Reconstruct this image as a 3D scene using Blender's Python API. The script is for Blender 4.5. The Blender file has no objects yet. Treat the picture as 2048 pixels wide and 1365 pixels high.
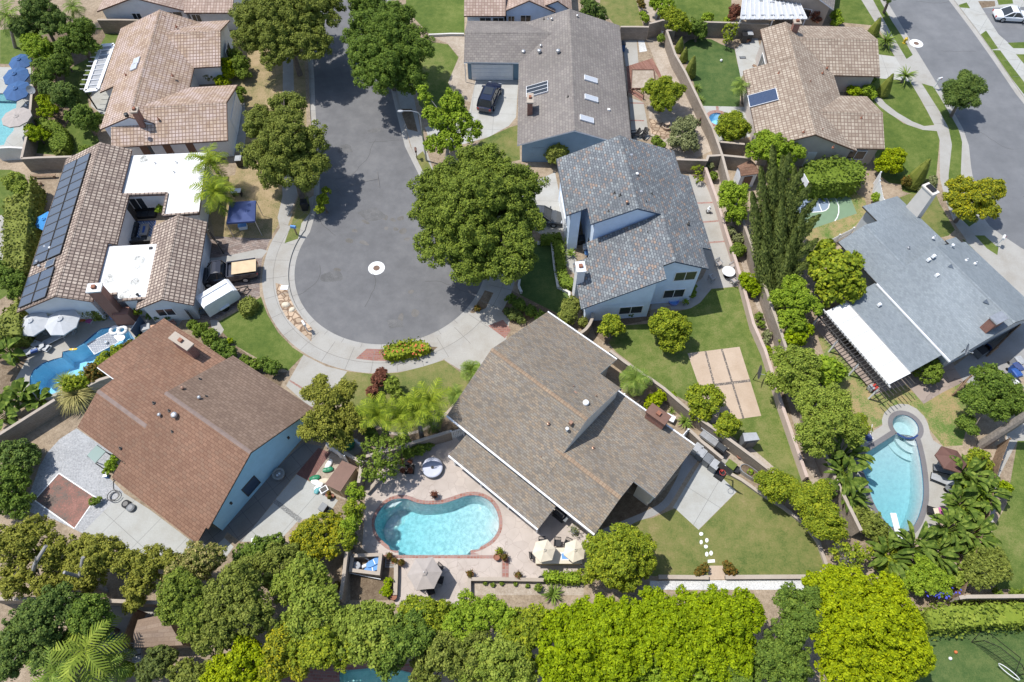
import bpy,math,random
import numpy as np
from mathutils import Vector,Matrix
from mathutils.geometry import delaunay_2d_cdt
R=math.radians
S=bpy.context.scene
COL=S.collection
# ---------------------------------------------------------------- camera
CAM_H,FPX=54.0,1365.0
TILT=math.atan2(FPX,813.0)
cd=bpy.data.cameras.new('camera');cam=bpy.data.objects.new('camera',cd);COL.objects.link(cam)
cam.location=(0,0,CAM_H);cam.rotation_euler=(math.pi/2-TILT,0,0)
cd.sensor_width=36.0;cd.lens=36.0*FPX/2048.0;cd.clip_end=3000
S.camera=cam
# ---------------------------------------------------------------- sky, sun, exposure
SHX,SHY=0.46,-0.17
sun_el=math.atan2(1,math.hypot(SHX,SHY))
w=bpy.data.worlds.new('World');S.world=w;w.use_nodes=True
nt=w.node_tree;bg=nt.nodes['Background']
sk=nt.nodes.new('ShaderNodeTexSky');sk.sky_type='NISHITA';sk.sun_disc=False
sk.sun_elevation=sun_el;sk.sun_rotation=math.atan2(-SHX,-SHY)
nt.links.new(sk.outputs[0],bg.inputs[0]);bg.inputs[1].default_value=0.15
sl=bpy.data.lights.new('sun','SUN');sl.energy=4.2;sl.angle=R(0.5);sl.color=(1.0,0.965,0.915)
so=bpy.data.objects.new('sun',sl);COL.objects.link(so)
so.rotation_euler=Vector((SHX,SHY,-1)).to_track_quat('-Z','Y').to_euler();so.location=(-40,20,90)
S.view_settings.view_transform='Standard';S.view_settings.look='None'
S.view_settings.exposure=0.25;S.view_settings.gamma=1.0
S.cycles.max_bounces=6;S.cycles.transparent_max_bounces=8
# ---------------------------------------------------------------- helpers
CT,ST=math.cos(TILT),math.sin(TILT)
def P(x,y,z=0.0):
    "photo pixel (2048 wide) -> world point on the level z"
    u=(x-1024)/FPX;v=(y-682.5)/FPX
    dz=-ST-v*CT;t=(CAM_H-z)/-dz
    return Vector((u*t,(CT-v*ST)*t,z))
def Zm(ox,oy,pts,s=3.9):
    return[(ox+x/s,oy+y/s) for x,y in pts]
def W2(px,z=0.0):
    return[P(x,y,z).xy for x,y in px]
def smooth(pts,n=5):
    out=[];m=len(pts)
    for i in range(m):
        a,b,c,d=[Vector(pts[(i+k)%m]) for k in(-1,0,1,2)]
        for j in range(n):
            t=j/n
            out.append(0.5*((2*b)+(c-a)*t+(2*a-5*b+4*c-d)*t*t+(3*b-a-3*c+d)*t**3))
    return out
def arc(c,r,a0,a1,n=40):
    return[Vector((c[0]+r*math.cos(R(a0+(a1-a0)*i/n)),c[1]+r*math.sin(R(a0+(a1-a0)*i/n)))) for i in range(n+1)]
def tag(o,label=None,cat=None,group=None,kind=None):
    if label:o['label']=label
    if cat:o['category']=cat
    if group:o['group']=group
    if kind:o['kind']=kind
    return o
def empty(name,loc=(0,0,0),rz=0.0,label=None,cat=None,group=None):
    o=bpy.data.objects.new(name,None);COL.objects.link(o);o.empty_display_size=0.3
    o.location=loc;o.rotation_euler=(0,0,rz)
    return tag(o,label,cat,group)
def kids(o):return[c for c in COL.objects if c.parent==o]
def dup(root,loc=None,rz=None,sc=None,label=None,group=None):
    def cp(o,par):
        c=o.copy();COL.objects.link(c)
        if par:c.parent=par
        for k in CH.get(o.name,[]):cp(k,c)
        return c
    r=cp(root,None)
    if loc is not None:r.location=loc
    if rz is not None:r.rotation_euler=(0,0,rz)
    if sc is not None:r.scale=sc if hasattr(sc,'__len__') else(sc,sc,sc)
    if label:r['label']=label
    if group:r['group']=group
    return r
CH={}
def parent(o,p):
    o.parent=p;CH.setdefault(p.name,[]).append(o);return o
class MB:
    "collects faces and builds them as one mesh object"
    def __init__(s):s.v=[];s.f=[];s.uv=[];s.mi=[];s.sm=[]
    def face(s,pts,mi=0,uv=None,smooth=False):
        b=len(s.v);s.v+=[tuple(p) for p in pts];s.f.append(tuple(range(b,b+len(pts))))
        s.uv+=(uv if uv else[(0.0,0.0)]*len(pts));s.mi.append(mi);s.sm.append(smooth)
    def quadn(s,a,b,c,d,mi=0):
        # quad with metre uv from its own edges
        a,b,c,d=map(Vector,(a,b,c,d));e=(b-a);L=e.length or 1;e=e/L
        n=e.cross(d-a);n=n.normalized() if n.length else Vector((0,0,1));f=n.cross(e)
        s.face((a,b,c,d),mi,[((p-a).dot(e),(p-a).dot(f)) for p in(a,b,c,d)])
    def box(s,c,d,rz=0.0,mi=0,top=1.0):
        "box centred in xy at c, bottom at c.z, size d"
        x,y,h=d[0]/2,d[1]/2,d[2];cs,sn=math.cos(rz),math.sin(rz)
        q=lambda X,Y,Z:Vector((c[0]+X*cs-Y*sn,c[1]+X*sn+Y*cs,c[2]+Z))
        lo=[q(-x,-y,0),q(x,-y,0),q(x,y,0),q(-x,y,0)]
        x*=top;y*=top
        hi=[q(-x,-y,h),q(x,-y,h),q(x,y,h),q(-x,y,h)]
        for i in range(4):
            j=(i+1)%4;s.quadn(lo[i],lo[j],hi[j],hi[i],mi)
        s.quadn(*hi,mi);s.quadn(*lo[::-1],mi)
    def prism(s,poly,z0,z1,mi=0,mtop=None,bottom=True):
        poly=[Vector((p[0],p[1])) for p in poly]
        ar=sum(a.x*b.y-b.x*a.y for a,b in zip(poly,poly[1:]+poly[:1]))
        if ar<0:poly=poly[::-1]
        n=len(poly)
        s.face([(p.x,p.y,z1) for p in poly],mi if mtop is None else mtop,[(p.x,p.y) for p in poly])
        if bottom:s.face([(p.x,p.y,z0) for p in poly[::-1]],mi,[(p.x,p.y) for p in poly[::-1]])
        for i in range(n):
            a,b=poly[i],poly[(i+1)%n]
            s.quadn((a.x,a.y,z0),(b.x,b.y,z0),(b.x,b.y,z1),(a.x,a.y,z1),mi)
    def bar(s,a,b,wd,hd=None,mi=0):
        a,b=Vector(a),Vector(b);hd=hd or wd;d=(b-a).normalized()
        x=d.cross(Vector((0,0,1)));x=x.normalized() if x.length>1e-4 else Vector((1,0,0))
        y=x.cross(d);r=[(-1,-1),(1,-1),(1,1),(-1,1)]
        A=[a+x*wd/2*i+y*hd/2*j for i,j in r];B=[b+x*wd/2*i+y*hd/2*j for i,j in r]
        for i in range(4):
            j=(i+1)%4;s.quadn(A[i],A[j],B[j],B[i],mi)
        s.quadn(*A[::-1],mi);s.quadn(*B,mi)
    def tube(s,path,rad,n=7,mi=0,caps=True):
        path=[Vector(p) for p in path]
        if not hasattr(rad,'__len__'):rad=[rad]*len(path)
        rings=[]
        for i,p in enumerate(path):
            d=(path[min(i+1,len(path)-1)]-path[max(i-1,0)]).normalized()
            x=d.cross(Vector((0,0,1)));x=x.normalized() if x.length>1e-3 else Vector((1,0,0))
            y=d.cross(x)
            rings.append([p+(x*math.cos(6.2832*k/n)+y*math.sin(6.2832*k/n))*rad[i] for k in range(n)])
        for i in range(len(rings)-1):
            for k in range(n):
                l=(k+1)%n
                s.face((rings[i][k],rings[i][l],rings[i+1][l],rings[i+1][k]),mi,smooth=True)
        if caps:s.face(rings[0],mi);s.face(rings[-1][::-1],mi)
    def lathe(s,c,prof,n=16,mi=0,sx=1.0,sy=1.0):
        "profile of (radius, z) round the vertical through c"
        c=Vector(c);rg=[[c+Vector((r*sx*math.cos(6.2832*k/n),r*sy*math.sin(6.2832*k/n),z)) for k in range(n)] for r,z in prof]
        for i in range(len(rg)-1):
            for k in range(n):
                l=(k+1)%n;s.face((rg[i][k],rg[i][l],rg[i+1][l],rg[i+1][k]),mi,smooth=True)
        if prof[-1][0]>1e-3:s.face(rg[-1],mi)
    def build(s,name,mats,par=None,loc=None,rz=None):
        me=bpy.data.meshes.new(name);me.from_pydata(s.v,[],s.f)
        if not isinstance(mats,(list,tuple)):mats=[mats]
        for m in mats:me.materials.append(m)
        me.polygons.foreach_set('material_index',s.mi);me.polygons.foreach_set('use_smooth',s.sm)
        ul=me.uv_layers.new(name='UVMap');ul.data.foreach_set('uv',[c for p in s.uv for c in p])
        me.update()
        o=bpy.data.objects.new(name,me);COL.objects.link(o)
        if par is not None:parent(o,par)
        if loc is not None:o.location=loc
        if rz is not None:o.rotation_euler=(0,0,rz)
        return o
# ---------------------------------------------------------------- materials
def newmat(name):
    m=bpy.data.materials.new(name);m.use_nodes=True;nt=m.node_tree
    return m,nt,nt.nodes['Principled BSDF']
def nd(nt,t,**kw):
    n=nt.nodes.new(t)
    for k,v in kw.items():setattr(n,k,v)
    return n
def rgb(c):return(c[0],c[1],c[2],1.0)
def ramp(nt,fac,stops):
    r=nd(nt,'ShaderNodeValToRGB');e=r.color_ramp.elements
    while len(e)<len(stops):e.new(0.5)
    for el,(p,c) in zip(e,stops):el.position=p;el.color=rgb(c)
    nt.links.new(fac,r.inputs[0]);return r.outputs[0]
def noise(nt,vec,scale,detail=3,rough=0.6):
    n=nd(nt,'ShaderNodeTexNoise');n.inputs['Scale'].default_value=scale;n.inputs['Detail'].default_value=detail
    n.inputs['Roughness'].default_value=rough;nt.links.new(vec,n.inputs['Vector']);return n.outputs[0]
def mix(nt,fac,a,b,mode='MIX'):
    m=nd(nt,'ShaderNodeMix',data_type='RGBA',blend_type=mode)
    for i,s in((0,fac),(6,a),(7,b)):
        if isinstance(s,(int,float)):m.inputs[i].default_value=s
        elif isinstance(s,tuple):m.inputs[i].default_value=rgb(s)
        else:nt.links.new(s,m.inputs[i])
    return m.outputs[2]
def bump(nt,b,h,st,dist=0.05):
    n=nd(nt,'ShaderNodeBump');n.inputs['Strength'].default_value=st;n.inputs['Distance'].default_value=dist
    nt.links.new(h,n.inputs['Height']);nt.links.new(n.outputs[0],b.inputs['Normal'])
def obc(nt,kind='Object'):
    return nd(nt,'ShaderNodeTexCoord').outputs[kind]
def plain(name,c,rough=0.6,var=0.12,scale=3.0,metal=0.0,spec=0.4,bmp=0.0):
    m,nt,b=newmat(name);v=obc(nt)
    f=noise(nt,v,scale,4);lo=tuple(x*(1-var) for x in c);hi=tuple(min(1,x*(1+var)) for x in c)
    nt.links.new(ramp(nt,f,[(0.3,lo),(0.7,hi)]),b.inputs['Base Color'])
    b.inputs['Roughness'].default_value=rough;b.inputs['Metallic'].default_value=metal
    b.inputs['Specular IOR Level'].default_value=spec
    if bmp:bump(nt,b,noise(nt,v,scale*6,3),bmp)
    return m
def ground_mat(name,stops,s1=0.25,s2=2.5,w2=0.5,s3=8.0,bmp=0.4,rough=0.9,fine=0.36):
    "three octaves of colour mottling on the ground, in world metres"
    m,nt,b=newmat(name);v=obc(nt)
    a=noise(nt,v,s1,3);c=noise(nt,v,s2,5,0.7);d=noise(nt,v,s3,4,0.8)
    mx=nd(nt,'ShaderNodeMix',data_type='FLOAT');mx.inputs[0].default_value=w2
    nt.links.new(a,mx.inputs[2]);nt.links.new(c,mx.inputs[3])
    mx2=nd(nt,'ShaderNodeMix',data_type='FLOAT');mx2.inputs[0].default_value=fine
    nt.links.new(mx.outputs[0],mx2.inputs[2]);nt.links.new(d,mx2.inputs[3])
    nt.links.new(ramp(nt,mx2.outputs[0],[(0.5+(q-0.5)*0.45,c_) for q,c_ in stops]),b.inputs['Base Color'])
    b.inputs['Roughness'].default_value=rough;b.inputs['Specular IOR Level'].default_value=0.2
    if bmp:bump(nt,b,d,bmp,0.08)
    return m
def tiles(name,cols,mortar,w,h,ms=0.03,off=0.5,rough=0.85,bmp=0.6,coord='UV',rot=0.0,wear=0.0,wearc=(0.5,0.4,0.35),big=0.3,bw=0.5):
    "courses of tiles, shingles, bricks or pavers; cols = list of tile colours picked per tile"
    m,nt,b=newmat(name);v=obc(nt,coord)
    if rot:
        mp=nd(nt,'ShaderNodeMapping');mp.inputs['Rotation'].default_value=(0,0,rot);nt.links.new(v,mp.inputs[0]);v=mp.outputs[0]
    br=nd(nt,'ShaderNodeTexBrick',offset=off);br.inputs['Scale'].default_value=1.0
    br.inputs['Color1'].default_value=(0,0,0,1);br.inputs['Color2'].default_value=(1,1,1,1)
    br.inputs['Mortar'].default_value=(0.5,0.5,0.5,1)
    br.inputs['Brick Width'].default_value=w;br.inputs['Row Height'].default_value=h
    br.inputs['Mortar Size'].default_value=ms;br.inputs['Mortar Smooth'].default_value=0.3;br.inputs['Bias'].default_value=0
    nt.links.new(v,br.inputs['Vector'])
    n=len(cols);col=ramp(nt,br.outputs['Color'],[((i+0.5)/n,c) for i,c in enumerate(cols)])
    bn=noise(nt,v,big,4);col=mix(nt,1.0,col,ramp(nt,bn,[(0.3,(0.82,0.82,0.82)),(0.7,(1.14,1.14,1.14))]),'MULTIPLY')
    fn=noise(nt,v,9.0,3);col=mix(nt,1.0,col,ramp(nt,fn,[(0.25,(0.84,0.84,0.84)),(0.75,(1.12,1.12,1.12))]),'MULTIPLY')
    if wear:
        wn=noise(nt,v,0.55,5,0.65);col=mix(nt,ramp(nt,wn,[(0.55-wear*0.1,(0,0,0)),(0.62,(1,1,1))]),col,wearc)
    col=mix(nt,br.outputs['Fac'],col,mortar)
    nt.links.new(col,b.inputs['Base Color']);b.inputs['Roughness'].default_value=rough;b.inputs['Specular IOR Level'].default_value=0.25
    inv=nd(nt,'ShaderNodeMath',operation='SUBTRACT');inv.inputs[0].default_value=1.0;nt.links.new(br.outputs['Fac'],inv.inputs[1])
    bump(nt,b,inv.outputs[0],bmp,0.04)
    return m
def leafmat(name,cols,transl=0.09):
    m,nt,b=newmat(name)
    g=nd(nt,'ShaderNodeNewGeometry');v=obc(nt)
    n=noise(nt,v,0.9,2)
    ad=nd(nt,'ShaderNodeMix',data_type='FLOAT');ad.inputs[0].default_value=0.45
    cols=[(c[0]*1.9,c[1]*1.95,c[2]*1.35) for c in cols];nt.links.new(g.outputs['Random Per Island'],ad.inputs[2]);nt.links.new(n,ad.inputs[3])
    k=len(cols);col=ramp(nt,ad.outputs[0],[(0.15+0.7*i/max(1,k-1),c) for i,c in enumerate(cols)])
    nt.links.new(col,b.inputs['Base Color']);b.inputs['Roughness'].default_value=0.6;b.inputs['Specular IOR Level'].default_value=0.1
    tr=nd(nt,'ShaderNodeBsdfTranslucent');br=mix(nt,1.0,col,(1.3,1.35,0.7),'MULTIPLY');nt.links.new(br,tr.inputs[0])
    ms=nd(nt,'ShaderNodeMixShader');ms.inputs[0].default_value=transl
    nt.links.new(b.outputs[0],ms.inputs[1]);nt.links.new(tr.outputs[0],ms.inputs[2])
    nt.links.new(ms.outputs[0],nt.nodes['Material Output'].inputs[0])
    return m
M={}
M['dirt']=ground_mat('dirt',[(0.3,(0.19,0.145,0.10)),(0.5,(0.30,0.235,0.165)),(0.7,(0.40,0.32,0.235))])
M['soil']=ground_mat('soil',[(0.3,(0.10,0.07,0.045)),(0.55,(0.18,0.135,0.09)),(0.75,(0.27,0.21,0.15))])
M['dust']=ground_mat('dust',[(0.3,(0.28,0.225,0.17)),(0.5,(0.37,0.31,0.245)),(0.7,(0.46,0.40,0.33))])
M['lush']=ground_mat('lush',[(0.3,(0.06,0.10,0.018)),(0.5,(0.095,0.135,0.026)),(0.7,(0.145,0.175,0.045))],s1=0.3,s2=1.6)
M['lawn']=ground_mat('lawn',[(0.3,(0.07,0.11,0.02)),(0.48,(0.115,0.155,0.034)),(0.7,(0.20,0.20,0.07))],s1=0.25,s2=1.2)
M['olive']=ground_mat('olive',[(0.25,(0.07,0.11,0.025)),(0.45,(0.14,0.16,0.046)),(0.6,(0.185,0.18,0.062)),(0.8,(0.26,0.215,0.10))],s1=0.3,s2=1.3)
M['mixed']=ground_mat('mixed',[(0.36,(0.10,0.17,0.035)),(0.46,(0.19,0.21,0.07)),(0.54,(0.29,0.24,0.11)),(0.66,(0.36,0.25,0.13))],s1=0.16,s2=0.8)
M['dry']=ground_mat('dry',[(0.34,(0.16,0.16,0.065)),(0.46,(0.27,0.215,0.11)),(0.68,(0.38,0.285,0.17))],s1=0.2,s2=1.0)
M['turf']=ground_mat('turf',[(0.3,(0.042,0.082,0.022)),(0.5,(0.066,0.11,0.03)),(0.7,(0.11,0.145,0.045))],s1=0.3,s2=1.4)
M['asphalt']=ground_mat('asphalt',[(0.3,(0.122,0.122,0.125)),(0.5,(0.148,0.148,0.151)),(0.7,(0.182,0.181,0.181))],s1=0.12,s2=0.7,s3=25,bmp=0.15)
M['asphalt2']=ground_mat('asphalt2',[(0.3,(0.138,0.143,0.15)),(0.5,(0.162,0.167,0.175)),(0.7,(0.195,0.199,0.206))],s1=0.12,s2=0.5,s3=25,bmp=0.15)
M['patch']=ground_mat('patch',[(0.3,(0.125,0.118,0.108)),(0.5,(0.15,0.143,0.133)),(0.7,(0.185,0.175,0.165))],s1=0.6,s2=1.5)
def conc(name,c,var=0.13,stain=(0.75,0.7,0.62),joint=0.0,rot=0.0):
    m,nt,b=newmat(name);v=obc(nt)
    a=noise(nt,v,0.5,5,0.65);d=noise(nt,v,9,3)
    col=ramp(nt,a,[(0.3,tuple(x*(1-var)*s for x,s in zip(c,(1.0,0.97,0.93)))),(0.55,c),(0.75,tuple(min(1,x*(1+var*0.5)) for x in c))])
    col=mix(nt,1.0,col,ramp(nt,d,[(0.3,(0.93,0.93,0.93)),(0.7,(1.05,1.05,1.05))]),'MULTIPLY')
    s=noise(nt,v,0.22,6,0.7);col=mix(nt,ramp(nt,s,[(0.58,(0,0,0)),(0.78,(0.55,0.55,0.55))]),col,tuple(x*y for x,y in zip(c,stain)))
    if joint:
        mp=nd(nt,'ShaderNodeMapping');mp.inputs['Rotation'].default_value=(0,0,rot);nt.links.new(v,mp.inputs[0])
        br=nd(nt,'ShaderNodeTexBrick',offset=0.0);br.inputs['Scale'].default_value=1.0
        br.inputs['Brick Width'].default_value=joint;br.inputs['Row Height'].default_value=joint;br.inputs['Mortar Size'].default_value=0.018
        nt.links.new(mp.outputs[0],br.inputs['Vector']);col=mix(nt,br.outputs['Fac'],col,tuple(x*0.55 for x in c))
    nt.links.new(col,b.inputs['Base Color']);b.inputs['Roughness'].default_value=0.85;b.inputs['Specular IOR Level'].default_value=0.2
    return m
M['conc']=conc('concrete',(0.365,0.352,0.32))
M['concj']=conc('concrete_joints',(0.43,0.40,0.35),joint=2.4,rot=0.65)
M['concw']=conc('concrete_pale',(0.395,0.398,0.375),joint=2.9,rot=0.62)
M['concd']=conc('concrete_driveway',(0.42,0.418,0.395),joint=2.6,rot=0.05)
M['concg']=conc('concrete_grey',(0.30,0.295,0.285))
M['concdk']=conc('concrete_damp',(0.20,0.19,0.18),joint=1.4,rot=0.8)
M['walk']=conc('sidewalk',(0.355,0.345,0.318),joint=0.0)
M['gutter']=conc('gutter',(0.36,0.35,0.325))
M['kerb']=conc('kerb',(0.40,0.385,0.355))
M['pave']=tiles('pavers',[(0.20,0.15,0.13),(0.27,0.21,0.18),(0.31,0.25,0.22),(0.24,0.2,0.18)],(0.14,0.12,0.1),0.45,0.22,0.02,coord='Object',rot=0.3,bmp=0.3)
M['brick']=tiles('brick_paving',[(0.26,0.11,0.085),(0.33,0.16,0.12),(0.29,0.14,0.12)],(0.25,0.18,0.15),0.4,0.2,0.025,coord='Object',rot=0.05,bmp=0.3)
M['brickband']=tiles('brick_band',[(0.29,0.13,0.10),(0.36,0.2,0.16),(0.32,0.19,0.17)],(0.3,0.23,0.2),0.25,0.25,0.025,coord='Object',off=0,bmp=0.3)
M['brickwall']=tiles('brick_wall',[(0.25,0.085,0.055),(0.31,0.12,0.08),(0.28,0.10,0.07)],(0.3,0.24,0.2),0.24,0.085,0.015,coord='UV',bmp=0.4)
M['block']=tiles('block_wall',[(0.27,0.225,0.18),(0.32,0.27,0.22),(0.29,0.245,0.2)],(0.21,0.175,0.14),0.41,0.205,0.015,coord='UV',bmp=0.35)
M['cap']=conc('wall_cap',(0.40,0.345,0.285))
M['pinkwall']=conc('pink_stucco',(0.50,0.40,0.345))
M['whitewall']=conc('white_stucco_wall',(0.62,0.60,0.57))
M['gravel']=ground_mat('gravel',[(0.3,(0.27,0.275,0.28)),(0.5,(0.38,0.385,0.39)),(0.7,(0.5,0.5,0.5))],s1=0.3,s2=4.0,s3=7,bmp=0.9,fine=0.55)
M['pebble']=ground_mat('pebble',[(0.3,(0.14,0.145,0.14)),(0.5,(0.25,0.25,0.24)),(0.7,(0.42,0.42,0.4))],s1=0.3,s2=6.0,s3=9,bmp=0.9,fine=0.6)
M['redmulch']=ground_mat('red_mulch',[(0.32,(0.10,0.08,0.07)),(0.44,(0.19,0.15,0.125)),(0.52,(0.23,0.12,0.095)),(0.68,(0.34,0.18,0.145))],s1=0.5,s2=1.3,s3=9,bmp=0.8,fine=0.4)
def crazed(name,c,line,sc=0.9,lw=0.02,cv=0.16):
    m,nt,b=newmat(name);v=obc(nt)
    vo=nd(nt,'ShaderNodeTexVoronoi',feature='DISTANCE_TO_EDGE');vo.inputs['Scale'].default_value=sc
    wn=noise(nt,v,1.6,2);ad=nd(nt,'ShaderNodeVectorMath',operation='ADD');nt.links.new(v,ad.inputs[0])
    sc_=nd(nt,'ShaderNodeVectorMath',operation='SCALE');sc_.inputs['Scale'].default_value=0.5
    cmb=nd(nt,'ShaderNodeTexNoise');cmb.inputs['Scale'].default_value=1.3;nt.links.new(v,cmb.inputs['Vector'])
    nt.links.new(cmb.outputs['Color'],sc_.inputs[0]);nt.links.new(sc_.outputs[0],ad.inputs[1]);nt.links.new(ad.outputs[0],vo.inputs['Vector'])
    v2=nd(nt,'ShaderNodeTexVoronoi');v2.inputs['Scale'].default_value=sc;nt.links.new(ad.outputs[0],v2.inputs['Vector'])
    sep=nd(nt,'ShaderNodeSeparateColor');nt.links.new(v2.outputs['Color'],sep.inputs[0])
    col=ramp(nt,sep.outputs[0],[(0.0,tuple(x*(1-cv) for x in c)),(1.0,tuple(min(1,x*(1+cv*0.5)) for x in c))])
    col=mix(nt,1.0,col,ramp(nt,noise(nt,v,0.5,5),[(0.3,(0.85,0.84,0.82)),(0.7,(1.1,1.1,1.1))]),'MULTIPLY')
    ed=ramp(nt,vo.outputs['Distance'],[(lw*0.5,(1,1,1)),(lw*2.2,(0,0,0))])
    nt.links.new(mix(nt,ed,col,line),b.inputs['Base Color']);b.inputs['Roughness'].default_value=0.85;b.inputs['Specular IOR Level'].default_value=0.2
    return m
M['stamped']=crazed('stamped_concrete',(0.47,0.41,0.365),(0.37,0.315,0.275),1.25,0.011,0.07)
M['flag']=crazed('flagstone',(0.46,0.35,0.25),(0.17,0.11,0.07),1.7,0.055,0.3)
M['stamp2']=crazed('stamped_patio',(0.33,0.27,0.235),(0.22,0.18,0.155),0.9,0.014)
M['slab']=conc('beige_slab',(0.47,0.37,0.28))
M['grid']=tiles('paver_strip',[(0.18,0.15,0.13),(0.3,0.25,0.2)],(0.1,0.09,0.08),0.22,0.22,0.03,coord='Object',bmp=0.3)
M['whitegravel']=ground_mat('white_gravel',[(0.3,(0.42,0.42,0.41)),(0.5,(0.6,0.6,0.58)),(0.7,(0.72,0.72,0.7))],s1=0.5,s2=5,s3=9,bmp=0.9,fine=0.6)
M['courtgreen']=plain('court_green',(0.17,0.255,0.16),0.8,0.08,1.0)
M['courtblue']=plain('court_blue',(0.22,0.28,0.36),0.8,0.07,1.0)
M['whiteline']=plain('white_line',(0.74,0.75,0.74),0.7,0.05)
M['deckwood']=tiles('deck_boards',[(0.22,0.11,0.08),(0.28,0.15,0.11),(0.25,0.13,0.10)],(0.1,0.05,0.04),3.0,0.15,0.012,coord='Object',rot=1.2,bmp=0.3)
M['brickdark']=tiles('dark_brick_patio',[(0.17,0.085,0.075),(0.2,0.1,0.085)],(0.12,0.07,0.06),0.3,0.15,0.012,coord='Object',rot=0.9,bmp=0.3)
# buildings
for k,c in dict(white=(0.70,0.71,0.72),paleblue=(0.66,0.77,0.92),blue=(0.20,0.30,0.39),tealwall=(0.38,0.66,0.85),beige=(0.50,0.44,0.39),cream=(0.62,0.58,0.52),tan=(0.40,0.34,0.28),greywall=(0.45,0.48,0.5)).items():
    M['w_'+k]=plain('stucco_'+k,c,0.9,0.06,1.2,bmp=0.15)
M['trim_white']=plain('white_paint',(0.74,0.75,0.76),0.5,0.05)
M['trim_dark']=plain('dark_trim',(0.06,0.055,0.05),0.6)
M['trim_blue']=plain('navy_trim',(0.035,0.07,0.13),0.55)
M['trim_brown']=plain('brown_trim',(0.16,0.085,0.06),0.6)
M['wood']=plain('weathered_wood',(0.25,0.17,0.11),0.8,0.3,4)
M['woodpale']=plain('plywood',(0.55,0.42,0.26),0.7,0.1,2)
M['black']=plain('black_plastic',(0.02,0.02,0.022),0.45)
M['iron']=plain('black_iron',(0.025,0.022,0.02),0.45,metal=0.3)
M['grey']=plain('grey_plastic',(0.16,0.17,0.18),0.5)
M['lgrey']=plain('light_grey_plastic',(0.34,0.35,0.36),0.5)
M['galv']=plain('galvanised_metal',(0.45,0.46,0.47),0.4,0.15,metal=0.6)
M['white']=plain('white_plastic',(0.76,0.77,0.77),0.45,0.04)
M['bluep']=plain('blue_plastic',(0.03,0.09,0.30),0.45)
M['greenp']=plain('green_plastic',(0.015,0.19,0.09),0.4)
M['redp']=plain('red_plastic',(0.45,0.05,0.04),0.45)
M['yellow']=plain('yellow_paint',(0.62,0.42,0.03),0.45)
M['terra']=plain('terracotta',(0.27,0.115,0.07),0.8)
M['copper']=plain('copper_flashing',(0.33,0.2,0.14),0.45,metal=0.5)
M['membrane']=conc('white_roof_coating',(0.70,0.705,0.70),var=0.06,stain=(0.86,0.85,0.82))
M['stain']=ground_mat('roof_stain',[(0.3,(0.25,0.25,0.23)),(0.5,(0.5,0.5,0.47)),(0.7,(0.7,0.7,0.68))],s1=1.0,s2=2.0)
def glassy(name,c,rough=0.08):
    m,nt,b=newmat(name);b.inputs['Base Color'].default_value=rgb(c);b.inputs['Roughness'].default_value=rough
    b.inputs['Specular IOR Level'].default_value=0.7;return m
M['glass']=glassy('window_glass',(0.035,0.04,0.045))
M['skylight']=glassy('skylight_dome',(0.46,0.49,0.53),0.25)
M['mirror']=glassy('greenhouse_panel',(0.22,0.30,0.27),0.12)
def solarmat():
    m,nt,b=newmat('solar_cells');v=obc(nt,'UV')
    br=nd(nt,'ShaderNodeTexBrick',offset=0.0);br.inputs['Scale'].default_value=1;br.inputs['Brick Width'].default_value=0.16;br.inputs['Row Height'].default_value=0.16
    br.inputs['Mortar Size'].default_value=0.006;br.inputs['Color1'].default_value=(0.038,0.06,0.115,1);br.inputs['Color2'].default_value=(0.046,0.07,0.13,1);br.inputs['Mortar'].default_value=(0.08,0.09,0.11,1)
    nt.links.new(v,br.inputs[0]);nt.links.new(br.outputs[0],b.inputs['Base Color']);b.inputs['Roughness'].default_value=0.18;b.inputs['Specular IOR Level'].default_value=0.6;return m
M['solar']=solarmat()
def carpaint(name,c):
    m,nt,b=newmat(name);b.inputs['Base Color'].default_value=rgb(c);b.inputs['Roughness'].default_value=0.25
    b.inputs['Coat Weight'].default_value=0.8;b.inputs['Coat Roughness'].default_value=0.05;return m
M['carnavy']=carpaint('navy_car_paint',(0.008,0.012,0.035));M['carblack']=carpaint('black_car_paint',(0.012,0.013,0.02))
M['carwhite']=carpaint('white_car_paint',(0.75,0.76,0.77));M['cargrey']=carpaint('charcoal_car_paint',(0.06,0.065,0.07))
M['rubber']=plain('rubber',(0.018,0.018,0.019),0.85)
for k,c in dict(canvas_cream=(0.60,0.53,0.41),canvas_grey=(0.36,0.32,0.29),canvas_pale=(0.46,0.475,0.49),canvas_blue=(0.035,0.10,0.24),canvas_navy=(0.05,0.075,0.19),canvas_brown=(0.13,0.065,0.05),canvas_sky=(0.04,0.24,0.55),cushion=(0.045,0.05,0.055),silver=(0.5,0.52,0.6),bluefab=(0.13,0.30,0.60),tarp=(0.5,0.51,0.53),pinkfab=(0.5,0.12,0.3)).items():
    M[k]=plain(k,c,0.75,0.07,2.0)
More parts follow.
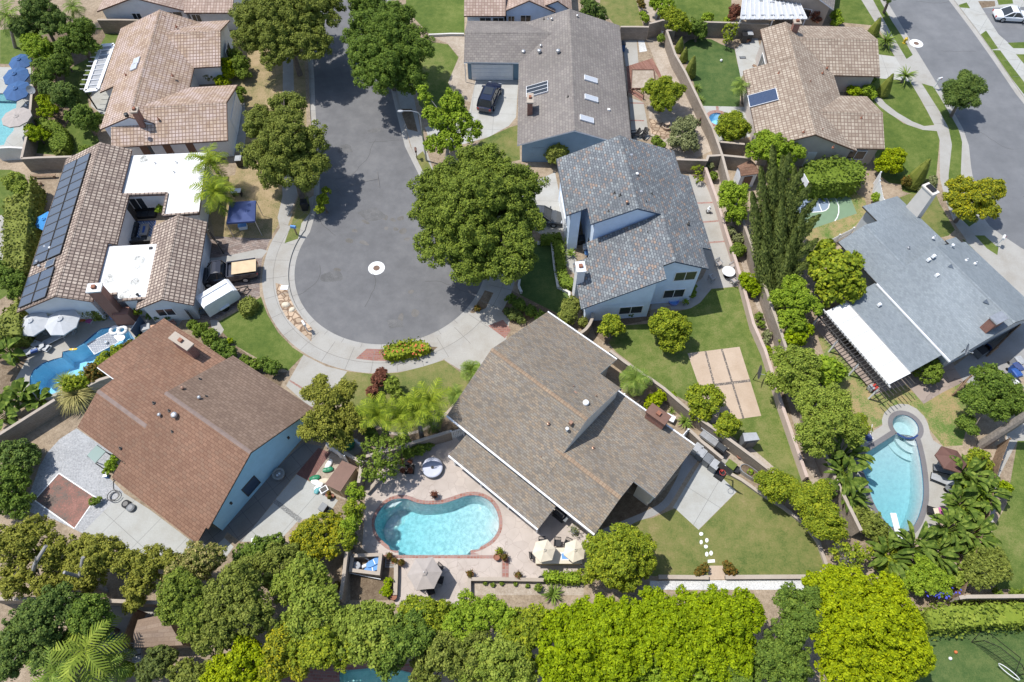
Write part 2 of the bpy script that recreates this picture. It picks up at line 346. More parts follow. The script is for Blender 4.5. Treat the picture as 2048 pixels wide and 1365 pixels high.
# roofs
M['r_H2']=tiles('tile_pinkbrown',[(0.352,0.252,0.18),(0.42,0.312,0.227),(0.469,0.357,0.268)],(0.242,0.164,0.122),0.36,0.40,0.04,0.0,bmp=1.0,wear=1.0,wearc=(0.50,0.40,0.355),big=0.25)
M['r_H3']=tiles('tile_brown',[(0.322,0.253,0.209),(0.412,0.33,0.267),(0.483,0.399,0.325)],(0.125,0.092,0.077),0.36,0.42,0.055,0.0,bmp=1.0,big=0.25)
M['r_H9']=tiles('tile_tan',[(0.3,0.239,0.182),(0.365,0.299,0.233),(0.413,0.348,0.274)],(0.22,0.158,0.12),0.36,0.40,0.04,0.0,bmp=1.0,big=0.25)
M['r_H1']=tiles('tile_rose',[(0.356,0.27,0.215),(0.417,0.32,0.259),(0.456,0.359,0.298)],(0.287,0.19,0.155),0.36,0.40,0.035,0.0,bmp=0.9,big=0.25)
M['r_H4']=tiles('shake_red',[(0.21,0.119,0.079),(0.234,0.135,0.089),(0.256,0.149,0.099),(0.22,0.133,0.09)],(0.129,0.066,0.043),0.42,0.27,0.018,0.5,bmp=0.5,big=0.15)
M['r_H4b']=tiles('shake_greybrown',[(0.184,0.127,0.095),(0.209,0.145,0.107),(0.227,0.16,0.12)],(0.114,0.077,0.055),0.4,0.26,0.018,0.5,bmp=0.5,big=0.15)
M['r_H5']=tiles('shingle_greybrown',[(0.187,0.163,0.136),(0.245,0.193,0.141),(0.269,0.236,0.189),(0.22,0.197,0.172),(0.288,0.227,0.163)],(0.142,0.122,0.097),0.34,0.18,0.016,0.5,bmp=0.4,big=0.12)
M['r_H6']=tiles('slate_mottled',[(0.144,0.155,0.164),(0.179,0.194,0.204),(0.161,0.17,0.179),(0.21,0.228,0.238),(0.266,0.286,0.287),(0.17,0.179,0.189),(0.302,0.224,0.174),(0.153,0.165,0.179)],(0.082,0.091,0.103),0.36,0.24,0.025,0.5,bmp=0.8,big=0.2)
M['r_H7']=tiles('shake_grey',[(0.199,0.179,0.166),(0.225,0.205,0.186),(0.251,0.227,0.204),(0.213,0.191,0.176)],(0.144,0.125,0.114),0.45,0.32,0.02,0.5,bmp=0.5,big=0.2)
M['r_H10']=tiles('shingle_bluegrey',[(0.2,0.229,0.247),(0.225,0.254,0.274),(0.241,0.272,0.288)],(0.186,0.211,0.231),0.3,0.17,0.014,0.5,bmp=0.35,big=0.15)
M['ridge_orange']=tiles('ridge_cap_ochre',[(0.30,0.215,0.145),(0.34,0.25,0.17)],(0.22,0.15,0.10),0.3,0.5,0.03,bmp=0.3)
M['ridge_grey']=plain('ridge_cap_grey',(0.22,0.165,0.14),0.8,0.15)
M['manhole']=plain('rusty_iron',(0.16,0.10,0.07),0.7,0.25,5)
M['bluetile']=plain('dark_blue_tile',(0.03,0.06,0.17),0.3,0.2,6)
M['coping']=conc('grey_coping',(0.175,0.168,0.172))
M['oldtar']=ground_mat('old_tar',[(0.3,(0.108,0.107,0.106)),(0.5,(0.134,0.133,0.132)),(0.7,(0.17,0.168,0.166))],s1=0.5,s2=1.5)
# ================================================================ ground: one planar partition, no overlaps
REG=[]
def G(name,mat,pts,z=0.0,world=False,sm=0,hole=False):
    q=[Vector(p) for p in pts] if world else W2(pts)
    if sm:q=smooth(q,sm)
    REG.append((name,mat,[p.xy if hasattr(p,'xy') else p for p in q],z,hole));return q
def offs(poly,d):
    poly=[Vector(p) for p in poly];n=len(poly);out=[]
    ar=sum(a.x*b.y-b.x*a.y for a,b in zip(poly,poly[1:]+poly[:1]));sg=1 if ar>0 else-1
    for i in range(n):
        e=(poly[(i+1)%n]-poly[i-1]);e=e.normalized() if e.length else Vector((1,0))
        out.append(poly[i]+Vector((e.y,-e.x))*d*sg)
    return out
G('ground','dirt',[(-260,-120),(260,-120),(260,420),(-260,420)],world=True)
CC=(-12.0,41.3)
# ---- lawns and beds, street by street (photo pixels)
G('lawn','lush',[(0,60),(135,50),(240,60),(215,130),(175,200),(190,260),(205,300),(130,312),(62,306),(66,180),(60,130),(0,128)])
G('garden_bed','soil',[(70,75),(205,60),(185,110),(130,150),(140,240),(95,270),(60,240),(66,150)],sm=3)
G('patio','concw',[(184,180),(225,165),(222,195),(214,230),(203,228),(182,212)])
G('pool_deck','concw',[(-60,133),(62,136),(62,180),(52,300),(40,312),(-60,312)])
plA=G('swimming_pool',None,[(-40,186),(36,188),(30,230),(27,262),(14,276),(8,290),(-40,296)],hole=True)
G('lawn','lush',[(-40,340),(20,340),(50,350),(60,560),(0,600),(-40,600)])
G('pool_deck','conc',[(-40,440),(6,430),(14,470),(8,530),(-40,560)])
G('lawn','dry',[(440,60),(560,30),(600,30),(596,200),(588,330),(566,352),(480,335),(474,200),(455,120)])
G('driveway','conc',[(455,212),(490,206),(492,270),(485,330),(452,330)])
G('lawn','dry',[(405,320),(480,322),(562,345),(582,380),(567,432),(540,478),(430,474),(412,400)])
G('bare_soil','dirt',[(415,300),(480,305),(470,350),(420,360)])
G('driveway','pave',[(400,486),(430,473),(541,478),(524,520),(519,570),(520,592),(480,612),(430,640),(380,640)])
G('driveway_strip','walk',[(407,518),(440,515),(520,498),(535,502),(524,516),(440,526),(405,530)])
G('lawn','lush',[(430,648),(480,620),(522,594),(534,628),(556,665),(585,695),(607,710),(576,742),(520,720),(468,690)])
G('garden_bed','soil',[(375,640),(430,650),(470,690),(540,745),(575,745),(560,775),(480,735),(385,655)])
G('path','conc',[(420,640),(436,641),(448,660),(440,672),(424,660)])
G('pool_deck','conc',[(45,655),(90,620),(330,628),(365,640),(352,658),(290,690),(200,745),(150,790),(95,800),(40,790),(20,740)])
plB=G('swimming_pool',None,Zm(0,600,[(785,225),(880,210),(975,210),(1010,250),(1050,305),(960,380),(800,480),(680,570),(560,660),(430,730),(340,745),(268,715),(230,660),(232,600),(262,545),(330,495),(420,462),(482,448),(487,405),(560,388),(650,335),(720,275)]),hole=True)
G('garden_bed','soil',[(0,670),(40,665),(58,690),(58,712),(30,760),(20,800),(0,830),(-40,830),(-40,670)])
G('garden_bed','dirt',[(60,850),(150,790),(195,783),(155,858),(100,880),(76,930),(40,960),(20,930)])
G('gravel_yard','gravel',[(153,857),(232,912),(213,950),(247,985),(228,1010),(165,1067),(110,1040),(50,1022),(62,980),(78,935),(95,905),(120,878)])
G('planting_bed','redmulch',[(69,1001),(118,947),(192,996),(149,1058)])
G('patio','concw',[(245,985),(300,1020),(386,1085),(420,1090),(405,1125),(330,1130),(240,1100),(165,1066)])
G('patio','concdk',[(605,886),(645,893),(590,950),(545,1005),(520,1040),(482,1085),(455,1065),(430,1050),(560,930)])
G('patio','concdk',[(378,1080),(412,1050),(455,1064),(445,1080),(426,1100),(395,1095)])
G('brick_patio','brickdark',[(637,896),(662,906),(624,965),(592,949)])
G('yard_strip','dust',[(662,906),(700,925),(712,940),(690,1000),(660,990),(620,965)])
G('patio','concw',[(593,949),(622,966),(676,1001),(664,1019),(655,1026),(596,1042),(560,1081),(520,1083),(483,1084),(545,1008),(552,998)])
G('pebble_strip','pebble',[(545,1005),(552,999),(605,1038),(598,1046)])
G('patio','concw',[(426,1098),(449,1076),(467,1094),(453,1114)])
G('alley','concg',[(170,1210),(320,1210),(320,1240),(275,1300),(230,1330),(170,1300)])
G('alley','conc',[(215,1214),(320,1214),(318,1232),(215,1236)])
# ---- middle
G('front_lawn','lush',[(812,-60),(929,-60),(929,68),(860,70),(812,20)])
G('bare_soil','dust',[(858,71),(936,70),(940,152),(956,160),(944,205),(915,200),(896,165),(918,115),(896,88)])
G('front_lawn','lawn',[(820,75),(866,85),(896,89),(917,115),(896,166),(914,200),(940,226),(890,262),(838,210)])
G('driveway','concd',[(953,152),(1036,152),(1036,175),(1032,235),(1018,252),(978,274),(930,288),(884,296),(860,285),(850,255),(900,240),(938,225)])
G('lawn','olive',[(960,282),(1020,255),(1038,250),(1040,320),(1000,330),(950,300)])
G('driveway','concd',[(1110,345),(1130,440),(1146,468),(1080,468),(1040,440),(960,420),(940,380),(960,350),(1076,360)])
G('path','conc',[(1080,466),(1144,466),(1150,510),(1160,560),(1120,520)])
G('front_lawn','turf',Zm(1020,300,[(75,1000),(150,800),(210,715),(325,718),(345,900),(370,1060),(465,1110),(470,1190),(380,1290),(200,1260),(90,1180),(65,1090)]))
G('garden_bed','soil',[(985,560),(1040,590),(1120,630),(1090,625),(1040,650),(1000,640),(985,610)])
G('patio','conc',Zm(1020,300,[(1395,185),(1520,260),(1640,520),(1720,740),(1800,1060),(1570,1088),(1500,1180),(1400,1245),(1255,1245),(1250,1215),(1100,1250),(1120,1100),(1370,1110),(1500,1000),(1540,920),(1400,500)]))
for a,b in(((1455,410),(1585,405)),((1500,558),(1635,548)),((1548,718),(1682,708))):
    G('brick_band','brickband',Zm(1020,300,[a,b,(b[0]+3,b[1]+12),(a[0]+3,a[1]+12)]))
G('back_lawn','lawn',[(1195,655),(1295,648),(1340,626),(1381,617),(1400,606),(1423,578),(1484,573),(1508,632),(1545,760),(1578,880),(1612,975),(1560,950),(1470,878),(1390,812),(1330,780),(1232,704),(1220,690)])
G('garden_bed','soil',[(1180,640),(1300,622),(1300,640),(1240,652),(1215,690),(1190,670)])
G('concrete_slab','slab',[(1375,707),(1479,694),(1522.5,832),(1424,846)])
for l in(((1411,703),(1428,768)),((1443.5,698.5),(1487,838))):
    G('paver_strip','grid',[(l[0][0]-2,l[0][1]),(l[0][0]+2,l[0][1]),(l[1][0]+2,l[1][1]),(l[1][0]-2,l[1][1])])
G('paver_strip','grid',[(1397,772),(1500,759),(1501,764),(1398,777)])
G('planting_bed','dust',[(1415,335),(1440,335),(1475,440),(1500,480),(1560,660),(1600,780),(1670,1000),(1650,1010),(1620,960),(1545,700),(1508,600)])
# ---- right
G('back_lawn','turf',Zm(1020,0,[(1355,345),(1400,312),(1480,300),(1570,308),(1650,348),(1752,388),(1775,500),(1805,612),(1790,835),(1640,836),(1500,830),(1430,640)]))
G('patio','concw',Zm(1020,0,[(1755,388),(1850,300),(1930,290),(1990,530),(1825,575),(1800,614)]))
G('patio','concw',Zm(1020,0,[(1500,828),(1860,836),(1910,1060),(1640,1120),(1560,990)]))
G('brick_band','brickband',Zm(1020,0,[(1605,830),(1625,830),(1632,880),(1612,880)]))
sp=P(1020+1622/3.9,928/3.9).xy
G('spa_coping','brickband',arc(sp,1.45,0,350,24),world=True)
plS=G('spa',None,arc(sp,1.0,0,350,24),world=True,hole=True)
G('lawn','lush',Zm(1020,0,[(1230,-200),(1720,-200),(1730,120),(1700,170),(1420,175),(1270,100)]))
G('lawn','olive',Zm(1020,0,[(720,-200),(930,-200),(1040,212),(830,210),(700,60)]))
G('path','dust',Zm(1020,0,[(1020,-100),(1080,-100),(1120,80),(1190,165),(1090,170)]))
G('patio','conc',Zm(1020,0,[(868,292),(985,292),(1002,490),(905,520)]))
G('white_gravel_bed','whitegravel',Zm(1020,0,[(1000,320),(1045,315),(1070,400),(1010,410)]))
G('wood_deck','deckwood',Zm(1020,0,[(908,520),(1110,455),(1205,635),(1180,640),(1125,545),(950,540),(940,690),(1040,745),(1030,790),(920,720)]))
G('patio','conc',Zm(1020,0,[(930,760),(1040,800),(1060,900),(1090,1085),(950,1095)]))
for y in(800,935):
    G('brick_band','brickband',Zm(1020,0,[(935,y),(1045,y+3),(1047,y+13),(936,y+10)]))
G('planting_bed','dust',Zm(1020,0,[(1045,270),(1190,260),(1260,420),(1360,620),(1480,880),(1570,1180),(1440,1240),(1300,1245),(1100,1080),(1075,830),(1200,640)]))
G('flagstone_path','flag',Zm(1020,0,[(1085,925),(1180,950),(1290,1000),(1280,1060),(1200,1090),(1100,1040)]))
# H9 front
G('front_lawn','lush',Zm(1528,0,[(520,-60),(770,-20),(880,200),(900,260),(1020,442),(890,425),(850,200),(640,180),(540,160)]))
G('driveway','concd',Zm(1528,0,[(880,425),(1025,444),(1150,640),(1060,640),(910,612),(840,580)]))
G('front_lawn','lush',Zm(1528,0,[(860,610),(1060,625),(1150,642),(1250,830),(1335,975),(1250,985),(1130,940),(960,825),(870,735),(800,700)]))
G('front_lawn','lush',Zm(1528,0,[(780,720),(850,765),(920,845),(1090,965),(1230,1012),(1350,1025),(1370,1090),(1345,1365),(1345,1520),(1240,1540),(1040,1480),(900,1365),(860,1190),(920,1100)]))
G('garden_path','walk',Zm(1528,0,[(850,740),(885,735),(950,810),(1040,880),(1160,950),(1250,985),(1340,978),(1352,1024),(1240,1015),(1120,975),(980,890),(900,830),(850,770)]))
G('lawn','mixed',Zm(1528,300,[(300,280),(640,290),(790,380),(800,480),(700,610),(480,720),(350,810),(260,960),(230,980),(330,700)]))
G('planting_bed','dirt',Zm(1528,300,[(780,260),(900,250),(1070,270),(1090,390),(960,390),(800,410)]))
crt=G('basketball_court','courtgreen',Zm(1528,300,[(470,292),(640,292),(725,497),(365,620),(130,690),(80,560),(170,300),(300,280)]))
G('front_lawn','olive',Zm(1528,300,[(1040,380),(1130,345),(1335,330),(1370,420),(1490,625),(1440,670),(1330,695)]))
G('back_lawn','mixed',Zm(1528,600,[(420,290),(560,280),(760,500),(870,740),(1110,660),(1240,805),(1390,725),(1560,640),(1640,640),(1600,900),(1548,1135),(1400,1145),(1290,1010),(1270,930),(1180,850),(1080,812),(990,830),(930,900),(925,970),(780,1040),(600,850),(540,640)]))
G('patio','stamp2',Zm(1528,600,[(380,200),(440,110),(1140,560),(1115,640),(1100,665),(870,735)]))
G('patio','stamp2',Zm(1528,600,[(1110,655),(1130,540),(1300,440),(1480,500),(1560,640),(1400,718),(1245,812)]))
G('side_yard','concg',Zm(1528,600,[(1480,520),(1960,150),(2200,100),(2200,560),(1700,680),(1560,640)]))
s5=4.549
G('pool_deck','conc',Zm(1600,800,[(560,370),(640,300),(750,232),(745,180),(765,120),(820,65),(905,36),(985,42),(1060,80),(1130,150),(1165,220),(1185,310),(1215,370),(1310,432),(1400,560),(1420,760),(1365,880),(1330,1070),(1150,1200),(1000,1290),(850,1260),(740,1140),(640,990),(560,900),(500,820)],s5))
wt=smooth(W2(Zm(1600,800,[(868,312),(868,312),(1030,335),(1075,440),(1110,620),(1126,800),(1115,950),(1060,1110),(975,1200),(880,1190),(780,1110),(700,990),(650,880),(610,730),(540,560),(590,490),(590,490)],s5)),3)
G('pool_coping','coping',offs(wt,0.42),world=True)
spc=P(1600+962/s5,800+240/s5).xy
G('spa_coping','coping',arc(spc,1.48,0,352,28),world=True)
plC=G('swimming_pool',None,wt,world=True,hole=True)
plD=G('spa',None,arc(spc,1.08,0,352,28),world=True,hole=True)
G('spa_wall','bluetile',arc(spc,1.2,215,315,14)+arc(spc,1.04,315,215,14),world=True)
G('neighbour_lawn','lawn',[(2035,882),(2300,882),(2300,1140),(2048,1180),(1996,1178),(1970,1140),(1985,1060),(2013,1010)])
G('walkway','conc',[(2020,845),(2300,800),(2300,882),(2035,882),(2000,950),(1985,1060),(1970,1060),(2000,930)])
G('back_lawn','turf',[(1860,1262),(1880,1250),(2300,1240),(2300,1500),(1700,1500),(1830,1350)])
# ---- pool garden of the middle house
G('patio','stamped',[(730,965),(770,935),(850,892),(925,860),(1100,985),(1200,1080),(1190,1130),(1158,1140),(1088,1158),(940,1158),(936,1210),(790,1210),(793,1112),(745,1112),(724,1098),(730,1020)])
G('patio','concg',[(905,868),(935,862),(1112,1010),(1080,1055)])
pe=smooth(W2(Zm(680,860,[(455,945),(380,905),(300,830),(268,740),(290,660),(350,580),(430,540),(520,540),(600,570),(690,582),(800,575),(900,545),(990,515),(1080,515),(1160,550),(1215,620),(1240,710),(1230,790),(1180,860),(1100,910),(1018,940)])),3)
pe=pe[:20*3+1]+W2(Zm(680,860,[(1018,940),(1018,977),(458,977)]))
pc=smooth(W2(Zm(680,860,[(430,975),(430,960),(360,925),(280,850),(246,740),(270,645),(335,560),(420,515),(525,512),(610,542),(695,553),(795,545),(890,515),(985,487),(1085,487),(1180,530),(1240,605),(1268,710),(1255,800),(1200,880),(1110,935),(1045,958),(1045,975)])),3)
pc=pc[3:22*3+1]
G('brick_edge','brickband',Zm(680,860,[(325,977),(1285,979),(1290,1005),(325,1000)]))
G('brick_edge','brickband',Zm(680,860,[(1262,1000),(1318,1000),(1318,1160),(1262,1160)]))
G('pool_coping','brickband',pc,world=True)
plE=G('swimming_pool',None,pe,world=True,hole=True)
G('planting_bed','soil',Zm(680,860,[(80,960),(330,980),(440,1010),(440,1300),(360,1330),(80,1330)]))
G('planting_bed','dust',Zm(680,860,[(1005,1165),(1580,1170),(1600,1190),(1900,1210),(1900,1290),(1005,1290)]))
G('planting_bed','soil',Zm(510,660,[(560,860),(820,700),(1000,790),(1100,830),(1290,780),(1380,720),(1460,690),(1640,780),(1140,940),(820,900)]))
G('side_path','conc',[(688,868),(716,880),(722,905),(700,915),(660,900),(650,890)])
G('concrete_pad','concw',[(1396,1061),(1474,983),(1405,918),(1346,1015)])
G('back_lawn','olive',Zm(1150,860,[(480,700),(600,690),(780,612),(965,782),(1262,485),(1150,375),(1240,330),(1430,480),(1700,650),(1850,800),(1955,1050),(1900,1140),(600,1142),(300,900)]))
G('garden_bed','soil',[(1190,1070),(1250,985),(1310,1000),(1355,950),(1400,918),(1352,975),(1305,1025),(1240,1060),(1190,1082)])
G('curved_path','concg',smooth(Zm(1150,860,[(870,200),(960,230),(890,330),(800,480),(730,590),(620,670),(500,710),(330,790),(140,880),(100,830),(250,760),(420,690),(560,630),(680,560),(760,440),(810,340)]),3))
G('concrete_pad','conc',Zm(1150,860,[(880,130),(960,60),(1130,200),(1260,190),(1280,220),(1190,300),(970,235)]))
G('gravel_walk','dust',[(1445,905),(1485,880),(1560,945),(1545,975),(1470,940)])
G('white_gravel_bed','whitegravel',[(1300,1162),(1640,1160),(1640,1180),(1300,1180)])
G('garden_step','slab',Zm(1150,860,[(1035,1060),(1165,1060),(1178,1165),(1045,1170)]))
for x,y,a,b in((983,812,17,15),(1027,862,14,18),(984,876,13,18),(1020,911,16,15),(1062,962,14,20),(1027,970,14,19)):
    G('stepping_stone','whiteline',Zm(1150,860,[(x+a*math.cos(t*0.9)*(1+0.12*math.sin(t*5+x)),y+b*math.sin(t*0.9)) for t in range(7)]))
G('stepping_stone','whiteline',Zm(1150,860,[(1036,1014),(1090,1010),(1092,1034),(1036,1038)]))
G('patio','brick',[(640,1315),(680,1320),(850,1330),(850,1420),(560,1420),(560,1340)])
plF=G('swimming_pool',None,[(679,1343),(772,1333),(822,1346),(822,1420),(679,1420)],hole=True)
# ---- cul-de-sac: apron ring, sidewalk ring, parkway strips
G('sidewalk','walk',arc(CC,12.5,-262,62,90),world=True)
G('driveway','conc',[(607,710),(652,733),(694,743),(666,795),(620,815),(572,772)])
G('brick_band','brickband',Zm(510,660,[(265,400),(275,390),(420,480),(410,492)]))
G('front_lawn','olive',Zm(510,660,[(720,325),(920,345),(1120,335),(1300,290),(1475,237),(1640,360),(1700,410),(1600,530),(1500,640),(1400,725),(1290,780),(1170,805),(1050,795),(860,700),(640,560),(560,530)]))
G('lawn_kerb','cap',smooth(Zm(510,660,[(1000,785),(1060,797),(1170,802),(1290,775),(1400,715),(1500,630),(1570,545),(1585,550),(1512,645),(1412,732),(1296,795),(1170,822),(1055,815),(1000,800)]),3))
G('driveway','conc',[(888,720),(925,690),(962,645),(985,605),(1020,640),(1012,680),(968,742),(940,752)])
G('brick_apron','brick',[(976,652),(1006,640),(1022,660),(1010,677)])
ap=arc(CC,11.45,-262,62,90)
G('driveway_apron','conc',ap,world=True)
G('sidewalk','walk',[(-27.95,72),(-36,118),(-34.4,118),(-26.5,71),(-25.6,66),(-23.4,53),(-22.6,50),(-23.5,45),(-24.2,47),(-24.2,50),(-25.2,55),(-27.1,67)],world=True)
G('parkway','dry',[(-26.5,71),(-34.4,118),(-32.3,118),(-25.3,72),(-24.1,65.5),(-21.9,52),(-21.6,49.4),(-22.2,45.5),(-22.95,46),(-22.5,50),(-23.3,53.5),(-25.5,66)],world=True)
G('parkway_lawn','olive',[(569,487),(582,450),(598,405),(616,392),(622,424),(603,447),(596,478)])
G('sidewalk','walk',[(-12.95,63.6),(-24.5,110),(-21.8,110),(-11.4,65),(-10.0,58.5),(-8.3,53),(-9.7,52)],world=True)
G('parkway','soil',Zm(510,0,[(1130,850),(1225,850),(1270,1030),(1190,1010)]))
G('parkway_lawn','olive',Zm(510,0,[(1235,1240),(1310,1180),(1340,1240),(1400,1365),(1300,1365)]))
G('flagstone_strip','flag',Zm(510,340,[(160,882),(245,905),(268,990),(310,1075),(370,1160),(446,1236),(440,1340),(340,1250),(250,1160),(195,1060),(168,960)]))
G('brick_strip','brick',Zm(510,660,[(785,225),(870,148),(1000,150),(1030,243),(920,240)]))
G('planting_bed','soil',Zm(510,660,[(1000,150),(1150,150),(1360,130),(1425,135),(1390,165),(1240,215),(1030,243)]))
G('parkway_bed','soil',Zm(510,340,[(1640,1100),(1700,960),(1760,930),(1860,960),(1800,1080),(1700,1120)]))
# road with gutter; the kerb is the real step between -0.13 and 0
gut=[(-33.6,118),(-25.4,74.5),(-24.3,69),(-23.3,63.2),(-21.3,53),(-20.85,49.4)]+[tuple(p) for p in arc(CC,10.0,156,410,90)]+[(-8.6,50.6),(-9.4,53),(-11.3,57.4),(-12.9,63.6),(-24.3,110)]
G('gutter','gutter',gut,z=-0.12,world=True)
asp=[(-32.6,118),(-24.8,74.5),(-23.7,69),(-22.7,63.2),(-20.75,53),(-20.25,49.4)]+[tuple(p) for p in arc(CC,9.43,156,412,90)]+[(-9.2,50.5),(-10.0,53),(-11.9,57.4),(-13.5,63.6),(-25,110)]
G('road','asphalt',asp,z=-0.12,world=True)
for i,(x,y,a,b,t) in enumerate(((860,400,34,14,.4),(1010,365,30,20,.3),(1075,385,22,16,.1),(1135,372,30,20,-.2),(1022,452,20,15,0),(1098,455,22,15,0),(1150,475,32,24,-.6),(1185,535,28,15,-.2),(775,470,26,14,.1),(850,565,46,16,.35),(640,775,30,17,0),(1215,945,26,16,-.3),(1245,1110,36,34,.6),(735,545,36,20,.2),(1135,1150,24,40,.2))):
    rr=random.Random(i)
    G('road_patch','patch',smooth(Zm(510,340,[(x+a*k*math.cos(q)*math.cos(t)-b*k*math.sin(q)*math.sin(t),y+a*k*math.cos(q)*math.sin(t)+b*k*math.sin(q)*math.cos(t)) for q,k in[(j*0.785,0.75+0.4*rr.random()) for j in range(8)]]),2),z=-0.12)
for i,(x,y,a) in enumerate(((-14.5,47.5,1.5),(-17.5,39.5,1.2),(-8.0,43.5,1.4),(-18.5,57,1.1),(-15.5,60,0.8),(-11,34.2,1.0))):
    rr=random.Random(i+40);G('road_stain','oldtar',smooth([(x+a*(0.6+0.6*rr.random())*math.cos(t*0.7),y+a*(0.4+0.4*rr.random())*math.sin(t*0.7)) for t in range(9)],2),z=-0.12,world=True)
mh=P(753,536.5,-0.12).xy
G('manhole_collar','whiteline',arc(mh,0.82,0,352,30),z=-0.12,world=True)
G('manhole_cover','manhole',arc(mh,0.33,0,350,24),z=-0.12,world=True)
# road on the right
r2=[(47.2,140),(48.3,84.3),(49.1,75.5),(49.6,69.9),(50.0,66),(50.25,63),(50.45,60.2),(50.2,57.6),(49.3,54.2),(48.4,50.4),(48.0,47.5),(48.4,45.6),(49.2,44.2),(50.6,42.6),(54,39.5),(60,33),(80,20),(80,60),(64,58),(60.6,62),(59.9,66),(59.4,72.3),(58.8,78.3),(58.0,84.3),(57,140)]
G('sidewalk','walk',[(44.6,140),(45.8,84.3),(46.4,78.9),(46.9,72.8),(47.4,68.1),(47.8,63.8),(47.95,60.2),(47.75,58.2),(46.7,55),(45.9,52.3),(45.5,49),(45.4,46.2),(45.9,44),(44.0,43.1),(42.6,41.9),(43.8,40.3),(46.9,36.0),(52,30),(60,24),(66,22),(62,34),(52,43),(52,140)],world=True)
G('sidewalk','concw',[(57,140),(58.0,84),(58.8,78),(59.4,72),(60,65),(60.6,60),(72,58),(72,140)],world=True)
def strip(px):G('parkway_lawn','lush',px)
strip(Zm(1528,0,[(850,-60),(880,-60),(915,20),(1000,170),(1080,290),(1160,430),(1112,462),(985,250),(850,0)]))
strip(Zm(1528,0,[(1230,652),(1330,680),(1400,790),(1465,900),(1520,1010),(1545,1110),(1535,1365),(1505,1560),(1440,1560),(1440,1365),(1466,1130),(1440,1000),(1370,870)]))
strip(Zm(1528,300,[(1410,380),(1500,330),(1560,480),(1660,560),(1600,600),(1500,500),(1440,420)]))
strip(Zm(1528,300,[(1645,668),(1720,668),(1795,735),(1830,760),(1820,822),(1740,770)]))
strip(Zm(1528,300,[(1545,700),(1560,700),(1645,785),(1635,785)]))
G('driveway','asphalt2',Zm(1528,0,[(1700,65),(2028,55),(2300,55),(2300,340),(1905,335),(1830,270)]))
strip(Zm(1528,0,[(1688,272),(1732,240),(1828,380),(1775,390)]))
strip(Zm(1528,0,[(1780,392),(1842,394),(1920,500),(2028,640),(2140,800),(2140,880),(2028,738),(1890,560)]))
strip(Zm(1528,0,[(1900,335),(2028,330),(2200,335),(2200,380),(1945,378)]))
strip(Zm(1528,0,[(1965,425),(2200,425),(2200,900),(2028,500)]))
strip(Zm(1528,0,[(1525,60),(1520,40),(1580,20),(1608,66)]))
G('planting_bed','soil',Zm(1528,0,[(1670,10),(1800,10),(1805,50),(1700,65)]))
G('planting_bed','lush',Zm(1528,0,[(1810,-30),(1930,-30),(1945,30),(1830,40)]))
G('gutter','gutter',r2,z=-0.12,world=True)
a2=[(48.1,140),(49.2,84.3),(49.9,75.5),(50.4,69.9),(50.7,66),(50.95,63),(51.1,60.2),(50.85,57.6),(49.95,54.2),(49.1,50.4),(48.7,47.5),(49.0,46),(49.8,44.8),(51.1,43.2),(54.4,40.1),(60.4,33.6),(80,21),(80,59),(63.6,57.5),(60.0,62),(59.3,66),(58.8,72.3),(58.2,78.3),(57.4,84.3),(56.4,140)]
G('road','asphalt2',a2,z=-0.12,world=True)
m2=P(1528+1188/3.9,340/3.9,-0.12).xy
G('manhole_collar','whiteline',arc(m2,0.82,0,352,30),z=-0.12,world=True)
G('manhole_cover','manhole',arc(m2,0.33,0,350,24),z=-0.12,world=True)
def sheet():
    vs,es=[],[]
    for n,m,q,z,h in REG:
        b=len(vs);vs+=q;k=len(q);es+=[(b+i,b+(i+1)%k) for i in range(k)]
    ov,oe,of,_,_,_=delaunay_2d_cdt(vs,es,[],0,1e-4)
    V=np.array([tuple(v) for v in ov]);T=np.array([f for f in of if len(f)==3])
    c=V[T].mean(1);own=np.full(len(T),-1)
    for k,(n,m,q,z,h) in enumerate(REG):
        q=np.array([tuple(p) for p in q]);ins=np.zeros(len(c),bool);j=len(q)-1
        for i in range(len(q)):
            yi,yj=q[i,1],q[j,1]
            cond=(yi>c[:,1])!=(yj>c[:,1])
            with np.errstate(divide='ignore',invalid='ignore'):
                xx=(q[j,0]-q[i,0])*(c[:,1]-yi)/(yj-yi)+q[i,0]
            ins^=cond&(c[:,0]<xx);j=i
        own[ins]=k
    edge={}
    for t,tri in enumerate(T):
        for a,b in((0,1),(1,2),(2,0)):edge.setdefault((min(tri[a],tri[b]),max(tri[a],tri[b])),[]).append(t)
    kerb={}
    for(a,b),ts in edge.items():
        if len(ts)==2 and own[ts[0]]>=0 and own[ts[1]]>=0:
            z0,z1=REG[own[ts[0]]][3],REG[own[ts[1]]][3]
            if abs(z0-z1)>1e-4 and not REG[own[ts[0]]][4] and not REG[own[ts[1]]][4]:
                kerb.setdefault(0,[]).append((a,b,min(z0,z1),max(z0,z1)))
    for k,(n,m,q,z,h) in enumerate(REG):
        if h:continue
        tt=T[own==k]
        if not len(tt):continue
        mb=MB()
        for tri in tt:
            p=V[tri]
            if(p[1,0]-p[0,0])*(p[2,1]-p[0,1])-(p[1,1]-p[0,1])*(p[2,0]-p[0,0])<0:p=p[::-1]
            mb.face([(x,y,z) for x,y in p])
        tag(mb.build(n,M[m]),kind='structure')
    mb=MB()
    for a,b,z0,z1 in kerb.get(0,[]):
        p,q=V[a],V[b];mb.quadn((p[0],p[1],z0),(q[0],q[1],z0),(q[0],q[1],z1),(p[0],p[1],z1))
    tag(mb.build('kerb',M['kerb']),kind='structure')
sheet()
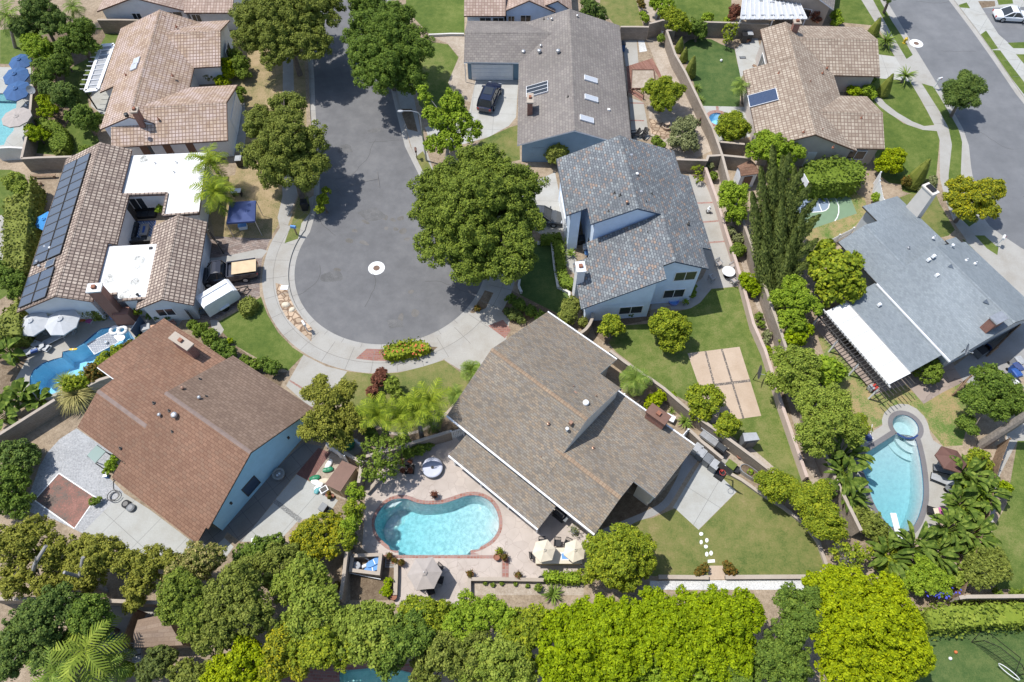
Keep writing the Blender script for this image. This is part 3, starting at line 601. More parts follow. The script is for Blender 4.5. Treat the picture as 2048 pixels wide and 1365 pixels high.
# painted lines of the court, 4 mm above it
def line(name,mat,px,wd,z=0.004,closed=False,par=None):
    q=W2(px);n=len(q);mb=MB()
    for i in range(n if closed else n-1):
        a,b=q[i],q[(i+1)%n];e=(b-a).normalized();k=Vector((-e.y,e.x))*wd/2
        mb.face([(p.x,p.y,z) for p in(a-k,b-k,b+k,a+k)])
    return tag(mb.build(name,M[mat],par),kind=None if par else 'structure')
key=[(180,420),(200,370),(290,350),(400,343),(450,352),(490,378),(510,418),(503,455),(480,476),(450,484),(270,498),(215,505)]
mb=MB();mb.face([(p.x,p.y,0.004) for p in W2(Zm(1528,300,key))[::-1]]);tag(mb.build('court_key',M['courtblue']),kind='structure')
line('court_line','whiteline',Zm(1528,300,[(215,505),(270,496),(450,482),(480,474),(503,453),(510,418),(490,380),(450,354),(400,345),(290,352)]),0.1,0.009)
line('court_line','whiteline',Zm(1528,300,[(398,346),(450,480)]),0.1,0.013)
line('court_line','whiteline',Zm(1528,300,[(470,294),(520,335),(560,385),(583,440),(583,490),(570,530),(552,555)]),0.1,0.006)
# ---------------------------------------------------------------- pools
def poolmat(name,c1,c2):
    m,nt,b=newmat(name);v=obc(nt)
    n=noise(nt,v,3.4,4,0.7)
    nt.links.new(ramp(nt,n,[(0.38,c1),(0.60,c2)]),b.inputs['Base Color']);b.inputs['Roughness'].default_value=0.8
    bump(nt,b,noise(nt,v,5,3),0.4,0.1);return m
def watermat(name,absb,ripple):
    m,nt,b=newmat(name);v=obc(nt)
    t=nd(nt,'ShaderNodeBsdfTransparent');g=nd(nt,'ShaderNodeBsdfGlossy');g.inputs['Roughness'].default_value=0.04
    h=noise(nt,v,3.2,3,0.65);bp=nd(nt,'ShaderNodeBump');bp.inputs['Strength'].default_value=ripple;bp.inputs['Distance'].default_value=0.25
    nt.links.new(h,bp.inputs['Height']);nt.links.new(bp.outputs[0],g.inputs['Normal'])
    f=nd(nt,'ShaderNodeFresnel');f.inputs[0].default_value=1.33;nt.links.new(bp.outputs[0],f.inputs['Normal'])
    ms=nd(nt,'ShaderNodeMixShader');nt.links.new(f.outputs[0],ms.inputs[0]);nt.links.new(t.outputs[0],ms.inputs[1]);nt.links.new(g.outputs[0],ms.inputs[2])
    nt.links.new(ms.outputs[0],nt.nodes['Material Output'].inputs[0])
    va=nd(nt,'ShaderNodeVolumeAbsorption');va.inputs['Color'].default_value=rgb(absb[:3]);va.inputs['Density'].default_value=absb[3]
    nt.links.new(va.outputs[0],nt.nodes['Material Output'].inputs['Volume']);return m
def pool(poly,depth,plaster,tint,ripple=0.35,grad=None,tile='bluetile'):
    poly=[Vector(p) for p in poly]
    if sum(a.x*b.y-b.x*a.y for a,b in zip(poly,poly[1:]+poly[:1]))<0:poly=poly[::-1]
    n=len(poly);mb=MB();dp=lambda p:-(grad(p) if grad else depth)
    inn=offs(poly,-0.35) if len(poly)>8 else poly
    for i in range(n):
        a,b=poly[i],poly[(i+1)%n];c,d=inn[i],inn[(i+1)%n]
        mb.face([(b.x,b.y,0),(a.x,a.y,0),(a.x,a.y,-0.18),(b.x,b.y,-0.18)],1)
        za,zb=dp(c),dp(d)
        mb.face([(b.x,b.y,-0.18),(a.x,a.y,-0.18),(c.x,c.y,za),(d.x,d.y,zb)],0,smooth=False)
    from mathutils.geometry import tessellate_polygon
    fl=[Vector((p.x,p.y,dp(p))) for p in inn]
    for t in tessellate_polygon([[Vector((p.x,p.y,0)) for p in inn]]):
        q=[fl[k] for k in t]
        if(q[1]-q[0]).cross(q[2]-q[0]).z<0:q=q[::-1]
        mb.face(q,0)
    tag(mb.build('pool_basin',[plaster,M[tile]]),kind='structure')
    mw=MB();mw.prism(offs(poly,-0.004),-3.2,-0.10);tag(mw.build('pool_water',watermat('water',tint,ripple)),kind='structure')
WC=(0.10,0.86,0.94,0.30)
pool(plA,1.3,poolmat('plasterA',(0.40,0.42,0.43),(0.48,0.50,0.50)),WC,0.1)
pool(plB,1.5,poolmat('plasterB',(0.48,0.63,0.74),(0.56,0.68,0.78)),(0.06,0.78,0.96,0.24),0.1,lambda p:1.0+max(0,min(1,(-31-p.x)/12))*0.9)
pool(plC,1.5,poolmat('plasterC',(0.42,0.43,0.45),(0.48,0.49,0.50)),WC,0.15,lambda p:1.0+max(0,min(1,(22-p.y)/9))*1.3)
pool(plD,0.8,poolmat('plasterD',(0.45,0.48,0.48),(0.52,0.54,0.54)),WC,0.2)
pool(plE,1.5,poolmat('plasterE',(0.38,0.41,0.42),(0.58,0.58,0.58)),(0.08,0.86,0.94,0.31),0.5,lambda p:0.9+max(0,min(1,(-1.5-p.x)/9))*1.5)
pool(plF,1.3,poolmat('plasterF',(0.52,0.64,0.62),(0.64,0.72,0.70)),(0.10,0.88,0.88,0.24),0.15)
pool(plS,0.8,poolmat('plasterS',(0.40,0.58,0.72),(0.50,0.66,0.78)),(0.1,0.8,0.97,0.4),0.2)
# underwater steps and benches
def steps(name,c,a0,a1,radii,zs,mat):
    mb=MB()
    for r,z in zip(radii,zs):
        o=arc(c,r,a0,a1,16);mb.prism(o+[Vector(c)],z-0.3,z)
    tag(mb.build(name,M[mat]),kind='structure')
M['step']=plain('pool_step',(0.47,0.50,0.50),0.8)
cE=Zm(680,860,[(1250,755)])[0];cE=P(*cE,-0.5).xy
steps('pool_steps',cE,120,240,(0.5,0.85,1.2),(-0.3,-0.55,-0.8),'step')
cC=P(1600+1030/s5,800+335/s5,-0.4).xy
steps('pool_steps',cC,170,275,(0.9,1.5,2.1),(-0.3,-0.6,-0.9),'step')
cT=P(680+410/3.9,860+590/3.9,-0.4).xy
mb=MB();mb.prism(W2(Zm(680,860,[(350,622),(370,585),(430,553),(495,550),(440,590)]),-0.5),-1.0,-0.45);tag(mb.build('pool_bench',M['step']),kind='structure')
# saw joints in the concrete and hairline cracks in the asphalt
def joints(name,mat,segs,wd,z):
    mb=MB()
    for a,b in segs:
        a,b=Vector(a),Vector(b);e=(b-a).normalized();k=Vector((-e.y,e.x))*wd/2
        mb.face([(p.x,p.y,z) for p in(a-k,b-k,b+k,a+k)])
    tag(mb.build(name,M[mat]),kind='structure')
M['joint']=plain('concrete_joint',(0.19,0.18,0.165),0.9);M['crack']=plain('road_crack',(0.085,0.083,0.08),0.9)
C_=Vector(CC);rd=lambda a,r:C_+Vector((math.cos(R(a)),math.sin(R(a))))*r
joints('sidewalk_joint','joint',[(rd(a,10.12),rd(a,12.48)) for a in range(-258,50,11)]+[(rd(a,11.45),rd(a+4,11.45)) for a in range(-258,50,4)],0.035,0.004)
joints('gutter_joint','joint',[(rd(a,9.45),rd(a,9.98)) for a in range(-200,50,11)]+[(Vector((-24.8,74.5))*(1-t)+Vector((-22.7,63.2))*t+Vector((-0.6,0)),Vector((-24.8,74.5))*(1-t)+Vector((-22.7,63.2))*t) for t in(0,.25,.5,.75,1)],0.035,-0.116)
joints('sidewalk_joint','joint',[((x,y),(x+1.35,y-0.1)) for x,y in((46.0,82),(46.2,79),(46.55,76),(46.8,73),(47.1,70),(47.5,67),(47.75,64),(47.9,61))]+[((60.0-0.05*k,66+3*k),(61.8,66.2+3*k)) for k in range(6)],0.035,0.004)
rr=random.Random(5);sg=[]
for x,y,a,n in((-19,52.5,0.05,14),(-21.5,48,-0.5,9),(-8.5,39,0.25,10),(-14,36,0.9,8),(-19,41,-1.2,8),(-16,58,0.1,8),(53,74,0.1,8),(52,60,-0.3,9),(54,50,0.3,9),(53,84,-0.2,8)):
    q=Vector((x,y))
    for k in range(n):
        a+=rr.uniform(-0.35,0.35);e=q+Vector((math.cos(a),math.sin(a)))*0.55;sg.append((q,e));q=e
joints('road_crack','crack',sg,0.04,-0.116)
line('bed_edging','whiteline',[(69,1001),(118,947),(192,996),(149,1058)],0.09,0.02,True)
# ================================================================ houses
class House:
    def __init__(s,name,o,ang,label,wall,roofm,trim,cat='house'):
        s.e=empty(name,(o[0],o[1],0),R(ang),label,cat)
        s.o=Vector(o);s.a=R(ang);s.wall,s.roofm,s.trim=wall,roofm,trim
        s.rb,s.wb,s.tb=MB(),MB(),MB()
        s.c,s.sn=math.cos(s.a),math.sin(s.a)
    def w(s,x,y,z=0):
        return Vector((s.o.x+x*s.c-y*s.sn,s.o.y+x*s.sn+y*s.c,z))
    def l(s,px,z):
        p=P(px[0],px[1],z);dx,dy=p.x-s.o.x,p.y-s.o.y
        return Vector((dx*s.c+dy*s.sn,-dx*s.sn+dy*s.c,z))
    def roof(s,a0,a1,prof,ax='x',th=0.16,walls=True,oe=0.5,og=0.35,cap=True,zb=0.0,wend=(True,True),mi=0,capm=2):
        "gable: extrude the profile [(across, z)...] from a0 to a1 along ax; walls set in under the eaves"
        pt=(lambda u,v,z:Vector((u,v,z))) if ax=='x' else(lambda u,v,z:Vector((v,u,z)))
        flip=ax!='x'
        def F(mb,pts,m,uv=None):
            if flip:pts=pts[::-1];uv=uv[::-1] if uv else None
            mb.face(pts,m,uv)
        prof=sorted(prof);n=len(prof);top=max(range(n),key=lambda i:prof[i][1])
        for i in range(n-1):
            (v0,z0),(v1,z1)=prof[i],prof[i+1];L=math.hypot(v1-v0,z1-z0)
            b0=0 if i<top else 50
            sg=1 if i<top else-1
            d0=math.hypot(*(Vector(prof[i])-Vector(prof[top])))
            d1=math.hypot(*(Vector(prof[i+1])-Vector(prof[top])))
            F(s.rb,[pt(a0,v0,z0),pt(a1,v0,z0),pt(a1,v1,z1),pt(a0,v1,z1)],mi,[(a0,40-d0+b0),(a1,40-d0+b0),(a1,40-d1+b0),(a0,40-d1+b0)])
            F(s.rb,[pt(a0,v1,z1-th),pt(a1,v1,z1-th),pt(a1,v0,z0-th),pt(a0,v0,z0-th)],1)
            F(s.rb,[pt(a0,v0,z0-th),pt(a0,v0,z0),pt(a0,v1,z1),pt(a0,v1,z1-th)],1)
            F(s.rb,[pt(a1,v1,z1-th),pt(a1,v1,z1),pt(a1,v0,z0),pt(a1,v0,z0-th)],1)
        for(v,z),k in((prof[0],0),(prof[-1],1)):
            q=[pt(a0,v,z-th),pt(a1,v,z-th),pt(a1,v,z),pt(a0,v,z)]
            F(s.rb,q if k==0 else q[::-1],1)
        if cap:
            v,z=prof[top];h=0.17
            for sgn,j in((-1,top-1),(1,top+1)):
                if 0<=j<n:
                    dv=Vector((prof[j][0]-v,prof[j][1]-z)).normalized()
                    q=[pt(a0,v,z+0.035),pt(a1,v,z+0.035),pt(a1,v+dv.x*h,z+dv.y*h+0.03),pt(a0,v+dv.x*h,z+dv.y*h+0.03)]
                    F(s.rb,q if sgn>0 else q[::-1],capm,[(a0,0),(a1,0),(a1,h),(a0,h)])
        if walls:
            lo,hi=prof[0][0]+oe,prof[-1][0]-oe
            def zt(v):
                for(v0,z0),(v1,z1) in zip(prof,prof[1:]):
                    if v0<=v<=v1:return z0+(z1-z0)*(v-v0)/(v1-v0)-th+0.02
            ks=[lo]+[v for v,z in prof if lo<v<hi]+[hi]
            b0,b1=a0+og,a1-og
            for u,k in((b0,0),(b1,1)):
                if wend[k]:
                    q=[pt(u,lo,zb),pt(u,hi,zb)]+[pt(u,v,zt(v)) for v in ks[::-1]]
                    F(s.wb,q[::-1] if k==0 else q,0,[(p.y if ax=='x' else p.x,p.z) for p in(q[::-1] if k==0 else q)])
            for v,k in((lo,0),(hi,1)):
                q=[pt(b0,v,zb),pt(b1,v,zb),pt(b1,v,zt(v)),pt(b0,v,zt(v))]
                F(s.wb,q if k==0 else q[::-1],0,[((p.x if ax=='x' else p.y),p.z) for p in(q if k==0 else q[::-1])])
    def slab(s,poly,z,th=0.2,mat=0,parapet=0.0):
        s.rb.prism(poly,z-th,z,1,mat)
    def done(s,extra=(),roofmats=None):
        s.walls=s.wb.build('wall',s.wall,s.e) if s.wb.f else None
        s.rf=s.rb.build('roof',roofmats or[s.roofm,s.trim,s.roofm],s.e)
        return s
    # ---- parts
    def opening(s,p,nrm,w,h,z,kind='window',frame=None,mull=1,depth=0.05,pane=None):
        "window or door centred at (x, y) on a wall whose outward normal is the house-axis direction nrm"
        n=Vector((nrm[0],nrm[1],0)).normalized();t=Vector((-n.y,n.x,0));c=Vector((p[0],p[1],0));up=Vector((0,0,1))
        mb=MB();fw=0.07;frame=frame or M['trim_white']
        q=lambda a,b,d:c+t*a+up*(z+b)+n*d
        def bx(a0,b0,a1,b1,d0,d1,m=0):
            v=[q(a0,b0,d1),q(a1,b0,d1),q(a1,b1,d1),q(a0,b1,d1)];u=[q(a0,b0,d0),q(a1,b0,d0),q(a1,b1,d0),q(a0,b1,d0)]
            mb.quadn(*v,m)
            for i in range(4):
                j=(i+1)%4;mb.quadn(u[i],u[j],v[j],v[i],m)
        if kind=='window' or kind=='sliding_door':
            bx(-w/2-fw,-fw,w/2+fw,0,-0.02,depth);bx(-w/2-fw,h,w/2+fw,h+fw,-0.02,depth)
            bx(-w/2-fw,0,-w/2,h,-0.02,depth);bx(w/2,0,w/2+fw,h,-0.02,depth)
            for k in range(mull):
                x=-w/2+w*(k+1)/(mull+1);bx(x-0.03,0,x+0.03,h,-0.02,depth-0.008)
            f=mb.build(kind,frame,s.e)
            mb=MB();bx(-w/2,0,w/2,h,-0.03,0.016);mb.build('pane',pane or M['glass'],f)
        else:
            bx(-w/2,0,w/2,h,-0.03,depth)
            if kind=='garage_door':
                for k in range(4):bx(-w/2+0.1,h*(k+0.08)/4,w/2-0.1,h*(k+0.92)/4,depth,depth+0.03)
            f=mb.build(kind,frame,s.e)
            if kind=='door':
                mb=MB();c2=q(w*0.38,h*0.48,depth);mb.box(c2-Vector((0,0,0.03)),(0.07,0.07,0.07));mb.build('handle',M['galv'],f)
        return f
    def vent(s,px,z,kind='pipe',mat=None):
        p=s.l(px,z);mb=MB()
        if kind=='pipe':
            mb.lathe((0,0,-0.3),[(0.06,0),(0.06,0.65),(0.05,0.66)],8);mb.lathe((0,0,-0.02),[(0.2,-0.1),(0.17,0.05),(0.06,0.08)],8)
        elif kind=='cap':
            mb.lathe((0,0,-0.3),[(0.1,0),(0.1,0.6)],10);mb.lathe((0,0,0.27),[(0.19,0),(0.19,0.12),(0.05,0.2)],12)
        elif kind=='box':
            mb.box((0,0,-0.15),(0.4,0.45,0.33),top=0.85)
        elif kind=='turbine':
            mb.lathe((0,0,-0.3),[(0.16,0),(0.16,0.45),(0.3,0.5),(0.36,0.68),(0.3,0.86),(0.12,0.93)],16)
        elif kind=='dormer':
            mb.face([(-0.3,-0.35,-0.05),(0.35,0,0.0),(-0.3,0,0.32)]);mb.face([(-0.3,0.35,-0.05),(-0.3,0,0.32),(0.35,0,0.0)]);mb.face([(-0.3,-0.35,-0.05),(-0.3,0,0.32),(-0.3,0.35,-0.05)])
        o=mb.build('roof_vent',mat or M['copper'],s.rf,p);o.scale=(0.72,)*3;return o
    def chimney(s,p,size,z0,z1,mat,capm=None,par=None,taper=1.0,flue=True,rz=0.0):
        mb=MB();mb.box((p[0],p[1],z0),(size[0],size[1],z1-z0),rz,top=taper)
        mb.box((p[0],p[1],z1),(size[0]*taper+0.16,size[1]*taper+0.16,0.14),rz,1)
        c=mb.build('chimney',[mat,capm or M['cap']],par or s.rf)
        if flue:
            mb=MB();mb.box((p[0],p[1],z1+0.14),(min(0.34,size[0]*0.5),min(0.34,size[1]*0.5),0.22),rz);mb.build('flue',M['terra'],c)
        return c
    def on_slope(s,name,mat,c,lx,ly,slope,ax,z,lift=0.06,thick=0.06,frame=None,par=None,cells=False):
        "flat box of lx by ly lying on a roof slope; centre c=(x,y,z) in house coordinates; slope = dz/dv along ax"
        x=Vector((1,0,0)) if ax=='y' else Vector((0,1,0))
        d=Vector((0,1,slope)) if ax=='y' else Vector((1,0,slope));d.normalize()
        n=x.cross(d);n=n if n.z>0 else-n
        c=Vector((c[0],c[1],z))+n*lift;mb=MB()
        A=[c+x*lx/2*i+d*ly/2*j for i,j in((-1,-1),(1,-1),(1,1),(-1,1))]
        if(A[1]-A[0]).cross(A[3]-A[0]).z<0:A=A[::-1]
        B=[q+n*thick for q in A]
        mb.quadn(*B,0)
        for i in range(4):
            j=(i+1)%4;mb.quadn(A[i],A[j],B[j],B[i],1)
        if frame:
            w=0.05
            for i in range(4):
                j=(i+1)%4;e=(B[j]-B[i]).normalized();k=n.cross(e)
                mb.quadn(B[i]+n*0.012,B[j]+n*0.012,B[j]+n*0.012+k*w-e*w,B[i]+n*0.012+k*w+e*w,1)
        return mb.build(name,[mat,frame or mat],par or s.rf)
# ---- house with the pink-brown tile roof, upper left
h=House('tile_roof_house',(-41.6,74.4),-85.0,'pale stucco house with pink-brown tiled roof of patchy worn tiles and brick chimney',M['w_white'],M['r_H2'],M['trim_brown'])
h.roof(-0.5,11.0,[(-5.5,2.65),(0,4.75),(4.4,2.7)])
h.roof(11.0,17.9,[(-3.6,3.38),(0,4.75),(4.4,2.7)],og=0.0)
h.roof(0.0,7.4,[(-0.9,2.7),(3.4,4.3),(7.7,2.7)],'x') if False else None
h.roof(-1.0,7.4,[(-0.9+0.0,2.7),(3.4,4.3),(7.7,2.7)],'y')
h.roof(-2.3,9.7,[(11.1,2.7),(16.0,4.42),(20.0,2.7)],'y') if False else None
h.roof(1.0,9.75,[(11.1,2.7),(16.05,4.42),(20.0,2.72)],'y')
h.roof(-2.35,1.2,[(17.0,4.02),(17.01,4.03),(20.0,2.70)],'y',cap=False)
h.done()
h.chimney((17.9,1.0),(0.7,0.55),2.5,5.5,M['brickwall'])
mb=MB();mb.lathe(h.l((253,231),5.75)-Vector((0,0,0.1)),[(0.22,0),(0.22,0.3),(0.1,0.35)],10);mb.build('flue_cap',M['black'],h.rf)
h.roofslope=0
for x,y,z in((1345,590,3.9),(1280,795,3.8),(1520,240,3.9),(1505,305,3.7),(1285,135,4.4),(1180,132,4.3),(980,585,4.0),(1235,930,4.0),(1375,208,4.1)):
    h.vent((x/3.9,y/3.9),z,'pipe',M['terra'])
for k in(0,1):
    c=h.l(((1068-k*18)/3.9,(485+k*38)/3.9),4.3);h.on_slope('skylight',M['skylight'],c,1.1,0.0+0.85,0.38,'y',4.75+c.y*0.38,frame=M['trim_white'],lift=0.03,thick=0.12)
for x in(0.6,3.0,5.4):h.opening((19.5,x),(1,0),0.8,2.0,0.15,'door',M['trim_brown'])
h.opening((7.05,5.4),(1,0),1.7,1.2,0.8)
h.opening((14.0,9.4),(0,1),4.6,2.2,0.05,'garage_door',M['trim_white'])
h.opening((3.4,7.35),(0,1),2.0,1.2,0.9)
# ---- house with solar panels and white flat roofs, left
h=House('solar_panel_house',(-41.9,52.0),-84.3,'brown tiled house with solar panels, white flat roofs, courtyard and tall brick chimney',M['w_white'],M['r_H3'],M['trim_brown'])
h.roof(-1.0,5.1,[(-4.4,2.7),(0,4.6),(2.6,3.38)])
h.roof(5.1,11.4,[(-4.4,2.7),(0,4.6),(3.3,3.1)],og=0.0)
h.roof(11.4,18.1,[(-4.4,2.7),(0,4.6),(2.6,3.38)])
h.roof(9.1,18.9,[(6.2,2.72),(9.05,4.0),(11.3,2.72)])
h.slab([(-0.5,1.9),(-0.2,10.2),(8.2,10.5),(8.2,7.1),(5.3,7.07),(5.0,1.9)],3.05,0.25,3)
h.slab([(11.6,2.0),(11.75,7.3),(18.0,7.3),(18.0,4.7),(17.25,4.5),(17.2,2.0)],3.12,0.25,3)
for a,b in(((5.0,1.9),(5.3,7.07)),((5.3,7.07),(8.2,7.1)),((8.2,7.1),(8.2,10.5)),((17.2,2.0),(17.25,4.5)),((18.0,4.7),(18.0,7.3))):
    h.rb.bar((a[0],a[1],3.12),(b[0],b[1],3.12),0.24,0.16,2)
h.wb.prism([(0.0,2.2),(0.0,9.8),(7.8,10.1),(7.8,7.3),(4.9,7.3),(4.7,2.2)],0,2.85)
h.wb.prism([(11.9,2.2),(12.0,7.0),(17.7,7.0),(17.7,4.9),(17.0,4.7),(17.0,2.2)],0,2.9)
h.done(roofmats=[M['r_H3'],M['trim_brown'],M['r_H3'],M['membrane']])
sl=(4.6-2.7)/4.4
for i in range(11):
    for j in range(2):
        x,y=0.75+i*1.18,-3.25+j*1.72;h.on_slope('solar_panel',M['solar'],(x,y),1.14,1.76,sl,'y',4.6+y*sl,lift=0.1,frame=M['trim_dark'])
for i in range(3):
    for j in range(2):
        x,y=15.0+i*1.15,-3.35+j*1.62;h.on_slope('solar_panel',M['solar'],(x,y),1.11,1.66,sl,'y',4.6+y*sl,lift=0.1,frame=M['trim_dark'])
h.on_slope('solar_panel',M['solar'],(13.8,-1.7),0.8,1.1,sl,'y',4.6-1.7*sl,lift=0.1,frame=M['galv'])
h.chimney((17.9,3.6),(0.8,1.1),0.0,5.0,M['brickwall'],M['galv'])
mb=MB();mb.box((18.1,4.2,0),(1.1,1.9,1.6),0,top=0.75);mb.build('hearth',M['brickwall'],h.e)
for x,y,z,k,m in((780,180,3.9,'pipe','trim_dark'),(800,95,3.5,'box','galv'),(905,240,3.2,'turbine','galv'),(1208,105,3.1,'pipe','galv'),(1375,100,3.1,'pipe','galv'),(1355,175,3.1,'pipe','galv'),(360,765,3.1,'cap','galv'),(400,775,3.4,'cap','white'),(640,750,4,'pipe','galv'),(298,880,3.2,'cap','galv'),(315,915,3.2,'cap','galv'),(1080,1140,3.1,'cap','black'),(1178,770,3.1,'box','black'),(945,120,3.1,'cap','white')):
    h.vent((x/3.9,300+y/3.9),z,k,M[m])
for x,y,a in((1080,870,.8),(850,1010,.7),(1050,1030,.5),(985,1130,.7),(1120,70,.6)):
    c=h.l((x/3.9,300+y/3.9),3.15);rr=random.Random(x)
    mb=MB();mb.face([(c.x+a*math.cos(t)*(0.7+0.5*rr.random()),c.y+a*0.8*math.sin(t)*(0.7+0.5*rr.random()),3.126 if y>700 else 3.056) for t in[k*0.628 for k in range(10)]]);mb.build('roof_stain',M['stain'],h.rf)
for y in(3.4,5.0,6.4):h.opening((4.76,y),(1,0),1.3,1.6,0.6)
h.opening((5.6,2.8),(0,1),0.9,2.0,0.1,'door',M['trim_dark'])
h.opening((18.55,8.3),(1,0),1.5,1.0,1.0)
h.opening((13.8,10.8),(0,1),4.6,2.15,0.05,'garage_door',M['trim_white'])
H3=h
# ---- red-brown house lower left
h=House('brown_roof_house',(-27.4,24.1),-33.0,'big red-brown shingled house with tall teal gable wall and wide brick chimney',M['w_tealwall'],M['r_H4'],M['trim_dark'])
h.roof(0.0,9.25,[(-5.9,2.63),(0,5.6),(6.0,2.65)])
h.roof(-0.5,9.0,[(-7.15,2.02),(-5.8,2.66)],cap=False,walls=False)
h.roof(-5.8,1.3,[(-5.75,2.66),(-2.75,4.17),(5.4,2.7)],og=0.4)
h.roof(-7.9,-5.7,[(-1.25,3.89),(-1.2,3.9),(5.4,2.7)],cap=False)
h.rb.f=h.rb.f
h.done(roofmats=[M['r_H4'],M['trim_dark'],M['ridge_grey']])
# darker shingles on the upper north-east slope
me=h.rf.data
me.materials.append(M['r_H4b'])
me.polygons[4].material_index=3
h.chimney((-3.3,4.2),(2.1,0.65),2.2,4.5,M['brickwall'])
for x,y,k,m in((1560,620,'pipe','trim_dark'),(1430,695,'cap','copper'),(1560,770,'cap','galv'),(1610,755,'pipe','trim_dark'),(1370,910,'turbine','galv'),(1200,805,'pipe','trim_dark'),(1320,865,'pipe','trim_dark'),(1250,905,'cap','galv'),(1345,1028,'pipe','trim_dark'),(940,1158,'pipe','trim_dark')):
    v=h.l((x/3.9,600+y/3.9),4.8);z=5.6-abs(v.y)*0.5
    h.vent((x/3.9,600+y/3.9),z,k,M[m])
h.opening((8.9,-1.6),(1,0),1.3,1.5,0.6,'window',M['trim_dark'],0,pane=M['trim_blue'])
mb=MB();mb.bar((-7.9,-1.25,3.7),(-5.7,-1.25,3.7),0.12,0.2);mb.build('gutter',M['trim_white'],h.rf)
for y in(-3.5,3.0):mb=MB();mb.box((8.92,y,1.9),(0.16,0.18,0.3));mb.build('wall_lamp',M['trim_dark'],h.e)
# ---- grey-brown house, lower middle
h=House('grey_brown_house',(-0.9,27.2),-40.1,'grey-brown shingled house with ochre ridge caps beside the kidney shaped pool',M['w_cream'],M['r_H5'],M['trim_white'])
h.roof(-1.0,6.6,[(-5.7,2.68),(0,6.0),(7.5,2.7)])
h.roof(6.6,8.7,[(-5.7,2.68),(0,6.0),(4.95,3.82)],og=0.0)
h.roof(8.0,14.1,[(-5.72,2.64),(-2.8,4.34),(5.1,2.7)])
h.roof(14.1,16.05,[(-0.95,3.92),(-0.9,3.925),(5.1,2.7)],cap=False,og=0.3)
h.done(roofmats=[M['r_H5'],M['trim_white'],M['ridge_orange']])
for x,y,k,m in((495,682,'pipe','copper'),(505,730,'box','copper'),(672,755,'pipe','copper'),(590,815,'turbine','white'),(300,965,'pipe','copper'),(475,960,'box','copper'),(445,1015,'cap','white'),(650,1155,'pipe','copper'),(240,1230,'pipe','copper')):
    v=h.l((1020+x/3.9,600+y/3.9),4.5);z=6-abs(v.y)*(0.58 if v.y<0 else 0.44)
    if v.x>8.7:z=4.34-(v.y+2.8)*0.207 if v.y>-2.8 else 4.34+(v.y+2.8)*0.58
    h.vent((1020+x/3.9,600+y/3.9),z,k,M[m])
h.chimney((12.4,4.9),(1.7,0.85),0,3.9,M['brickwall'],M['trim_brown'])
h.opening((15.75,2.2),(1,0),4.8,2.1,0.05,'garage_door',M['trim_white'])
h.opening((13.75,-3.3),(1,0),1.8,1.3,0.7)
h.opening((12.6,-5.2),(0,-1),1.6,1.7,0.3,'sliding_door')
h.opening((11.2,-5.2),(0,-1),0.9,2.0,0.05,'door',M['trim_white'])
mb=MB();mb.bar((-1.0,-5.78,2.62),(14.1,-5.78,2.62),0.14,0.14);mb.bar((-1.0,7.58,2.64),(6.6,7.58,2.64),0.12,0.14);mb.bar((8.0,5.18,2.64),(16.0,5.18,2.64),0.12,0.14);mb.build('gutter',M['trim_white'],h.rf)
mb=MB();mb.bar((9.0,5.4,2.5),(9.0,5.4,0),0.09);mb.build('downpipe',M['trim_white'],h.e);mb=MB();mb.bar((6.5,5.2,2.6),(6.5,5.2,0),0.12);mb.build('post',M['trim_white'],h.e)
H5=h
q=[h.l(a,2.3) for a in Zm(680,860,[(860,190),(1550,765)])]+[h.l(a,2.72) for a in Zm(680,860,[(1675,595),(985,20)])]
mb=MB();x0,x1=1.35,10.55
mb.quadn((x0,-8.05,2.25),(x1,-8.05,2.25),(x1,-5.95,2.62),(x0,-5.95,2.62),0)
mb.quadn((x0,-5.95,2.5),(x1,-5.95,2.5),(x1,-8.05,2.12),(x0,-8.05,2.12),1)
mb.quadn((x0,-8.05,2.12),(x1,-8.05,2.12),(x1,-8.05,2.25),(x0,-8.05,2.25),1);mb.quadn((x1,-8.05,2.12),(x1,-5.95,2.5),(x1,-5.95,2.62),(x1,-8.05,2.25),1);mb.quadn((x0,-5.95,2.5),(x0,-8.05,2.12),(x0,-8.05,2.25),(x0,-5.95,2.62),1)
mb.bar((x0,-8.12,2.2),(x1,-8.12,2.2),0.13,0.13,1)
p=mb.build('porch_roof',[M['r_H5'],M['trim_white']],h.e)
for x in(1.6,4.5,7.4,10.3):mb=MB();mb.box((x,-7.8,0),(0.14,0.14,2.15));mb.build('post',M['trim_white'],p)
h.wb=MB();h.wb.box((9.4,-7.7,0),(1.7,0.12,2.1));h.wb.build('porch_wall',M['w_cream'],h.e)
# ---- two-storey slate house, middle
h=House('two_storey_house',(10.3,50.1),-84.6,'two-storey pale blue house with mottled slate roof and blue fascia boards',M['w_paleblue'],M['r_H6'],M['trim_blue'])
h.roof(-0.2,9.05,[(-4.05,6.3),(0,8.0),(5.8,5.5)])
h.roof(-0.2,7.1,[(-5.95,5.5),(-4.0,6.32)],cap=False)
h.roof(2.9,12.0,[(5.7,5.52),(6.7,5.09)],cap=False,walls=False)
h.roof(8.9,14.4,[(-0.6,5.44),(2.4,6.98),(5.75,5.5)])
h.roof(8.9,10.6,[(-4.15,3.55),(-4.1,3.57),(2.3,6.94)],cap=False,og=0.0)
h.roof(10.6,14.4,[(-5.6,2.78),(-5.55,2.8),(2.3,6.94)],cap=False,og=0.0,walls=False)
h.roof(14.4,15.8,[(-5.6,2.78),(-5.55,2.8),(1.45,6.49)],cap=False,og=0.2,walls=False)
h.wb.prism([(8.7,-3.6),(10.9,-3.6),(10.9,-5.0),(15.4,-5.0),(15.4,0.9),(8.7,0.9)],0,2.45)
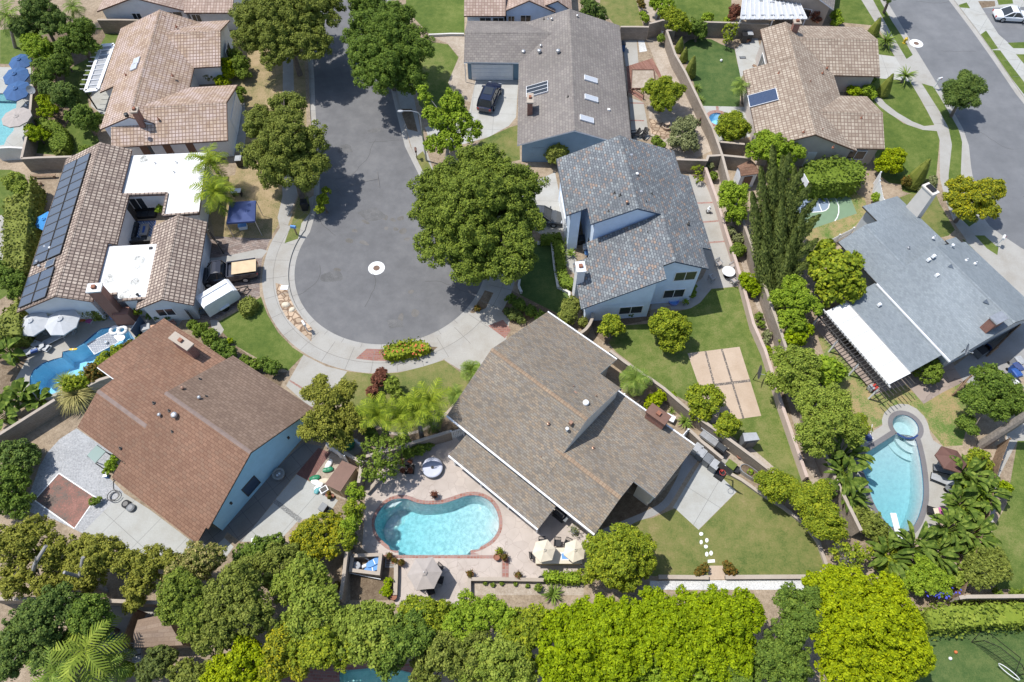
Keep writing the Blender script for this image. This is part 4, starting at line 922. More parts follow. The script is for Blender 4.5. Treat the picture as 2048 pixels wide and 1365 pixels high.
def wedge(mb,x0,x1,ys):
    a=[(x0,y,z) for y,z in ys];b=[(x1,y,z) for y,z in ys]
    mb.face(a[::-1]);mb.face(b,0,[(p[1],p[2]) for p in b])
    for i in range(len(ys)):
        j=(i+1)%len(ys);mb.quadn(a[i],a[j],b[j],b[i])
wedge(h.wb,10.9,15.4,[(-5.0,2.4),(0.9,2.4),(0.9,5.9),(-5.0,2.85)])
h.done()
h.chimney((12.6,-5.35),(1.0,0.7),0,4.7,M['w_white'],M['trim_white'])
for x,y,k,m in((990,200,'cap','white'),(945,45,'box','galv'),(1020,330,'box','galv'),(815,338,'pipe','trim_dark'),(858,355,'pipe','trim_dark'),(912,418,'cap','copper'),(770,482,'pipe','trim_dark'),(1062,410,'pipe','trim_dark'),(1090,415,'pipe','galv'),(1105,345,'pipe','trim_dark'),(1393,575,'pipe','trim_dark'),(1070,650,'pipe','trim_dark'),(888,680,'pipe','white')):
    v=h.l((1020+x/3.9,300+y/3.9),7);z=8-abs(v.y)*0.43
    if v.x>9.1:z=min(6.98-abs(v.y-2.4)*(0.5 if v.y<2.4 else 0.44),8-v.y*0.43)
    h.vent((1020+x/3.9,300+y/3.9),z,k,M[m])
h.opening((14.05,4.0),(1,0),1.9,1.2,3.6);h.opening((14.05,3.5),(1,0),1.9,1.2,0.9);h.opening((15.4,-0.8),(1,0),2.1,1.1,0.8)
h.opening((7.6,-3.5),(0,-1),0.95,2.1,0.05,'door',M['trim_dark'])
h.opening((3.4,-5.45),(0,-1),4.8,2.1,0.05,'garage_door',M['trim_white'])
h.opening((8.5,5.3),(0,1),2.4,2.0,0.05,'sliding_door')
H6=h
# ---- grey shake house, upper middle
h=House('grey_shake_house',(6.8,74.8),-91.0,'grey shake-roofed house with slate blue walls, three skylights and garage wing',M['w_blue'],M['r_H7'],M['trim_white'])
h.roof(-0.2,20.3,[(-5.9,2.7),(0,4.8),(6.2,2.7)])
h.roof(-12.25,-2.0,[(-0.8,2.7),(3.3,4.05),(6.95,2.72)],'y')
h.done()
for y in(620,770,945):
    c=h.l((1020+(628 if y<700 else 632 if y<900 else 595)/3.9,y/3.9),4.2);h.on_slope('skylight',M['skylight'],c,0.75,1.55,-0.339,'y',4.8-c.y*0.339,frame=M['trim_white'],lift=0.03,thick=0.14)
c=h.l((1020+215/3.9,678/3.9),3.9);h.on_slope('skylight',M['glass'],c,1.75,2.5,0.356,'y',4.8+c.y*0.356,frame=M['trim_white'],lift=0.03,thick=0.14)
for k in(-0.3,0.3):h.on_slope('skylight_bar',M['trim_white'],(c.x+k,c.y),0.05,2.4,0.356,'y',4.8+c.y*0.356,lift=0.17,thick=0.03)
for x,y,k,m in((525,135,'cap','galv'),(325,160,'cap','galv'),(265,152,'pipe','trim_dark'),(105,420,'turbine','galv'),(228,415,'turbine','galv'),(375,415,'turbine','galv'),(240,368,'cap','galv'),(452,757,'pipe','trim_dark'),(770,860,'box','white'),(300,150,'pipe','galv')):
    v=h.l((1020+x/3.9,y/3.9),4.2);h.vent((1020+x/3.9,y/3.9),4.8-abs(v.y)*0.345,k,M[m])
h.chimney((15.6,-4.6),(1.35,0.55),1.5,4.8,M['brickwall'])
h.opening((6.55,-9.0),(1,0),4.9,2.15,0.03,'garage_door',M['trim_white'])
h.opening((19.9,-3.4),(1,0),1.5,1.1,0.9);h.opening((10.0,5.7),(0,1),2.4,2.0,0.05,'sliding_door');h.opening((16.0,5.7),(0,1),2.0,1.2,0.8)
mb=MB();mb.bar((7.0,-12.15,2.6),(7.0,-12.15,0.1),0.08);mb.build('downpipe',M['trim_white'],h.e)
# ---- tan tile house, upper right
h=House('tan_tile_house',(31.8,72.3),-92.2,'beige house with tan tiled roofs, two front wings and a dark roof panel',M['w_beige'],M['r_H9'],M['trim_brown'])
h.roof(-0.2,6.0,[(-2.6,3.77),(0,4.8),(5.1,2.7)])
h.roof(5.9,18.4,[(-5.1,2.72),(0,4.78),(5.1,2.72)])
h.roof(0.8,10.35,[(-2.7,2.7),(1.96,4.3),(6.3,2.7)],'y')
h.roof(1.0,8.05,[(9.8,2.72),(14.2,4.22),(18.0,2.75)],'y')
h.done()
c=h.l((1528,192),3.6);h.on_slope('roof_panel',M['solar'],c,1.9,3.0,0.404,'y',4.78+c.y*0.404,lift=0.08,frame=M['trim_white'])
h.chimney((0.9,0.9),(0.6,0.7),3.5,5.5,M['brickwall'])
for x,y in((420,330),(458,570),(115,572),(360,640),(310,1030),(455,1018),(760,920),(540,1150),(830,545),(495,530)):
    v=h.l((1528+x/3.9,y/3.9),4);z=4.8-abs(v.y)*0.41
    if v.y>4:z=4.3-abs(v.x-1.96)*0.355 if v.x<8 else 4.22-abs(v.x-14.2)*0.36
    h.vent((1528+x/3.9,y/3.9),z,'pipe',M['terra'])
h.opening((18.02,0.8),(1,0),0.95,2.0,0.1,'door',M['trim_white']);h.opening((18.02,-1.6),(1,0),1.1,1.0,1.1);h.opening((17.62,5.6),(1,0),2.0,1.1,0.9)
h.opening((1.8,9.85),(0,1),4.8,2.15,0.03,'garage_door',M['trim_white']);h.opening((14.0,7.55),(0,1),2.2,1.2,0.8)
h.opening((3.0,-2.1),(0,-1),2.2,1.9,0.2,'sliding_door',M['trim_white']);h.opening((8.0,4.6),(0,1),1.2,2.1,0.05,'door',M['trim_brown'])
# ---- blue-grey house, right
h=House('blue_grey_house',(38.45,39.0),-63.6,'blue-grey shingled house with white walls and a big pale chimney',M['w_greywall'],M['r_H10'],M['trim_dark'])
h.roof(0.0,9.1,[(-5.55,3.0),(0,5.3),(5.3,3.0)])
h.roof(-5.4,0.2,[(-5.55,2.97),(-2.9,4.07),(3.9,2.7)])
h.roof(-7.5,-5.3,[(-1.15,3.70),(-1.1,3.705),(3.9,2.7)],cap=False)
h.roof(-0.9,1.0,[(3.4,3.3),(5.0,2.9)],cap=False,walls=False)
h.done()
for x,y,k,m in((905,965,'cap','white'),(1285,858,'box','white'),(1325,830,'box','white'),(1350,978,'box','white'),(1465,915,'dormer','ridge_blue'),(1740,1190,'dormer','ridge_blue'),(1465,755,'cap','white'),(1580,860,'pipe','white'),(1650,885,'pipe','white'),(1130,762,'pipe','galv'),(1325,685,'pipe','white')):
    v=h.l((1528+x/3.9,300+y/3.9),4.5);z=5.3-abs(v.y)*0.42
    if v.x<0:z=4.07-(v.y+2.9)*0.2 if v.y>-2.9 else 4.07+(v.y+2.9)*0.415
    M.setdefault('ridge_blue',plain('vent_blue',(0.10,0.125,0.16),0.6))
    h.vent((1528+x/3.9,300+y/3.9),z,k,M[m])
h.vent((1528+900/3.9,600+38/3.9),2.8,'box',M['cream'] if 'cream' in M else M['trim_white'])
c=h.l((1528+1225/3.9,300+545/3.9),0.5)
h.chimney((c.x-0.2,4.0),(1.8,0.95),0,5.7,M['w_cream'],M['w_cream'],taper=0.72,par=h.e,flue=False);mb=MB();mb.box((c.x-0.2,4.0,5.84),(0.9,0.5,0.14));mb.build('flue_cap',M['black'],h.e)
h.chimney((8.3,-1.6),(0.7,1.2),3.8,5.9,M['brickwall'],M['galv'],flue=False)
mb=MB();mb.bar((0,-5.63,2.92),(9.1,-5.63,2.92),0.14,0.16);mb.build('gutter',M['trim_white'],h.rf)
h.opening((8.76,-3.6),(1,0),1.3,1.1,1.0);h.opening((4.5,-5.05),(0,-1),2.4,2.0,0.1,'sliding_door')
mb=MB();mb.quadn((-0.2,-8.85,2.35),(8.25,-8.85,2.35),(8.25,-5.1,2.85),(-0.2,-5.1,2.85),0);mb.quadn((-0.2,-5.1,2.7),(8.25,-5.1,2.7),(8.25,-8.85,2.2),(-0.2,-8.85,2.2),1)
for a,b in(((-0.2,-8.85),(8.25,-8.85)),((8.25,-8.85),(8.25,-5.1)),((-0.2,-5.1),(-0.2,-8.85))):
    z=lambda y:2.85+(y+5.1)*0.1333
    mb.quadn((a[0],a[1],z(a[1])-0.15),(b[0],b[1],z(b[1])-0.15),(b[0],b[1],z(b[1])),(a[0],a[1],z(a[1])),1)
pr=mb.build('porch_roof',[M['r_H10'],M['trim_white']],h.e)
H10=h
# white lattice patio cover next to it
pc_=empty('patio_cover',h.w(0,0),h.a,'white panelled patio cover on white posts along the blue-grey house','patio cover')
mb=MB()
for k in range(5):
    x0,x1=0.1+k*1.65,0.1+k*1.65+1.62
    mb.prism([(x0,-11.35),(x1,-11.35),(x1,-8.95),(x0,-8.95)],2.28,2.36)
    mb.bar((x1+0.015,-11.35,2.38),(x1+0.015,-8.95,2.38),0.05,0.06)
mb.build('cover_panel',M['membrane'],pc_)
for k in range(2):
    pass
mb=MB();mb.bar((-0.2,-11.3,2.2),(8.6,-11.3,2.2),0.12,0.16);mb.build('beam',M['trim_white'],pc_);mb=MB();mb.bar((-0.2,-12.1,2.2),(8.6,-12.1,2.2),0.1,0.14);mb.build('beam',M['trim_dark'],pc_)
mb=MB()
for k in range(26):mb.bar((0.0+k*0.33,-12.5,2.3),(0.0+k*0.33,-11.35,2.3),0.05,0.08)
for k in range(9):mb.bar((8.45,-12.5+k*0.4,2.31),(9.3,-12.5+k*0.4,2.31),0.05,0.08)
mb.build('slats',M['trim_dark'],pc_)
for x in(0.2,2.9,5.6,8.2):
    mb=MB();mb.bar((x,-12.1,0),(x,-12.1,2.15),0.13);mb.build('post',M['trim_white'],pc_)
# ---- houses along the top edge
h=House('rose_tile_house',(-41.0,88.5),-90,'white walled house with rose tiled roof at the top edge, left of the street',M['w_white'],M['r_H1'],M['trim_brown'])
f=lambda x,y,z:h.l((x/3.9,y/3.9),z)
a,b=f(755,90,2.7),f(1465,85,2.7)
m_=(a.y+b.y)/2
h.roof(-8,a.x,[(a.y,2.7),(m_-0.3,4.5),(b.y,2.7)])
g0=f(1810,100,2.7)
h.roof(b.y-0.4,g0.y,[(g0.x-8,2.7),(g0.x-4,4.1),(g0.x,2.7)],'y')
h.done()
for x,w_,hh in((1090,1.0,1.3),(1375,2.2,1.5),(1215,0.8,1.2)):
    p=f(x,110,1.6);h.opening((a.x-0.35,p.y),(1,0),w_,hh,0.9)
p=f(1550,120,1.5);h.opening((g0.x-0.5,p.y),(1,0),1.0,1.2,0.9)
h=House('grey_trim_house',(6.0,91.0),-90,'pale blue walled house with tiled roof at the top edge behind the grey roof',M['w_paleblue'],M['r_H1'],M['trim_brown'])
f=lambda x,y,z:h.l((1020+x/3.9,y/3.9),z)
a,b=f(-60,95,2.7),f(355,100,2.7);m_=(a.y+b.y)/2
h.roof(-7,a.x,[(a.y,2.7),(m_,4.2),(b.y,2.7)])
c=f(485,85,2.7);h.roof(-10,c.x,[(b.y-1.5,3.3),(b.y+0.2,4.0),(c.y,2.7)])
d=h.l((510+1630/3.9,125/3.9),2.7);h.roof(d.y,a.y+0.4,[(d.x-8,2.7),(d.x-4,4.1),(d.x,2.7)],'y')
h.done()
for x in(122,):
    p=f(x,135,1.5);h.opening((a.x-0.35,p.y),(1,0),1.2,1.1,0.9)
p=f(10,145,1.5);h.opening((a.x-0.35,p.y),(1,0),0.7,0.9,1.0)
for x in(1800,1960-60):
    p=h.l((510+x/3.9,145/3.9),1.2);h.opening((d.x-0.5,p.y),(1,0),1.3,1.8,0.3)
h=House('taupe_house',(39.0,88.0),-108,'taupe walled house with dark grey roof at the top edge, behind the white patio roof',M['w_tan'],M['r_H7'],M['trim_white'])
f=lambda x,y,z:h.l((1528+x/3.9,y/3.9),z)
c=f(545,75,2.9)
h.roof(c.x-9,c.x,[(c.y-7.5,2.7),(c.y-3.5,4.5),(c.y,2.9)])
h.done();h.opening((c.x-0.35,c.y-3.2),(1,0),1.6,1.2,0.9)
h=House('corner_stucco_house',(27.0,60.0),0,'x',M['w_white'],M['r_H1'],M['trim_white']) if False else None
# ================================================================ vegetation
L={}
for k,v in dict(
    camphor=[(0.028,0.044,0.009),(0.072,0.094,0.018),(0.130,0.155,0.030)],
    dark=[(0.026,0.044,0.016),(0.050,0.076,0.022),(0.092,0.118,0.034)],
    deep=[(0.026,0.046,0.011),(0.056,0.085,0.017),(0.100,0.133,0.028)],
    olive=[(0.038,0.048,0.012),(0.080,0.094,0.022),(0.142,0.152,0.042)],
    juniper=[(0.052,0.056,0.012),(0.104,0.106,0.022),(0.180,0.170,0.040)],
    lime=[(0.045,0.070,0.002),(0.100,0.135,0.003),(0.170,0.205,0.005)],
    gold=[(0.055,0.077,0.002),(0.122,0.150,0.003),(0.205,0.222,0.005)],
    citrus=[(0.044,0.064,0.008),(0.094,0.118,0.012),(0.190,0.195,0.018)],
    bright=[(0.048,0.080,0.008),(0.096,0.138,0.014),(0.165,0.205,0.024)],
    soft=[(0.052,0.074,0.014),(0.100,0.128,0.024),(0.165,0.185,0.042)],
    cypress=[(0.026,0.036,0.014),(0.050,0.064,0.022),(0.095,0.108,0.036)],
    clipped=[(0.055,0.066,0.018),(0.092,0.104,0.028),(0.135,0.14,0.045)],
    hedge=[(0.038,0.060,0.011),(0.070,0.098,0.017),(0.110,0.14,0.028)],
    bloom=[(0.050,0.066,0.012),(0.115,0.125,0.014),(0.26,0.215,0.008)],
    silver=[(0.06,0.066,0.038),(0.095,0.102,0.06),(0.15,0.155,0.10)],
    rust=[(0.032,0.036,0.010),(0.062,0.052,0.014),(0.13,0.05,0.014)],
    maroon=[(0.045,0.018,0.018),(0.085,0.032,0.028),(0.13,0.05,0.04)],
    palm=[(0.045,0.068,0.008),(0.095,0.122,0.013),(0.165,0.185,0.024)],
    fan=[(0.045,0.075,0.018),(0.085,0.120,0.028),(0.14,0.17,0.05)],
    banana=[(0.020,0.036,0.008),(0.046,0.070,0.014),(0.115,0.14,0.036)],
    straw=[(0.12,0.105,0.05),(0.19,0.165,0.09),(0.27,0.235,0.13)],
    pinkleaf=[(0.05,0.062,0.016),(0.11,0.11,0.036),(0.27,0.20,0.13)]).items():
    L[k]=leafmat('leaf_'+k,v)
M['bark']=plain('bark',(0.16,0.13,0.105),0.9,0.25,3,bmp=0.4)
M['barkgrey']=plain('pale_bark',(0.30,0.285,0.265),0.9,0.2,3,bmp=0.4)
M['palmbark']=plain('palm_bark',(0.23,0.20,0.17),0.9,0.3,6,bmp=0.6)
def npmesh(name,V,F,mats,smooth=False):
    "V (n,3), F (m,4) quads"
    me=bpy.data.meshes.new(name);n,m,k=len(V),len(F),F.shape[1]
    me.vertices.add(n);me.vertices.foreach_set('co',np.ascontiguousarray(V,dtype=np.float32).ravel())
    me.loops.add(m*k);me.loops.foreach_set('vertex_index',np.ascontiguousarray(F,dtype=np.int32).ravel())
    me.polygons.add(m);me.polygons.foreach_set('loop_start',np.arange(0,m*k,k,dtype=np.int32))
    me.update(calc_edges=True)
    for x in(mats if isinstance(mats,(list,tuple)) else[mats]):me.materials.append(x)
    me.validate();return me
def nobj(name,me,par=None,loc=None):
    o=bpy.data.objects.new(name,me);COL.objects.link(o)
    if par is not None:parent(o,par)
    if loc is not None:o.location=loc
    return o
def unit(a):return a/np.maximum(1e-9,np.linalg.norm(a,axis=1,keepdims=True))
def leafquads(C,N,size,rg,asp=0.62,up=None):
    n=len(C);N=unit(N);t=rg.normal(size=(n,3)) if up is None else up+rg.normal(size=(n,3))*0.25
    t=unit(t-N*(t*N).sum(1,keepdims=True));b=np.cross(N,t)
    s=(size*rg.uniform(0.7,1.35,n))[:,None]
    V=np.stack([C-t*s,C-b*s*asp,C+t*s,C+b*s*asp],1).reshape(-1,3)
    return V,np.arange(n*4).reshape(-1,4)
def clumps(lobes,rg,cr,step,low=-0.35):
    "clump centres over the surface of the lobes, those buried in another lobe dropped"
    out=[]
    for i,(c,r) in enumerate(lobes):
        a=4*math.pi*((r[0]*r[1])**0.8+(r[0]*r[2])**0.8+(r[1]*r[2])**0.8)/3
        a=4*math.pi*(((r[0]*r[1])**1.6+(r[0]*r[2])**1.6+(r[1]*r[2])**1.6)/3)**(1/1.6)
        n=max(6,int(a/(step*step)));k=np.arange(n)+0.5
        ph=np.arccos(1-2*k/n);th=math.pi*(1+5**0.5)*k+rg.uniform(0,6.28)
        u=np.stack([np.cos(th)*np.sin(ph),np.sin(th)*np.sin(ph),np.cos(ph)],1)+rg.normal(size=(n,3))*0.10
        u=unit(u);u=u[u[:,2]>low]
        p=c+u*r*(rg.uniform(0.60,1.03,(len(u),1))+0.16*(rg.uniform(0,1,(len(u),1))>0.86))
        ok=np.ones(len(p),bool)
        for j,(c2,r2) in enumerate(lobes):
            if j!=i:ok&=(((p-c2)/r2)**2).sum(1)>0.62
        for q,d in zip(p[ok],u[ok]):out.append((q,d))
    return out
def ico(c,r,n=2):
    "low sphere as quads"
    m,k=8,14;V=[];F=[]
    for i in range(m+1):
        for j in range(k):
            a,b=math.pi*i/m,6.2832*j/k;V.append((c[0]+r[0]*math.sin(a)*math.cos(b),c[1]+r[1]*math.sin(a)*math.sin(b),c[2]+r[2]*math.cos(a)))
    for i in range(m):
        for j in range(k):F.append((i*k+j,(i+1)*k+j,(i+1)*k+(j+1)%k,i*k+(j+1)%k))
    return np.array(V),np.array(F)
def crown_mesh(lobes,mat,seed,cr=0.9,leaf=0.2,dens=1.0,core=0.52,low=-0.35,upn=0.5,step=1.15,shell=0.55):
    rg=np.random.default_rng(seed);cl=clumps(lobes,rg,cr,cr*step,low);Cs,Ns=[],[]
    for q,d in cl:
        r=cr*rg.uniform(0.65,1.25);n=int(dens*9.0*r*r/(leaf*leaf)*0.55)+4
        u=unit(rg.normal(size=(n,3))+d*0.55+np.array([0,0,0.25]));rad=r*rg.uniform(shell,1.0,(n,1))
        Cs.append(q+u*rad*np.array([1,1,0.9]));Ns.append(u+np.array([0,0,upn])+rg.normal(size=(n,3))*0.5)
    C=np.concatenate(Cs);N=np.concatenate(Ns);ok=C[:,2]>0.05;C,N=C[ok],N[ok]
    V,F=leafquads(C,N,leaf,rg)
    if core:
        for c,r in lobes:
            v,f=ico(c,np.array(r)*core);F=np.concatenate([F,f+len(V)]);V=np.concatenate([V,v])
    return npmesh('crown',V,F,mat),[q for q,d in cl]
VEG={}
def mpp(x,y,z):
    p=P(x,y,z);return math.sqrt(p.x**2+p.y**2+(CAM_H-z)**2)/math.sqrt(FPX**2+(x-1024)**2+(y-682.5)**2)
def tree(label,mat,lobes,name='tree',cat='tree',kind='leafy',group=None,trunk=True,base=None,seed=None,zr=0.85,**kw):
    "lobes: (pixel x, pixel y, pixel radius, height of the lobe centre[, flattening])"
    seed=seed if seed is not None else len(VEG)+11
    lb=[]
    for q in lobes:
        x,y,r,h=q[:4];f=q[4] if len(q)>4 else zr;c=P(x,y,h);m=r*mpp(x,y,h);rz=min(m*f,max(h-0.02,m*0.3)) if h<m*f else m*f
        lb.append((np.array(c),np.array([m,m,rz])))
    o3=np.mean([c for c,r in lb],0);b=P(*base) if base else Vector((o3[0],o3[1],0))
    root=empty(name,(b.x,b.y,0),0,label,cat,group)
    off=np.array([b.x,b.y,0.0]);lb=[(c-off,r) for c,r in lb]
    R0=max(r[0] for c,r in lb);sh_=0.5*kw.get('cr',min(0.66,0.15*R0+0.15));lb=[(c,np.maximum(r-sh_,r*0.55)) for c,r in lb]
    pr=dict(leafy=dict(cr=min(0.54,0.12*R0+0.15),leaf=0.074+0.004*R0,dens=0.95,shell=0.45,step=1.6),
              feather=dict(cr=min(0.6,0.14*R0+0.16),leaf=0.082,dens=0.9,upn=0.6,shell=0.2,core=0.5,step=1.6),
              sparse=dict(cr=min(0.75,0.22*R0+0.15),leaf=0.105,dens=0.55,core=0,step=1.75,low=-0.6,shell=0.2),
              clipped=dict(cr=0.22,leaf=0.09,dens=0.7,core=0.93,step=1.0,low=-0.9),
              bushy=dict(cr=min(0.42,0.2*R0+0.1),leaf=0.092,dens=0.95,low=-0.7,step=1.4)).get(kind).copy();pr.update(kw)
    if kind in('leafy','feather') and R0>1.15:
        rs=np.random.default_rng(seed+500);sub=[]
        for c,r in lb:
            k=int(9+5*min(2.0,r[0]/1.8));u=unit(rs.normal(size=(k,3))+np.array([0,0,0.35]))
            for d in u:q=rs.uniform(0.30,0.46);sub.append((c+d*r*rs.uniform(0.62,0.86),r*q))
        lb=[(c,r*0.84) for c,r in lb]+sub
    me,cl=crown_mesh(lb,L[mat],seed,**pr)
    nobj('crown',me,root)
    if trunk:
        rg=random.Random(seed);top=lb[0][0];H=max(c[2] for c,r in lb);mb=MB();tr=0.05+0.028*R0+0.012*H
        mb.tube([(0,0,-0.1),(top[0]*0.3+rg.uniform(-.1,.1),top[1]*0.3,H*0.35),(top[0],top[1],H*0.85)],[tr*1.35,tr,tr*0.6],8)
        cl=rg.sample(cl,min(len(cl),10 if kind!='sparse' else 22))
        for q in cl:
            s=Vector((top[0]*0.5,top[1]*0.5,H*rg.uniform(0.4,0.7)));q=Vector(q);m_=s.lerp(q,0.5)+Vector((0,0,0.12*(q-s).length))
            mb.tube([s,m_,q],[tr*0.5,tr*0.32,tr*0.12],5)
        mb.build('trunk',M['barkgrey' if kind=='sparse' else 'bark'],root)
    VEG[label]=root;return root
def hedge(label,mat,px,h,z0=0.0,name='hedge',group=None,leaf=0.1,dens=1.0,rough=0.12,world=False,cat='hedge'):
    "clipped hedge standing on the outline px (photo pixels at its top), leafy on all sides"
    q=[Vector(p) for p in px] if world else W2(px,h);rg=np.random.default_rng(len(VEG)+5)
    if sum(a.x*b.y-b.x*a.y for a,b in zip(q,q[1:]+q[:1]))<0:q=q[::-1]
    c=sum(q,Vector((0,0)))/len(q);Cs,Ns=[],[]
    n=len(q);from_=[]
    for i in range(n):
        a,b=q[i],q[(i+1)%n];l=(b-a).length;k=int(l*(h-z0)/(leaf*leaf)*0.9*dens)
        t=rg.uniform(0,1,k);z=rg.uniform(z0,h,k);e=(b-a).normalized();nn=np.array([e.y,-e.x,0.25])
        Cs.append(np.stack([a.x+(b.x-a.x)*t,a.y+(b.y-a.y)*t,z],1)+nn*rg.normal(0,rough*0.7,(k,1)));Ns.append(np.tile(nn,(k,1))+rg.normal(size=(k,3))*0.55)
    x0,x1=min(p.x for p in q),max(p.x for p in q);y0,y1=min(p.y for p in q),max(p.y for p in q)
    k=int((x1-x0)*(y1-y0)/(leaf*leaf)*0.9*dens);X=rg.uniform(x0,x1,k);Y=rg.uniform(y0,y1,k);ins=np.zeros(k,bool);j=n-1
    for i in range(n):
        cnd=(q[i].y>Y)!=(q[j].y>Y)
        with np.errstate(divide='ignore',invalid='ignore'):ins^=cnd&(X<(q[j].x-q[i].x)*(Y-q[i].y)/(q[j].y-q[i].y+1e-12)+q[i].x)
        j=i
    X,Y=X[ins],Y[ins];k=len(X)
    bz=h+0.5*rough*(np.sin(X*2.1+Y*1.3)+np.sin(Y*2.7-X))
    Cs.append(np.stack([X,Y,bz+rg.normal(0,rough*0.6,k)],1));Ns.append(np.tile([0,0,1.0],(k,1))+rg.normal(size=(k,3))*0.55)
    off=np.array([c.x,c.y,0]);V,F=leafquads(np.concatenate(Cs)-off,np.concatenate(Ns),leaf,rg)
    mb=MB();inn=offs(q,-0.08);mb.prism([p-c for p in inn],0,h-0.1)
    root=empty(name,(c.x,c.y,0),0,label,cat,group)
    nobj('foliage',npmesh('foliage',V,F,L[mat]),root);mb.build('twigs',L[mat],root)
    VEG[label]=root;return root
def frond(mb_v,mb_f,o,az,el,ln,droop,w,n,rg,vee=0.5):
    d=np.array([math.cos(az),math.sin(az)]);pts=[];p=np.array(o,float);e=el
    st=ln/n;side=np.array([-d[1],d[0],0.0])
    for i in range(n+1):
        pts.append(p.copy());p=p+st*np.array([d[0]*math.cos(e),d[1]*math.cos(e),math.sin(e)]);e-=droop/n*(0.5+1.2*i/n)
    for i in range(1,n):
        t=i/n;tg=pts[i+1]-pts[i];tg=tg/np.linalg.norm(tg);wl=w*math.sin(math.pi*min(1,t*0.85+0.15))**0.7
        for s in(-1,1):
            tip=pts[i]+side*s*wl*0.9+tg*wl*0.75+np.array([0,0,-wl*vee*rg.uniform(0.3,1.0)])
            hw=tg*st*0.40;b=len(mb_v);mb_v+=[pts[i]-hw,pts[i]+hw,tip+hw*0.3,tip-hw*0.3];mb_f.append((b,b+1,b+2,b+3))
    for i in range(n):
        b=len(mb_v);k=side*0.035*(1-i/n*0.7);mb_v+=[pts[i]-k,pts[i]+k,pts[i+1]+k*0.9,pts[i+1]-k*0.9];mb_f.append((b,b+1,b+2,b+3))
def palm(label,base,top,h,ln=2.4,nf=16,mat='palm',tr=0.16,name='palm_tree',group=None,w=0.6,seed=0,els=(1.25,-0.45),droop=1.5,nleaf=12,cat='palm tree'):
    "base pixel on the ground, top pixel of the trunk at height h"
    b=P(*base);t=P(top[0],top[1],h);root=empty(name,b,0,label,cat,group);rg=random.Random(seed+3)
    T=t-b;V,F=[],[]
    for i in range(nf):
        f=(i+0.5)/nf;az=i*2.39996+seed;el=els[0]+(els[1]-els[0])*f+rg.uniform(-.12,.12)
        frond(V,F,(T.x,T.y,T.z),az,el,ln*rg.uniform(0.82,1.1),droop*rg.uniform(0.8,1.2),w,nleaf,rg)
    nobj('fronds',npmesh('fronds',np.array(V),np.array(F),L[mat]),root)
    mb=MB();pts=[Vector((0,0,-0.1)).lerp(T,k/6) for k in range(7)]
    mb.tube(pts,[tr*(1.35-0.5*k/6) for k in range(7)],9);mb.build('trunk',M['palmbark'],root)
    VEG[label]=root;return root
def paddles(label,px,h,n=16,ln=1.5,wd=0.42,mat='banana',spread=0.7,name='bird_of_paradise',seed=0,group=None,cat='plant',droop=1.1):
    b=P(px[0],px[1],h*0.6);root=empty(name,(b.x,b.y,0),0,label,cat,group);rg=random.Random(seed+17);V,F=[],[];mb=MB()
    for i in range(n):
        az=i*2.4+rg.uniform(-.3,.3);r0=spread*rg.uniform(0.0,0.6);s=Vector((math.cos(az)*r0,math.sin(az)*r0,0));hh=h*rg.uniform(0.45,0.85)
        el=rg.uniform(0.35,1.2);o=s+Vector((math.cos(az)*0.35*hh*0.5,math.sin(az)*0.35*hh*0.5,hh))
        mb.tube([s,s.lerp(o,0.6)+Vector((0,0,0.15)),o],[0.05,0.04,0.025],5,caps=False)
        d=Vector((math.cos(az),math.sin(az),0));sd=Vector((-d.y,d.x,0));p=o.copy();e=el;m=7;st=ln*rg.uniform(0.75,1.2)/m;rows=[]
        tw=rg.uniform(-0.5,0.5)
        for k in range(m+1):
            t=k/m;wk=wd*(math.sin(math.pi*(0.08+0.9*t))**0.6)*(1 if t<1 else 0.1);sv=(sd*math.cos(tw)+Vector((0,0,1))*math.sin(tw))
            rows.append((p-sv*wk+Vector((0,0,wk*0.45)),p.copy(),p+sv*wk+Vector((0,0,wk*0.45))))
            p=p+st*(d*math.cos(e)+Vector((0,0,math.sin(e))));e-=droop*rg.uniform(0.7,1.3)/m
        for k in range(m):
            for a in(0,1):
                bI=len(V);V+=[np.array(rows[k][a]),np.array(rows[k][a+1]),np.array(rows[k+1][a+1]),np.array(rows[k+1][a])];F.append((bI,bI+1,bI+2,bI+3))
    nobj('leaves',npmesh('leaves',np.array(V),np.array(F),L[mat]),root);mb.build('stems',L['hedge'],root)
    VEG[label]=root;return root
def blades(label,px,h,n=60,ln=0.9,wd=0.05,mat='fan',name='spiky_plant',seed=0,group=None,cat='plant',droop=1.0,el=(0.2,1.4),z0=0.0,trunk=0):
    b=P(px[0],px[1],z0);root=empty(name,(b.x,b.y,z0),0,label,cat,group);rg=random.Random(seed+29);V,F=[],[]
    for i in range(n):
        az=rg.uniform(0,6.283);e=rg.uniform(*el);p=Vector((0,0,h));d=Vector((math.cos(az),math.sin(az),0));sd=Vector((-d.y,d.x,0));m=4;st=ln*rg.uniform(0.7,1.1)/m;last=None
        for k in range(m+1):
            wk=wd*(1-(k/m)**2*0.85);r=(p-sd*wk,p+sd*wk)
            if last:bI=len(V);V+=[np.array(last[0]),np.array(last[1]),np.array(r[1]),np.array(r[0])];F.append((bI,bI+1,bI+2,bI+3))
            last=r;p=p+st*(d*math.cos(e)+Vector((0,0,math.sin(e))));e-=droop/m
    nobj('leaves',npmesh('leaves',np.array(V),np.array(F),L[mat]),root)
    if h>0.15:
        mb=MB();mb.tube([(0,0,0),(0,0,h)],[0.16 if trunk else 0.08,0.12 if trunk else 0.05],7);mb.build('trunk',M['palmbark'],root)
    VEG[label]=root;return root
